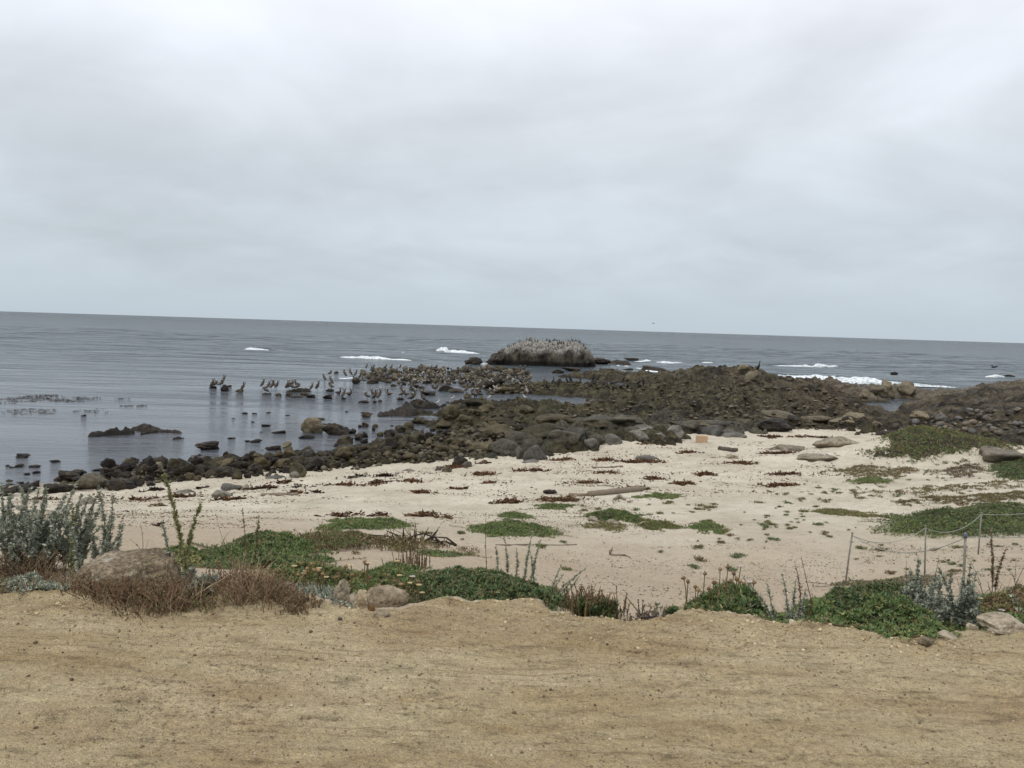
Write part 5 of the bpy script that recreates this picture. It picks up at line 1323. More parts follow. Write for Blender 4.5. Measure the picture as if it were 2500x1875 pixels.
mat_plant(region([(2405, 1150), (2430, 1118), (2560, 1112), (2560, 1178), (2440, 1172)]), .35, 3800, .06, DGR, 'dark green shrubby mat under the big flat-topped grey slab', seed=24, rim=.8)
mat_plant(region([(2100, 1118), (2130, 1085), (2190, 1060), (2290, 1052), (2400, 1062), (2480, 1088), (2470, 1108), (2350, 1115), (2250, 1130), (2160, 1132)]), .30, 9000, .085, OLV + GRN[:2], 'overgrown dune hump in front of the rubble and plateau', seed=25, cols2=BRW + DGR, rim=1.2, ragged=.8)
mat_plant(region([(1990, 1160), (2060, 1140), (2200, 1140), (2300, 1150), (2240, 1165), (2080, 1168)]), .10, 1400, .07, OLV + BRW, 'scattered olive-brown growth on the sand below the overgrown dune', seed=26, gapp=.48, ragged=.8)
mat_plant(region([(2300, 1150), (2360, 1120), (2400, 1140), (2380, 1165), (2320, 1168)]), .25, 900, .07, BRW + GYB, 'brown dry scrub between the dune hump and the grey slab', seed=27, gapp=.3)
mat_plant(region([(2080, 1205), (2180, 1195), (2380, 1180), (2500, 1170), (2500, 1195), (2300, 1205), (2120, 1215)]), .09, 1600, .05, OLV + BRW, 'thin patchy growth crossing the sand toward the picture edge', seed=28, gapp=.5)
mat_plant(col_poly([(-20, 4.72, 5.2), (70, 4.68, 5.25), (140, 4.66, 5.3), (200, 4.66, 5.0)]), .13, 4200, .024, BLU, 'blue-grey sagewort mat spreading left of the granite boulder', seed=29, cols2=SAG)
mat_plant(col_poly([(690, 5.0, 5.5), (760, 4.85, 5.5), (850, 4.75, 5.1)]), .07, 2200, .022, BLU, 'silvery blue mat beside the small pale pointed rock', seed=30, cols2=SAG)
mat_plant(region([(2040, 1430), (2150, 1412), (2300, 1405), (2300, 1425), (2100, 1440)]), .12, 1500, .035, GYB + OLV[:2], 'tangle of dead grey-brown stems at the foot of the leaning rope post', seed=31, gapp=.3)
mat_plant(region([(1020, 1352), (1060, 1345), (1100, 1352), (1060, 1360)]), .08, 500, .04, GRN + GYB[:1], 'tiny green remnant on the sand bank before the lush mound', seed=32)

def stem_curve(p, h, lean, rnd, n=6):
    t = np.linspace(0, 1, n)[:, None]
    a = rnd.uniform(0, 6.28); w = rnd.uniform(.0, .10) * h
    return np.array(p) + np.concatenate([lean[0] * h * t ** 1.5 + w * np.sin(t * 3) * math.cos(a), lean[1] * h * t ** 1.5 + w * np.sin(t * 3) * math.sin(a), h * t * (1 - .08 * (lean[0] ** 2 + lean[1] ** 2))], 1)
def spire(p, h, lean, cols_, seed, leaf=.02, dens=55, stem=(.13, .11, .085), rad=.004, start=.15, k=5, bush=1.0, branch=0):
    """leafy upright stalk"""
    rnd = random.Random(seed); r = np.random.default_rng(seed)
    g = Geo(); c = stem_curve((0, 0, 0), h, (lean[0] + rnd.gauss(0, .05), lean[1] + rnd.gauss(0, .08)), rnd, 8)
    g.tube(c, np.linspace(rad, rad * .4, 8), stem, 5)
    def leaves(c, h, d):
        n = int(d * h / .5); t = start + (1 - start) * r.random(n)
        f = t * (len(c) - 1); i = np.clip(f.astype(int), 0, len(c) - 2); fr = (f - i)[:, None]
        Pn = c[i] * (1 - fr) + c[i + 1] * fr + r.normal(size=(n, 3)) * .004
        ax = (c[i + 1] - c[i]); ax /= np.linalg.norm(ax, axis=1)[:, None]
        L = leaf * 1.45 * bush * (1.15 - .6 * t)
        lf.sprigs(Pn, ax + r.normal(size=(n, 3)) * .25, L, L * .42, k, .95, np.array(cols_), rng=r)
    lf = Geo(); leaves(c, h, dens)
    for b in range(branch):
        t0 = rnd.uniform(.15, .6); i = int(t0 * 7); q = c[i]; a = rnd.uniform(0, 6.28)
        cb = stem_curve(q, h * rnd.uniform(.25, .5) * (1 - t0 * .5), (math.cos(a) * .7, math.sin(a) * .7), rnd, 6); g.tube(cb, np.linspace(rad * .7, rad * .3, 6), stem, 4)
        leaves(cb, h * .35, dens)
    return g, lf
def bush(px, rng_m, items, label, name='sagewort', cat='plant', cols_=SAG, group=None, **kw):
    """items: (dx metres, dy metres, height, lean x, lean y)"""
    q = place_line(px, 0, rng_m); z = float(gz(q[0], q[1]))
    root = empty(name, (q[0], q[1], z)); tag(root, label, cat, group)
    for k_, (dx, dy, h, lx, ly) in enumerate(items):
        zz = float(gz(q[0] + dx, q[1] + dy)) - z - .02
        cc = kw.get('pick', {}).get(k_, cols_)
        kk = {a: b for a, b in kw.items() if a != 'pick'}
        g, lf = spire((0, 0, 0), h, (lx, ly), cc, int(px * 7 + k_ * 13), **kk)
        s = g.build('stem', STALK, root); s.location = (dx, dy, zz)
        if lf.n: l = lf.build('leaves', LEAF, s, False); l['kind'] = 'stuff'
    return root
rp = random.Random(5)
def fan(n, wx_, wy_, h0, h1, lean, bias=0.0):
    return [(rp.uniform(-wx_, wx_), rp.uniform(-wy_, wy_), rp.uniform(h0, h1), rp.uniform(-lean, lean) + bias, rp.uniform(-.1, .1)) for _ in range(n)]
# tall sagewort thicket on the left
bush(60, 5.6, fan(20, .20, .16, .28, .60, .22, .05), 'dense grey-green sagewort thicket at the very edge of the picture', branch=3, leaf=.022, dens=110, bush=1.0)
bush(125, 5.6, fan(15, .15, .15, .30, .62, .15, .22), 'grey sagewort leaning over toward the boulder, tallest of the thicket', branch=3, leaf=.021, dens=110)
bush(172, 5.35, [(0, 0, .50, .05, 0), (.05, .03, .56, -.25, 0)], 'sagewort stalk with yellow tips between the leaning clump and the boulder', pick={0: YEL + SAG[:1]}, leaf=.020, dens=85)
bush(222, 5.6, [(0, 0, .42, -.05, 0), (.06, .02, .62, .0, 0), (.09, -.03, .40, .12, 0), (-.05, .0, .34, -.2, 0)], 'three-spired silvery sagewort standing clear against the sand', leaf=.022, dens=85, branch=1)
bush(262, 5.6, [(0, 0, .58, .08, 0), (-.03, .02, .40, -.1, 0), (.07, 0, .38, .12, 0)], 'slender silvery sagewort with one tall spire above the boulder', leaf=.020, dens=80, branch=1)
bush(290, 5.6, [(0, 0, .40, .04, 0)], 'short browning sagewort spike right above the boulder top', leaf=.018, dens=60, cols_=SAG[:1] + BRW)
bush(446, 5.05, [(0, 0, .74, -.10, 0), (.03, .02, .58, .07, 0)], 'tallest yellow-green flowering spire rising beside the boulder', cols_=YEL, leaf=.021, dens=130, start=.25, branch=0, name='flowering_sagewort')
bush(425, 5.1, [(0, 0, .46, -.10, 0)], 'short silvery spike leaning against the tallest yellow-green spire', leaf=.020, dens=70)
bush(470, 4.75, [(0, 0, .13, -.2, 0), (.03, 0, .12, .3, 0), (-.03, .02, .14, .1, .1), (.07, 0, .11, .5, 0), (.01, -.03, .09, .2, -.3)], 'tuft of blue-green feathery leaves at the base of the yellow spire', cols_=BLU, leaf=.038, dens=150, start=0, name='feathery_tuft')
bush(452, 4.85, [(0, 0, .30, -.05, 0)], 'short yellow-green spike in front of the boulder corner', cols_=YEL, leaf=.022, dens=90, start=.3)
bush(600, 5.15, [(0, 0, .52, .12, 0)], 'thin drooping yellowish spike crossing the dark mat', cols_=YEL[1:] + OLV, leaf=.018, dens=60, start=.35)
bush(612, 6.2, [(0, 0, .62, -.08, 0)], 'lean olive spike with a bare curved tip before the dark mat', cols_=OLV, leaf=.016, dens=40, start=.5)
bush(1215, 7.2, [(-.02, 0, .32, -.06, 0), (.07, .0, .40, .02, 0), (.15, .02, .34, .05, 0), (.23, 0, .50, .08, 0), (.29, .03, .44, .12, 0), (.34, .01, .36, .0, 0)], 'row of pale sagewort spikes rising out of the lush green mound', leaf=.018, dens=90)
bush(1335, 6.6, [(0, 0, .34, .35, 0), (.04, .01, .26, .3, 0), (.08, .02, .30, .6, 0), (.12, 0, .24, .5, 0), (.05, .03, .34, .75, 0)], 'silvery sagewort leaning off the end of the lush green mound', leaf=.016, dens=70)
bush(1190, 7.6, [(0, 0, .60, -.02, 0)], 'single bare dark twig beside the row of pale spikes', cols_=GYB, dens=6, leaf=.012, name='bare_twig', stem=(.07, .055, .04))
bush(1885, 4.95, [(0, 0, .34, -.45, 0), (.05, .02, .30, -.3, 0), (.09, 0, .36, -.15, 0), (.13, .03, .33, .02, 0), (.17, 0, .27, .1, 0), (.02, .03, .22, -.6, 0), (.12, -.02, .22, .15, 0)], 'pale sagewort fan between the seed-head clump and the broad mat', leaf=.017, dens=80)
bush(1945, 5.0, [(0, 0, .42, -.15, 0), (.04, .02, .22, .3, 0)], 'dark reddish spike standing over the broad green mat', cols_=RED + BRW, leaf=.012, dens=70, stem=(.09, .05, .035))
bush(1990, 5.6, [(0, 0, .42, -.32, 0)], 'thin bare dry stalk slanting behind the dark reddish spike', cols_=BRW, dens=12, leaf=.010, name='bare_twig', stem=(.12, .085, .06))
bush(2305, 5.15, fan(24, .20, .14, .22, .46, .34, .02), 'bushy blue-grey sagewort shrub beneath the capped rope post', leaf=.022, dens=90, cols_=SAG[:1] + BLU, branch=2)
bush(2245, 5.2, fan(10, .12, .1, .18, .34, .35, -.05), 'lower arm of grey sagewort spreading over the broad mat', leaf=.020, dens=80, cols_=BLU, branch=1)
bush(2420, 6.4, [(0, 0, .62, -.02, 0), (.05, .02, .48, .05, 0)], 'tall rusty brown dock spike behind the green bank', cols_=RED, leaf=.014, dens=130, start=.3, name='dock_spike')
bush(2490, 5.6, [(0, 0, .24, -.5, 0), (.05, 0, .2, .2, 0)], 'silvery sprig reaching in at the picture\'s edge', leaf=.02, dens=80)
for k_, (px, rm, h, lx, lb) in enumerate([(2210, 6.2, .40, -.1, 'bare twig rising beside the leaning rope post tangle'), (2240, 6.3, .36, -.3, 'bare forked twig before the middle rope post'), (2262, 6.6, .42, .1, 'curved bare twig touching the middle rope post'),
     (2455, 6.0, .40, .3, 'bare twiggy stem right of the rusty dock spike'), (2480, 6.4, .42, -.1, 'fine branching twig at the far end of the green bank'), (2395, 6.2, .44, -.35, 'crooked dry twig left of the rusty dock spike'),
     (5, 5.3, .60, -.02, 'straight bare twig at the picture\'s edge in the thicket'), (30, 5.2, .40, .3, 'forked dark twig low in the thicket'), (333, 5.8, .36, .02, 'thin crossed twig above the boulder'), (570, 9.5, .62, -.35, 'curled dry tendril over the dark mat'),
     (755, 7.4, .34, .1, 'fine dry branching stem by the brown scrub'), (790, 8.8, .42, .1, 'upright dry stem above the brown scrub')]):
    bush(px, rm, [(0, 0, h, lx, 0)], lb, cols_=GYB + BRW, dens=8, leaf=.010, name='bare_twig', stem=(.085, .065, .048), rad=.0028, branch=3)

# reddish brush: many thin knotty stalks, nobody could count them
def brush(poly, n, h0, h1, cols_, label, seed, name='dry_brush', thick=.0022, bead=.010, dens=5, lean=.5, arch=0.0, base=None):
    r = np.random.default_rng(seed); rnd = random.Random(seed); P_ = np.asarray(poly, float); c = P_.mean(0)
    z = float(gz(c[0], c[1])); off = np.array([c[0], c[1], z]); root = empty(name, off); tag(root, label, 'plant')
    g = Geo(); lf = Geo(); x0, y0 = P_.min(0); x1, y1 = P_.max(0); i = 0
    PN, AX = [], []
    while i < n:
        x, y = r.uniform(x0, x1), r.uniform(y0, y1)
        if not in_poly(P_, np.array([x]), np.array([y]))[0]: continue
        e1_ = float(edge_dist(P_, np.array([x]), np.array([y]))[0])
        if r.random() > .25 + e1_ / .12: continue
        x += .05 * r.normal(); y += .04 * r.normal()
        i += 1; h = r.uniform(h0 * .45, h1) * (.70 + .55 * float(vn(x * 3.5, y * 3.5, seed))) * (.55 + .45 * min(1, e1_ / .12)) + .01
        b = np.array([x, y, float(gz(x, y))]) - off; a = r.uniform(0, 6.28); l = abs(r.normal()) * lean * 1.5 * h
        t = np.linspace(0, 1, 5)[:, None]; tip = np.array([math.cos(a) * l, math.sin(a) * l, h])
        cv = b + t * tip * np.array([1, 1, 1]) + np.concatenate([t ** 2 * arch * h * math.cos(a), t ** 2 * arch * h * math.sin(a), -t ** 3 * arch * h * .7], 1)
        col = np.array(rnd.choice(cols_)) * r.uniform(.75, 1.25)
        g.tube(cv, np.array([thick, thick, thick * .9, thick * .9, thick * .5]), col, 3)
        m_ = dens; tt = r.random(m_) * .75 + .25; f = tt * 4; j = np.clip(f.astype(int), 0, 3); fr = (f - j)[:, None]
        PN.append(cv[j] * (1 - fr) + cv[j + 1] * fr); AX.append(np.repeat(((cv[4] - cv[0]) / h)[None], m_, 0))
    PN = np.concatenate(PN); AX = np.concatenate(AX)
    lf.sprigs(PN, AX, bead, bead * .5, 4, .8, np.array(cols_), rng=r)
    o = g.build('stalks', STALK, root, False); o['kind'] = 'stuff'
    o = lf.build('seeds', LEAF, root, False); o['kind'] = 'stuff'
    if base: 
        x = r.uniform(x0, x1, 900); y = r.uniform(y0, y1, 900); m_ = in_poly(P_, x, y); x, y = x[m_], y[m_]
        b = Geo(); b.sprigs(np.stack([x, y, gz(x, y) + r.random(len(x)) * h0 * .5], 1) - off, np.tile([0, 0, 1.0], (len(x), 1)), .05, .010, 5, .7, np.array(base), rng=r); b.build('foliage', LEAF, root, False)['kind'] = 'stuff'
    return root
brush(col_poly([(-10, 5.05, 5.6), (60, 5.1, 5.6), (130, 5.1, 5.5)]), 520, .12, .30, RED + BRW, 'reddish-brown brush at the foot of the sagewort thicket', 41)
brush(col_poly([(-10, 4.68, 4.85), (50, 4.68, 4.85)]), 110, .06, .14, OLV + RED, 'olive and rust low growth at the bottom edge of the thicket', 42)
brush(col_poly([(190, 4.62, 4.9), (225, 4.55, 4.85), (260, 4.6, 4.75)]), 230, .08, .20, RED, 'small rust-coloured brush at the corner of the boulder', 43)
brush(col_poly([(270, 4.42, 4.75), (360, 4.34, 4.75), (430, 4.38, 4.75), (480, 4.5, 4.75)]), 640, .06, .22, RED, 'thickest rust-red brush, growing in front of the granite boulder', 44)
brush(col_poly([(460, 4.45, 4.75), (510, 4.45, 4.95)]), 160, .06, .13, OLV + RED[:3], 'dull olive-rust brush under the feathery blue-green tuft', 45)
brush(col_poly([(540, 4.52, 5.1), (600, 4.50, 5.2), (660, 4.5, 5.15), (710, 4.55, 5.0)]), 640, .06, .26, RED, 'wide rust-red brush between the boulder and the silvery mat', 46)
brush(col_poly([(700, 4.45, 4.75), (760, 4.5, 4.7)]), 150, .03, .09, RED[:2] + BRW, 'low straggling end of the wide rust-red brush', 47)
brush(col_poly([(470, 4.9, 5.2), (530, 5.0, 5.4), (580, 5.0, 5.3)]), 130, .16, .34, RED[:3] + BRW, 'tall thin rusty seed stalks behind the feathery tuft', 48, bead=.016)
brush(col_poly([(260, 4.5, 4.62), (320, 4.5, 4.6), (400, 4.45, 4.6)]), 34, .14, .34, RED[:3], 'scattered upright rusty stalks against the face of the boulder', 49, bead=.013, dens=9, lean=.12)
brush(col_poly([(1402, 4.92, 5.25), (1440, 4.88, 5.35), (1480, 4.86, 5.3), (1506, 4.88, 5.1)]), 210, .13, .30, BRW + [(.24, .15, .07)], 'upright tuft of brown plantain spikes over green grass at the path edge', 50, name='plantain_tuft', thick=.0040, bead=.012, dens=12, lean=.16, arch=.10, base=[(.05, .075, .025), (.06, .09, .03), (.09, .09, .035)])
brush(col_poly([(1520, 4.9, 5.1), (1560, 4.9, 5.15), (1640, 4.9, 5.1)]), 30, .06, .17, BRW + GYB, 'few dark curled seed spikes beside the plantain tuft', 51, name='seed_spikes', thick=.0045, bead=.012, dens=12, lean=.5)
brush(col_poly([(1565, 4.92, 5.05), (1600, 4.92, 5.05)]), 90, .04, .10, [(.10, .07, .075), (.14, .10, .09)], 'purplish dead tuft among the curled seed spikes', 52, lean=.6)
brush(col_poly([(958, 7.2, 7.7), (1000, 7.2, 7.8), (1035, 7.2, 7.7)]), 75, .16, .30, BRW, 'upright brown plantain spikes poking out of the green mat', 53, name='plantain_tuft', thick=.0042, bead=.012, dens=10, lean=.08)
brush(col_poly([(2360, 5.4, 6.0), (2430, 5.4, 6.2), (2500, 5.4, 6.2)]), 130, .10, .24, RED + BRW, 'rusty growth scattered on the green bank at the picture\'s edge', 54)
brush(col_poly([(2150, 5.8, 6.4), (2230, 5.8, 6.6)]), 120, .05, .13, RED[3:] + OLV, 'orange-brown stalks at the back of the broad green mat', 55)
brush(region([(860, 1345), (900, 1320), (1050, 1325), (1100, 1340), (1000, 1350)]), 300, .07, .20, BRW + OLV[:1], 'brown dry heath around the dead branches', 56, thick=.006, bead=.02)
brush(region([(730, 1330), (780, 1310), (850, 1318), (880, 1338), (800, 1348)]), 260, .08, .22, RED[3:] + BRW + OLV[:2], 'rusty heath between the dark mat and the green strip', 57, thick=.005, bead=.02)
brush(region([(1090, 1350), (1140, 1340), (1180, 1352)]), 60, .04, .10, BRW, 'thin dry scrub on the sand bank beyond the dead branches', 58, thick=.004)

# seaside daisies: stalk with a round seed head or a lilac flower
def daisy(x, y, h, kind, label, group, lean=(0, 0)):
    z = float(gz(x, y)); root = empty('seaside_daisy', (x, y, z)); tag(root, label, 'flower', group)
    rnd = random.Random(int(x * 1000 + y * 777)); c = stem_curve((0, 0, 0), h, lean, rnd, 5)
    g = Geo(); g.tube(c, .0030, (.13, .11, .05), 4); g.build('stem', STALK, root)
    t = c[-1]; hd = Geo(); 
    if kind == 'seed':
        V, F = ICO[2]; col = np.array(rnd.choice([(.20, .13, .06), (.15, .09, .045), (.27, .18, .085)]))
        hd.add(V * np.array([.013, .013, .011]) + t, None, F, col)
        hd.sprigs(np.repeat(t[None], 10, 0), RNG.normal(size=(10, 3)) + np.array([0, 0, .4]), .020, .006, 2, .3, [col * .8, col * 1.2])
    else:
        col = (.48, .40, .54) if kind == 'lilac' else (.48, .38, .27)
        V, F = ICO[2]; hd.add(V * np.array([.008, .008, .006]) + t, None, F, (.45, .33, .06))
        for k_ in range(14):
            a = k_ / 14 * 6.283; d = np.array([math.cos(a), math.sin(a), .15]); s = np.array([-d[1], d[0], 0])
            hd.add(np.array([t + d * .006, t + d * .014 + s * .003, t + d * .021, t + d * .014 - s * .003]), [[0, 1, 2, 3]], None, col)
    hd.build('flower_head', LEAF, root, False)
D1 = [(1663, .20), (1676, .17), (1692, .22), (1702, .16), (1716, .24), (1725, .19), (1737, .25), (1742, .17), (1752, .27), (1762, .21), (1771, .29), (1778, .18), (1786, .25), (1793, .22), (1802, .19), (1812, .20), (1826, .18), (1836, .16)]
for k_, (px, h) in enumerate(D1):
    q = place_line(px, 0, 5.0 + .5 * ((k_ * 37) % 10) / 10)
    wh = 'left' if px < 1710 else ('middle' if px < 1775 else 'right')
    daisy(q[0], q[1], h + .06, 'seed', f'brown seed head on a short stalk in the {wh} of the leafy clump', 'seed heads of the leafy clump')
for px, rm, h, kd, lb in [(1803, 5.3, .36, 'lilac', 'lilac daisy standing tallest among the brown seed heads'), (1825, 5.1, .26, 'lilac', 'half-open lilac daisy at the side of the seed-head clump'),
      (2440, 5.2, .22, 'lilac', 'small pink daisy on the green bank'), (2386, 5.0, .22, 'cream', 'cream daisy at the side of the blue-grey shrub'), (2205, 5.9, .14, 'cream', 'pale daisy in the orange-brown growth'),
      (1005, 5.2, .22, 'lilac', 'lilac daisy highest in the daisy patch by the pale outcrop'), (1022, 5.15, .18, 'cream', 'cream daisy right below the lilac one by the pale outcrop'), (968, 5.5, .20, 'cream', 'pinkish fading daisy beside the plantain spikes')]:
    q = place_line(px, 0, rm); daisy(q[0], q[1], h, kd, lb, None)
for k_ in range(34):
    px = rp.uniform(700, 1030); rm = 4.98 + .55 * rp.random(); q = place_line(px, 0, rm)
    wh = 'near the silvery mat' if px < 800 else ('above the pointed pale rock' if px < 890 else 'beside the pale outcrop')
    daisy(q[0], q[1], rp.uniform(.10, .20), 'seed' if k_ % 3 else 'cream', ('brown seed head' if k_ % 3 else 'small cream flower') + f' in the daisy patch {wh}', 'flowers of the daisy patch')
# ------------------------------------------------------------------ near rocks on the path edge
def near_rock(px, rng_m, w, h, dep, mat, label, seed, rz=0.0, sink=.3, sub=5, facet=.6, rough=.22, fine=.05, name='rock', z=None, cat='rock'):
    """w,h,dep in metres; rng_m to its middle"""
    V, F = rock_shape(seed, sub, rough, facet, fine); V = V / (V.max(0) - V.min(0)) * 2
    q = place_line(px, 0, rng_m); zz = float(gz(q[0], q[1])) if z is None else z
    sz = h / (2 - 2 * sink)
    o = link(name, np_mesh(name, V, [F]), mat, None, (q[0], q[1], zz + sz * (1 - 2 * sink)))
    o.scale = (w / 2, dep / 2, sz); o.rotation_euler = (0, 0, rz); tag(o, label, cat); return o
def boulder():
    """wide granite boulder with a low left shoulder and a higher right end"""
    V, F = ICO[5]; V = V.copy(); off = Vector((4.2, 9.1, 1.3)); W_ = []
    for v in V:
        p = Vector((math.copysign(abs(v[0]) ** .62, v[0]), math.copysign(abs(v[1]) ** .75, v[1]), math.copysign(abs(v[2]) ** .55, v[2])))
        q = Vector(v)
        n_ = mnoise.noise(q * 1.4 + off) * .13 + mnoise.noise(q * 3.3 + off) * .07 + mnoise.noise(q * 8 + off) * .045 + mnoise.noise(q * 19 + off) * .02 + mnoise.noise(q * 40 + off) * .010
        p *= (1 + n_)
        if p.z > 0: p.z *= .86 + .16 * (1 / (1 + math.exp(-(p.x - .15) * 9))) - .10 * max(0, -p.x - .6)
        cr = abs(p.x - .18 + .25 * p.z + .1 * mnoise.noise(q * 3)); p.y += .07 * math.exp(-(cr / .035) ** 2) * (1 if p.y < 0 else 0)
        W_.append(p[:])
    W_ = np.array(W_); q = place_line(315, 0, 5.02); z = float(gz(q[0], q[1]))
    o = link('granite_boulder', np_mesh('granite_boulder', W_, [F]), LICHEN, None, (q[0], q[1], z + .03)); o.scale = (.285, .26, .195); o.rotation_euler = (0, 0, .30)
    tag(o, 'big lichen-spotted pinkish granite boulder half hidden by rust-red brush at the path edge', 'boulder')
boulder()
near_rock(940, 4.86, .27, .125, .30, ROCK_PINK, 'domed pale outcrop cracked along its foot at the path edge', 501, .2, .35, facet=.7)
near_rock(882, 4.80, .12, .10, .18, ROCK_PINK, 'smaller broken block pressed against the domed pale outcrop', 502, 0, .35, facet=.9)
near_rock(836, 4.98, .10, .16, .12, ROCK_WHITE, 'pointed cream-coloured rock beside the silvery mat', 503, .3, .25, facet=.95)
near_rock(872, 4.90, .07, .06, .08, ROCK_PINK, 'little angular rock between the pointed one and the outcrop', 507, 0, .3, facet=.95)
near_rock(906, 4.58, .045, .034, .04, rock_mat('rust_stone', (.20, .10, .04), (.33, .19, .08), (.42, .28, .15), 8), 'small orange stone at the foot of the domed outcrop', 504, .3, .3, 4)
near_rock(925, 4.52, .10, .035, .06, ROCK_PINK, 'flat flake of pale rock lying beside the orange stone', 505, .1, .4, 4)
near_rock(830, 4.42, .026, .014, .02, ROCK_GREY, 'small blue-grey stone on the dirt below the silvery mat', 506, .3, .3, 4)
near_rock(1300, 5.05, .16, .075, .14, ROCK_PINK, 'jagged pale rock lodged in the crumbling rim before the lush green mound', 508, .2, .4, facet=.9)
near_rock(1386, 4.90, .05, .03, .05, ROCK_PINK, 'small grey stone on the rim beside the plantain tuft', 509, 0, .35, 4, facet=.9)
near_rock(1575, 4.86, .15, .055, .10, ROCK_PINK, 'flat greyish rock at the rim under the purplish dead tuft', 510, .1, .4, facet=.8)
near_rock(1640, 5.02, .16, .06, .10, ROCK_WHITE, 'whitish sunken rock between the seed spikes and the leafy clump', 511, -.3, .45, facet=.8)
near_rock(2450, 4.62, .34, .085, .20, ROCK_WHITE, 'long pale flat-topped slab on the rim at the edge of the picture', 512, -.05, .3, facet=.85)
near_rock(2375, 4.62, .06, .05, .06, ROCK_WHITE, 'small knob of stone touching the long pale slab', 513, .2, .35, 4, facet=.8)
near_rock(2310, 4.46, .12, .04, .10, ROCK_WHITE, 'angular whitish rock set in the rim near the long pale slab', 514, .1, .4, facet=.9)
near_rock(2263, 4.36, .07, .03, .06, ROCK_PINK, 'small wedge of rock set in the rim next to the angular whitish one', 515, .4, .4, facet=.9)
near_rock(2140, 4.62, .10, .045, .08, ROCK_PINK, 'rounded tan rock in the rim at the hollow of the broad green mat', 516, .1, .4, facet=.7)
near_rock(2015, 4.68, .10, .04, .07, ROCK_PINK, 'low broken rock in the rim under the broad green mat', 517, .1, .4, facet=.9)
near_rock(1935, 4.68, .05, .025, .04, ROCK_WHITE, 'thin pale chip of rock in the rim below the reddish spike', 518, 0, .4, 4, facet=.9)
for k_, (px, py, w, mt, lb) in enumerate([(1445, 1274, 30, ROCK_WHITE, 'white stone left of the two in front of the long green cushion'), (1572, 1284, 28, ROCK_WHITE, 'white rounded stone in front of the olive end of the cushion'), (1500, 1284, 40, ROCK_SAND, 'pale flat stone in the middle before the long green cushion'), (1605, 1292, 16, ROCK_SAND, 'small sandy stone at the end of the cushion')]):
    put_rock(px, py, w, w * .32, mt, 'stone', lb, 'stone', seed=3000 + k_)
PEB = [(232, 1507, 8, ROCK_WHITE, 'white shell-like chip on the dirt below the rust-red brush'), (395, 1534, 10, ROCK_GREY, 'grey pebble on the dirt, nearest to the rust-red brush'), (88, 1573, 12, ROCK_GREY, 'dark grey pebble on the left part of the dirt'),
 (476, 1605, 10, CLOD, 'dark clod on the dirt below the wide brush'), (524, 1627, 12, ROCK_WHITE, 'pale pebble sitting in a small brown scrape'), (340, 1641, 12, ROCK_WHITE, 'flat pale chip on the dirt left of the scrape'), (175, 1663, 12, ROCK_GREY, 'thin grey flake on the dirt, first of two'), (70, 1655, 12, ROCK_GREY, 'grey flake on the dirt near the picture\'s edge'),
 (86, 1784, 14, ROCK_GREY, 'dark flake low on the left of the dirt'), (104, 1826, 9, ROCK_WHITE, 'bright white chip low on the left of the dirt'), (520, 1703, 10, ROCK_GREY, 'bluish pebble in the lower left of the dirt'), (791, 1726, 12, CLOD, 'blackish clod between the track marks'),
 (1256, 1748, 13, CLOD, 'darkest clod, low in the centre of the dirt'), (1043, 1803, 9, ROCK_WHITE, 'bright white pebble below the centre of the dirt'), (1345, 1690, 11, CLOD, 'dark clod right of centre on the dirt'), (1572, 1700, 13, ROCK_WHITE, 'cream pebble on the right half of the dirt'),
 (1482, 1578, 9, CLOD, 'small dark clod on the light patch of dirt'), (758, 1548, 12, CLOD, 'brown clod below the silvery mat'), (925, 1849, 7, ROCK_WHITE, 'tiny white chip at the bottom of the picture'), (1340, 1620, 9, ROCK_PINK, 'tan pebble on the dirt above the dark clod')]
for k_, (px, py, w, mt, lb) in enumerate(PEB):
    put_rock(px, py, w * .9, w * .40, CLOD if mt is ROCK_GREY else mt, 'pebble', lb, 'pebble', seed=4000 + k_, me=ROCKS[k_ % 14])

# loose grit on the dirt: nobody could count it
def grit():
    r = np.random.default_rng(61); n = 15000; az = r.uniform(-.62, .62, n); rr = 2.6 + (5.3 - 2.6) * r.random(n) ** .8
    ok = rr < edge_r(az) + .02; az, rr = az[ok], rr[ok]; x, y = rr * np.sin(az), rr * np.cos(az)
    dens = fbm(x * 1.1, y * 2.2, 3, 62) + .5 * sstep(-.9, -.1, rr - edge_r(az)); k_ = dens > r.uniform(-.6, .6, len(x)); x, y = x[k_], y[k_]
    n = len(x); s = .0022 + .0065 * r.random(n) ** 4; z = gz(x, y)
    base = np.array([[1, 0, 0], [-.5, .87, 0], [-.5, -.87, 0], [0, 0, .9], [0, 0, -.5]]); T = np.array([[0, 1, 3], [1, 2, 3], [2, 0, 3], [1, 0, 4], [2, 1, 4], [0, 2, 4]])
    J = base[None] * (1 + .35 * r.normal(size=(n, 5, 3))); a = r.uniform(0, 6.28, n); ca, sa = np.cos(a)[:, None], np.sin(a)[:, None]
    V = np.stack([J[..., 0] * ca - J[..., 1] * sa, J[..., 0] * sa + J[..., 1] * ca, J[..., 2]], -1) * s[:, None, None] + np.stack([x, y, z + s * .25], 1)[:, None]
    cl = np.array([(.30, .22, .13), (.36, .28, .18), (.20, .14, .085), (.45, .37, .26), (.12, .09, .065), (.55, .48, .37)])
    c = cl[r.choice(6, n, p=[.28, .26, .18, .14, .09, .05])]
    g = Geo(); g.add(V.reshape(-1, 3), None, (T[None] + 5 * np.arange(n)[:, None, None]).reshape(-1, 3), np.repeat(c, 5, 0)); g.build('grit', STALK, None, False)['kind'] = 'stuff'
grit()
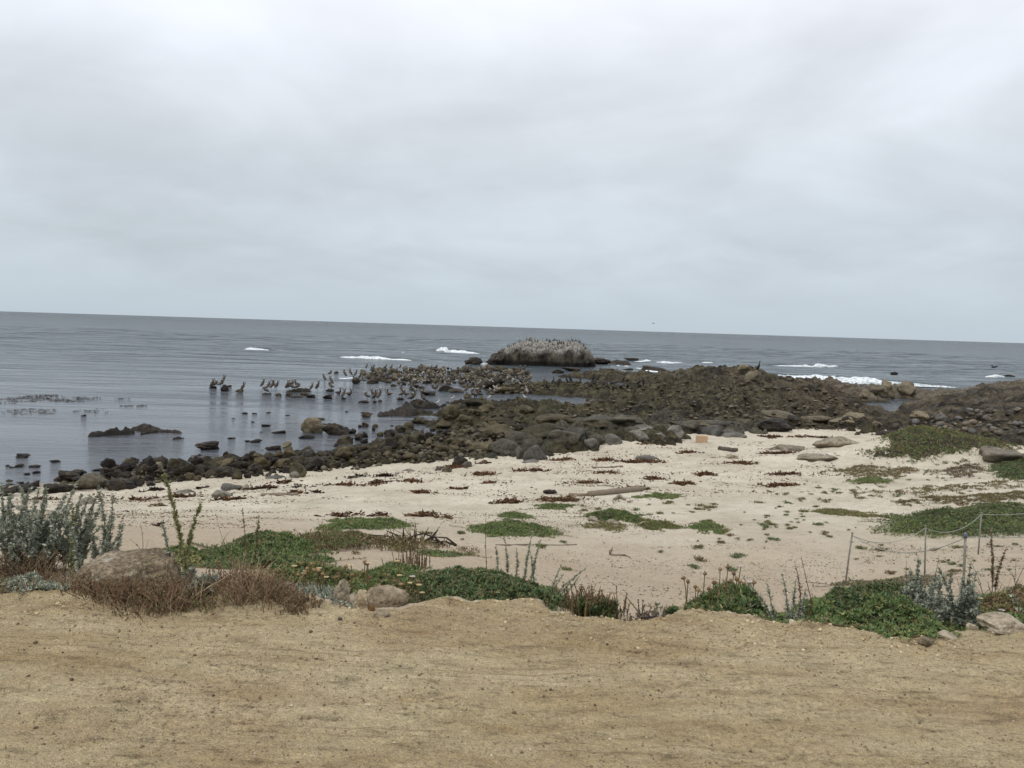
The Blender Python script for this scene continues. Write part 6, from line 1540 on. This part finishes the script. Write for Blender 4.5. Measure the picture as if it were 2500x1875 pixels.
def rim_clods():
    r = np.random.default_rng(66); n = 1500; az = r.uniform(-.62, .60, n); rr = edge_r(az) + .10 - .50 * r.random(n) ** 1.4; x, y = rr * np.sin(az), rr * np.cos(az)
    ok = (fbm(x * 2.2, y * 2.2, 3, 67) > -.15); x, y = x[ok], y[ok]; V0, F0 = ICO[2]; n = len(x); s = .003 + .012 * r.random(n) ** 3
    vs_ = np.array([rock_shape(750 + k, 2, .35, .8, .1)[0] for k in range(5)]); V = vs_[r.integers(0, 5, n)] * np.array([1, .85, .7]) * s[:, None, None]
    a = r.uniform(0, 6.28, n); ca, sa = np.cos(a)[:, None], np.sin(a)[:, None]; V = np.stack([V[..., 0] * ca - V[..., 1] * sa, V[..., 0] * sa + V[..., 1] * ca, V[..., 2]], -1) + np.stack([x, y, gz(x, y) + s * .2], 1)[:, None]
    cl = np.array([(.42, .32, .19), (.47, .37, .23), (.34, .25, .145), (.52, .43, .29), (.28, .205, .125)]); c = cl[r.integers(0, 5, n)]; m_ = len(V0)
    g = Geo(); g.add(V.reshape(-1, 3), None, (F0[None] + m_ * np.arange(n)[:, None, None]).reshape(-1, 3), np.repeat(c, m_, 0)); g.build('rim_clods', STALK, None, False)['kind'] = 'stuff'
rim_clods()

# ------------------------------------------------------------------ things washed up on the sand
RW = [(.095, .045, .026), (.14, .068, .038), (.065, .036, .022), (.19, .10, .058), (.12, .075, .042)]
DW = [(.030, .020, .014), (.05, .03, .02), (.02, .014, .01)]
def wrack(px, py, w, h, label, cols_=RW, n=None, seed=0, up=.06, name='seaweed', big=1.0, group=None):
    p = hit(px, py); s = px_m(p); W2 = w * s / 2 * 1.1; D2 = max(.12, h * s * 3.0)
    r = np.random.default_rng(5000 + seed); n = n or int(min(1500, 130 + 190 * W2 * 2))
    x = r.normal(size=n) * W2 * .42; y = r.normal(size=n) * D2 * .42 + .25 * D2 * np.sin(x / max(W2, .1) * 3 + seed); ok = (np.abs(x) < W2) ; x, y = x[ok], y[ok]
    keep = vn(x * 3 + seed, y * 5, 71) > -.25; keep[:12] = True; x, y = x[keep], y[keep]; n = len(x)
    L = (.05 + .11 * r.random(n)) * big; X, Y = p[0] + x, p[1] + y
    Pn = np.stack([x, y, gz(X, Y) - p[2] + .01 + up * r.random(n) ** 2 * np.exp(-(x / W2) ** 2)], 1)
    A = r.normal(size=(n, 3)) * np.array([1.4, .8, .22]) + np.array([0, 0, .06])
    g = Geo(); g.sprigs(Pn, A, L, L * .30, 2, .35, np.array(cols_), cj=.35, rng=r, bend=.6)
    o = g.build(name, WRACK, None, False, tuple(p)); tag(o, label, 'seaweed', group, 'stuff'); return o
WR_ = [(1110, 1142, 70, 8, RW, 'brown wrack piled beside the black weed-covered rock'), (1375, 1122, 60, 8, RW, 'thin red wrack trail ending at the large grey outcrop'), (1180, 1132, 36, 8, RW + DW, 'dark wrack lump in front of the bluish-grey stone'), (1170, 1160, 90, 8, RW, 'scattered wrack in the middle distance below the tan stone'),
 (1475, 1124, 50, 8, RW, 'bright red wrack patch left of the whaleback rock'), (1560, 1130, 130, 7, RW, 'longest bright red wrack line, just below the whaleback rock'), (1480, 1155, 56, 6, RW, 'slim red wrack streak alone in the open sand'), (1595, 1170, 66, 7, RW, 'two-lobed red wrack pile in the middle of the beach'),
 (1665, 1187, 64, 6, RW, 'red wrack streak nearer than the two-lobed pile'), (1720, 1159, 56, 5, RW, 'short brown wrack pair left of the far dome'), (1805, 1132, 76, 8, RW, 'curved red wrack pile under the small tan dome'), (1900, 1108, 90, 3, DW + RW, 'thin dark wrack line under the wide sandy dome'),
 (1905, 1186, 120, 6, RW, 'long red-brown wrack line on the right-hand sand'), (1920, 1158, 100, 6, RW, 'patchy orange wrack on the right-hand sand'), (1690, 1105, 70, 4, RW, 'faint wrack line in front of the orange wood block'), (1590, 1085, 70, 3, RW, 'faint wrack at the foot of the triangular outcrop'),
 (1985, 1068, 110, 6, DW + RW, 'dark wrack strip at the back of the beach near the dark rock'), (1880, 1067, 60, 7, RW + DW, 'red weed draped at the foot of the dark grey-black rock'), (1365, 1222, 120, 8, RW + BRW, 'mixed brown litter around the driftwood log'), (1240, 1228, 90, 6, RW, 'brown litter before the seaweed lump'),
 (1050, 1262, 120, 8, RW + BRW, 'orange-brown leaf litter behind the pointed green mound'), (840, 1262, 110, 8, RW + DW, 'dark red litter heap above the bright green strip'), (930, 1262, 70, 6, RW, 'red litter at the end of the bright green strip'), (310, 1222, 170, 6, RW, 'long red wrack line running from the pyramid rock'),
 (430, 1215, 130, 6, RW, 'red wrack line continuing below the low bluish rock'), (560, 1222, 70, 6, RW + DW, 'wrack tangled around the smooth grey-white slab'), (640, 1196, 120, 8, DW + RW, 'dark wrack band in the middle of the driftline'), (700, 1178, 90, 6, DW + RW, 'wrack just below the low pale slabs'),
 (745, 1192, 70, 7, DW, 'black-brown wrack heap in the driftline'), (860, 1166, 80, 8, DW, 'large black kelp pile in the driftline, first of two'), (935, 1164, 60, 8, DW, 'large black kelp pile in the driftline, second of two'), (920, 1182, 36, 12, DW + RW, 'round dark kelp lump below the two black piles'),
 (720, 1205, 32, 9, DW + RW, 'rounded brown kelp lump at the near end of the driftline'), (765, 1205, 40, 5, DW, 'flat dark kelp piece beside the rounded brown lump'), (1000, 1176, 120, 6, RW, 'reddish wrack trail leading out of the driftline'), (860, 1186, 130, 7, RW, 'rust wrack band below the black kelp piles'),
 (245, 1215, 50, 6, RW, 'wrack tail at the foot of the pyramid rock'), (383, 1237, 28, 8, BRW, 'small brown clump alone on bare sand below the driftline'), (100, 1222, 130, 5, DW + RW, 'dark wrack line on the sand by the flat weedy slab'), (380, 1198, 110, 5, DW, 'scattered dark bits on sand in front of the shore heap'),
 (500, 1192, 60, 4, DW, 'dark wrack bits between the shore heap and the grey rock'), (390, 1284, 14, 4, DW, 'tiny dark scrap on clean sand above the dark mat'), (1030, 1203, 80, 5, RW, 'thin rust trail crossing the clean sand'), (1290, 1150, 100, 4, RW, 'pale red trail in front of the large grey outcrop'),
 (1430, 1180, 80, 4, RW + BRW, 'thin brown trail behind the driftwood log'), (1560, 1196, 90, 4, RW + BRW, 'thin trail of scraps at the end of the driftwood log'), (1210, 1180, 70, 4, RW, 'faint reddish trail left of the seaweed lump'), (1110, 1195, 60, 4, RW, 'small red scrap group on clean sand')]
for k_, (px, py, w, h, cc, lb) in enumerate(WR_): wrack(px, py, w, h, lb, cc, seed=k_, up=.03 + h * .006, big=1.0 if py > 1150 else 1.25)
# scraps strewn all over the beach
def scraps(name, n, poly, cols_, seed, L0=.03, L1=.09, flat=.2):
    r = np.random.default_rng(seed); P_ = np.array([hit(a, b)[:2] for a, b in poly]); x0, y0 = P_.min(0); x1, y1 = P_.max(0)
    x = r.uniform(x0, x1, n * 4); y = r.uniform(y0, y1, n * 4); ok = in_poly(P_, x, y); x, y = x[ok], y[ok]
    d = 1.3 * fbm(x * .35, y * .9, 3, seed) + .9 * fbm(x * 1.6, y * 2.6, 3, seed + 1); k_ = d > r.uniform(-.15, .75, len(x)); x, y = x[k_][:n], y[k_][:n]; n = len(x)
    L = L0 + (L1 - L0) * r.random(n) ** 2; g = Geo()
    g.sprigs(np.stack([x, y, gz(x, y) + .006], 1), r.normal(size=(n, 3)) * np.array([1.4, .8, flat]) + np.array([0, 0, .06]), L, L * .3, 2, .3, np.array(cols_), cj=.4, rng=r, bend=.6)
    g.build(name, WRACK, None, False)['kind'] = 'stuff'
scraps('seaweed_scraps', 5500, [(0, 1215), (300, 1200), (620, 1170), (950, 1145), (1250, 1130), (1250, 1215), (900, 1215), (600, 1235), (300, 1262), (0, 1262)], DW + RW, 81)
scraps('seaweed_scraps', 5000, [(1250, 1130), (1500, 1098), (1850, 1075), (2050, 1110), (2000, 1200), (1500, 1230), (1200, 1240)], RW, 82, .04, .12)
scraps('driftline_scraps', 4500, [(0, 1222), (300, 1214), (600, 1192), (900, 1162), (1150, 1130), (1155, 1142), (900, 1186), (600, 1218), (300, 1236), (0, 1242)], RW + DW, 86, .04, .12)
scraps('litter', 6500, [(0, 1262), (600, 1235), (1200, 1215), (1500, 1230), (1700, 1290), (1500, 1330), (1000, 1330), (600, 1290), (0, 1300)], BRW + RW[:2], 83, .02, .06)
scraps('litter', 3000, [(1300, 1330), (2000, 1320), (2100, 1420), (1700, 1480), (1500, 1480), (1300, 1400)], BRW + GYB, 84, .012, .04)
scraps('litter', 1500, [(2100, 1320), (2500, 1330), (2500, 1410), (2100, 1430)], BRW + GYB + OLV[:1], 85, .015, .05)
# seedlings dotted over the sand
def tuft(px, py, w, cols_, label, seed):
    p = hit(px, py); s = px_m(p) * w / 2; r = np.random.default_rng(6000 + seed); n = int(26 + 10 * (w / 8))
    x = r.normal(size=n) * s * r.uniform(.3, .55); y = r.normal(size=n) * s * r.uniform(.3, .55) + x * r.uniform(-.6, .6)
    g = Geo(); L = max(.02, min(.045, s * .4)); g.sprigs(np.stack([x, y, gz(p[0] + x, p[1] + y) - p[2] + .004 + r.random(n) * .02], 1), r.normal(size=(n, 3)) * .9 + np.array([0, 0, .9]), L, L * .26, 4, .9, np.array(cols_), rng=r)
    o = g.build('beach_seedling', LEAF, None, False, tuple(p)); tag(o, label, 'plant', 'seedlings on the sand'); return o
rt = random.Random(91)
TN = {0: 'grey-green', 1: 'olive', 2: 'brownish'}
CS = {0: SAG[:1] + DGR + GRN[:1], 1: OLV + GRN[:1], 2: BRW + OLV[:1]}
ZN = [(1700, 1230, 2080, 1330, 60, 'on the open sand left of the large dark mat'), (1380, 1225, 1750, 1262, 26, 'on the sand around the driftwood'), (2080, 1160, 2500, 1235, 44, 'on the sand between the dune and the dark mat'), (2000, 1130, 2350, 1175, 24, 'just below the overgrown dune'),
      (2080, 1330, 2480, 1405, 24, 'on the sand around the rope posts'), (980, 1290, 1240, 1345, 10, 'beside the pointed green mound'), (1850, 1190, 2100, 1240, 22, 'on the far open sand')]
k_ = 0
for x0, y0, x1, y1, n, wh in ZN:
    for _ in range(n):
        px, py = rt.uniform(x0, x1), rt.uniform(y0, y1); c = rt.choice((0, 1, 1, 2)); w = 7 + 22 * rt.random() ** 1.6; k_ += 1
        tuft(px, py, w, CS[c], f'{"small" if w < 20 else "wide"} {TN[c]} seedling {wh}, {"near" if py > (y0 + y1) / 2 else "far"} {("left", "middle", "right")[min(2, int((px - x0) / (x1 - x0) * 3))]}', k_)
for px, py, w, c, lb in [(1705, 1338, 40, 1, 'olive tuft with two lobes on the tan trodden sand'), (1613, 1350, 18, 0, 'tiny green sprout on the tan trodden sand'), (1695, 1388, 28, 0, 'dark green sprout in the middle of the tan sand'), (1785, 1393, 34, 0, 'dark green sprout nearest to the leafy seed-head clump'), (1800, 1362, 42, 0, 'thin green trailing sprout on the tan sand'),
      (1710, 1370, 40, 2, 'brownish sprout between the olive tuft and the dark one'), (2100, 1340, 30, 1, 'olive sprout beside the leaning rope post'), (2150, 1345, 44, 2, 'brown trailing sprout between the rope posts'), (1320, 1336, 34, 1, 'brown-green sprout beside a long lying twig'), (1375, 1326, 20, 0, 'green sprout at the end of the long lying twig'), (1385, 1392, 28, 1, 'green clod-like sprout beside the leaning sagewort')]:
    k_ += 1; tuft(px, py, w, CS[c], lb, k_)

# driftwood
def log(pts, rads, label, mat=WOOD, name='driftwood', twigs=()):
    W_ = [hit(a, b) for a, b in pts]; c = W_[0]; L = []
    P_ = np.array([w - c + np.array([0, 0, rads[i] * .7]) for i, w in enumerate(W_)])
    t = np.linspace(0, 1, 24); Q = np.stack([np.interp(t, np.linspace(0, 1, len(P_)), P_[:, k]) for k in range(3)], 1)
    rr_ = np.interp(t, np.linspace(0, 1, len(rads)), rads) * (1 + .28 * fbm(t * 14, t * 0 + 3, 3, 77))
    Q[:, 2] += .01 * fbm(t * 6, t * 0, 2, 78)
    g = Geo(); g.tube(Q, rr_, (.3, .25, .2), 10)
    o = g.build(name, mat, None, True, tuple(c)); tag(o, label, 'driftwood'); return o
log([(1438, 1212), (1500, 1206), (1560, 1199), (1572, 1197)], [.085, .10, .085, .06], 'thickest bleached driftwood log lying across the sand')
log([(1391, 1210), (1415, 1212), (1445, 1209)], [.045, .05, .04], 'shorter thin driftwood stick touching the thick log\'s end')
log([(1468, 1208), (1485, 1204), (1494, 1196)], [.02, .022, .014], 'pale forked branch resting against the thick log')
log([(1500, 1222), (1512, 1214), (1526, 1222)], [.04, .05, .03], 'dark broken stump of driftwood in front of the thick log')
log([(1756, 1098), (1775, 1101), (1800, 1102)], [.10, .10, .08], 'dark squared timber lying on the far sand', DARKWOOD)
log([(1445, 1143), (1480, 1143), (1520, 1140)], [.03, .035, .03], 'thin weathered stick beyond the slim red streak')
log([(1458, 1187), (1500, 1188), (1515, 1187)], [.02, .022, .018], 'very thin stick just behind the thick log')
log([(640, 1212), (680, 1211), (728, 1210)], [.05, .06, .045], 'grey-brown log half buried next to the smooth grey slab')
log([(1210, 1331), (1280, 1333), (1360, 1333), (1408, 1331)], [.012, .014, .012, .008], 'long thin twig lying on the sand in front of the pointed mound')
b = log([(1490, 1357), (1510, 1357), (1525, 1357), (1538, 1363)], [.016, .014, .012, .010], 'curved root lying alone on the tan trodden sand, one end upright')
g = Geo(); g.tube([(.0, 0, .0), (-.02, 0, .05), (.02, .0, .10), (.04, 0, .14)], [.014, .012, .010, .005], (.2, .15, .11), 6); g.tube([(.0, 0, .02), (.03, 0, .09), (.05, 0, .07)], [.010, .009, .006], (.2, .15, .11), 6)
g.build('upright_root', WOOD, b)
# dead branches of the heath
p = hit(1050, 1330); root = empty('dead_branches', p); tag(root, 'tangle of dead dark branches on the heathy sand bank', 'branches')
rr2 = random.Random(9)
for k_ in range(11):
    a = rr2.uniform(-1.4, 1.4); L = rr2.uniform(.25, .6); x = rr2.uniform(-.5, .5); g = Geo()
    e = np.array([x + math.sin(a) * L, rr2.uniform(-.2, .2), L * rr2.uniform(.15, .6)])
    g.tube([(x, 0, 0), (x * .6 + e[0] * .4, .05, e[2] * .6), tuple(e)], [.018, .014, .006], (.05, .04, .03), 5); g.tube([tuple(e * .6), tuple(e * .8 + np.array([.1, .05, .12]))], [.009, .004], (.05, .04, .03), 4)
    g.build('branch', STALK, root)
# the orange block of sawn wood
p = hit(1715, 1081); s = px_m(p); w, h = 28 * s, 17 * s
bm = bmesh.new(); bmesh.ops.create_cube(bm, size=1); bmesh.ops.bevel(bm, geom=bm.edges[:], offset=.05, segments=2)
bmesh.ops.subdivide_edges(bm, edges=bm.edges[:], cuts=4, use_grid_fill=True)
for v in bm.verts:
    v.co += Vector((.03 * mnoise.noise(v.co * 3), .03 * mnoise.noise(v.co * 3 + Vector((5, 0, 0))), .04 * mnoise.noise(v.co * 2.5 + Vector((0, 7, 0)))))
    d = math.hypot(v.co.x + .12, v.co.z - .12)
    if v.co.y < -.3 and d < .16: v.co.y += .22
me = bpy.data.meshes.new('wood_block'); bm.to_mesh(me); bm.free()
o = link('wood_block', me, STUMP, None, (p[0], p[1] + .2, p[2] + h * .42)); o.scale = (w, w * .7, h); o.rotation_euler = (0, .03, -.2)
tag(o, 'orange-tan squared block of wood with a dark hollow, sitting below the grey bedrock', 'wood block')
# bristly brown kelp lump
V, F = rock_shape(901, 4, .35, .3, .25); V = V / (V.max(0) - V.min(0)) * 2
p = hit(1342, 1207); s = px_m(p); o = link('kelp_holdfast', np_mesh('kelp_holdfast', V, [F]), ROCK_DARK, None, (p[0], p[1] + .1, p[2] + .05)); o.scale = (19 * s, .16, 6.5 * s)
tag(o, 'dark hairy log-shaped lump of seaweed left of the driftwood', 'seaweed')

# ------------------------------------------------------------------ rope fence
def post(px_b, py_b, px_t, py_t, rad, label, cap=False, rng_m=None):
    if rng_m: q = place_line(px_b, 0, rng_m); p = np.array([q[0], q[1], float(gz(q[0], q[1]))])
    else: p = hit(px_b, py_b)
    d = ray(px_t, py_t); t = p[1] / d[1]; top = np.array([0, 0, CAM_Z]) + d * t
    g = Geo(); b = np.array([0, 0, -.1]); g.tube([tuple(b), tuple((top - p) * .5), tuple(top - p)], rad, (.2, .2, .18), 10)
    o = g.build('rope_post', POST, None, True, tuple(p)); tag(o, label, 'fence post', 'posts of the rope fence')
    h = Geo(); v = top - p
    if cap: h.tube([tuple(v - np.array([0, 0, .03])), tuple(v + np.array([0, 0, .0])), tuple(v + np.array([0, 0, .02])), tuple(v + np.array([0, 0, .028]))], [rad * 1.5, rad * 1.65, rad * 1.5, rad * .7], (.1, .1, .15), 10); h.build('cap', CAPM, o)
    else: h.tube([tuple(v + np.array([0, 0, -.008])), tuple(v + np.array([0, 0, .012]))], [rad * 1.25, rad * 1.1], (.3, .3, .28), 8); h.build('ring', POST, o)
    return top
t1 = post(2062, 1432, 2081, 1302, .012, 'leaning rope post standing nearest to the open sand')
t2 = post(2258, 1402, 2260, 1284, .012, 'straight rope post between the leaning one and the farthest one', rng_m=12.6)
t3 = post(2388, 1354, 2396, 1252, .013, 'farthest rope post, in front of the large dark mat')
t4 = post(2352, 0, 2357, 1306, .0135, 'thick rope post with a blue-grey cap above the sagewort shrub', True, rng_m=9.0)
def rope(a, b, sag, label, rad=.0052):
    t = np.linspace(0, 1, 28)[:, None]; P_ = a * (1 - t) + b * t; P_[:, 2] -= (4 * sag * t * (1 - t))[:, 0]
    g = Geo(); g.tube(P_ - a, rad, (.5, .5, .45), 6); o = g.build('rope', ROPE, None, True, tuple(a)); tag(o, label, 'rope'); return o
lo = np.array([0, 0, -.03])
rope(t1 + lo, t2 + lo, .16, 'sagging rope between the leaning post and the straight post')
rope(t2 + lo, t3 + lo, .17, 'sagging rope between the straight post and the farthest post')
rope(t1 + lo, t4 + lo, .20, 'long sagging rope from the leaning post to the thick capped post')
e1 = t3 + np.array([3.0, 1.0, .22]); rope(t3 + lo, e1, .12, 'rope running from the farthest post out of the picture')
e2 = t4 + np.array([2.2, .3, .02]); rope(t4 + lo, e2, .015, 'taut rope running from the capped post out of the picture')

# ------------------------------------------------------------------ kelp floating on the calm water
def kelp(px, py, w, h, label, n, seed):
    c = on_plane(px, py, 0); a = on_plane(px - w / 2, py, 0); f = on_plane(px, py - h / 2, 0); W2 = abs(c[0] - a[0]); D2 = abs(f[1] - c[1])
    r = np.random.default_rng(seed); x = r.uniform(-1, 1, n * 4); y = r.uniform(-1, 1, n * 4); ok = (x ** 2 + y ** 2 < 1) & (fbm(x * W2 * 2.2, y * D2 * 2.2, 3, seed) > .0); n = int(n * .5); x, y = x[ok][:n] * W2, y[ok][:n] * D2
    m_ = len(x); L = .06 + .10 * r.random(m_); g = Geo()
    g.sprigs(np.stack([x, y, .008 + .015 * r.random(m_)], 1), r.normal(size=(m_, 3)) * np.array([1.5, .8, .02]) + np.array([0, 0, .02]), L, L * .4, 3, .5, np.array([(.05, .037, .021), (.08, .058, .03), (.035, .026, .016)]), rng=r)
    for q_ in g.v: q_[:, 2] = .015 + .45 * (q_[:, 2] - .012)
    o = g.build('floating_kelp', WRACK, None, False, tuple(c)); tag(o, label, 'kelp')
kelp(60, 975, 150, 26, 'largest raft of brown kelp floating at the picture\'s edge', 1500, 1)
kelp(185, 975, 110, 16, 'raft of kelp next to the largest one, toward open water', 600, 2)
kelp(70, 1005, 140, 16, 'nearer raft of kelp floating before the largest one', 700, 3)
kelp(230, 1003, 110, 10, 'sparse kelp raft nearer than the others', 260, 4)
kelp(320, 991, 80, 5, 'thin streak of kelp lying farthest toward the pelicans', 160, 5)
kelp(300, 973, 50, 3, 'tiny streak of kelp behind the thin one', 60, 6)
kelp(120, 1010, 60, 4, 'small kelp scrap cluster at the near side of the rafts', 60, 7)
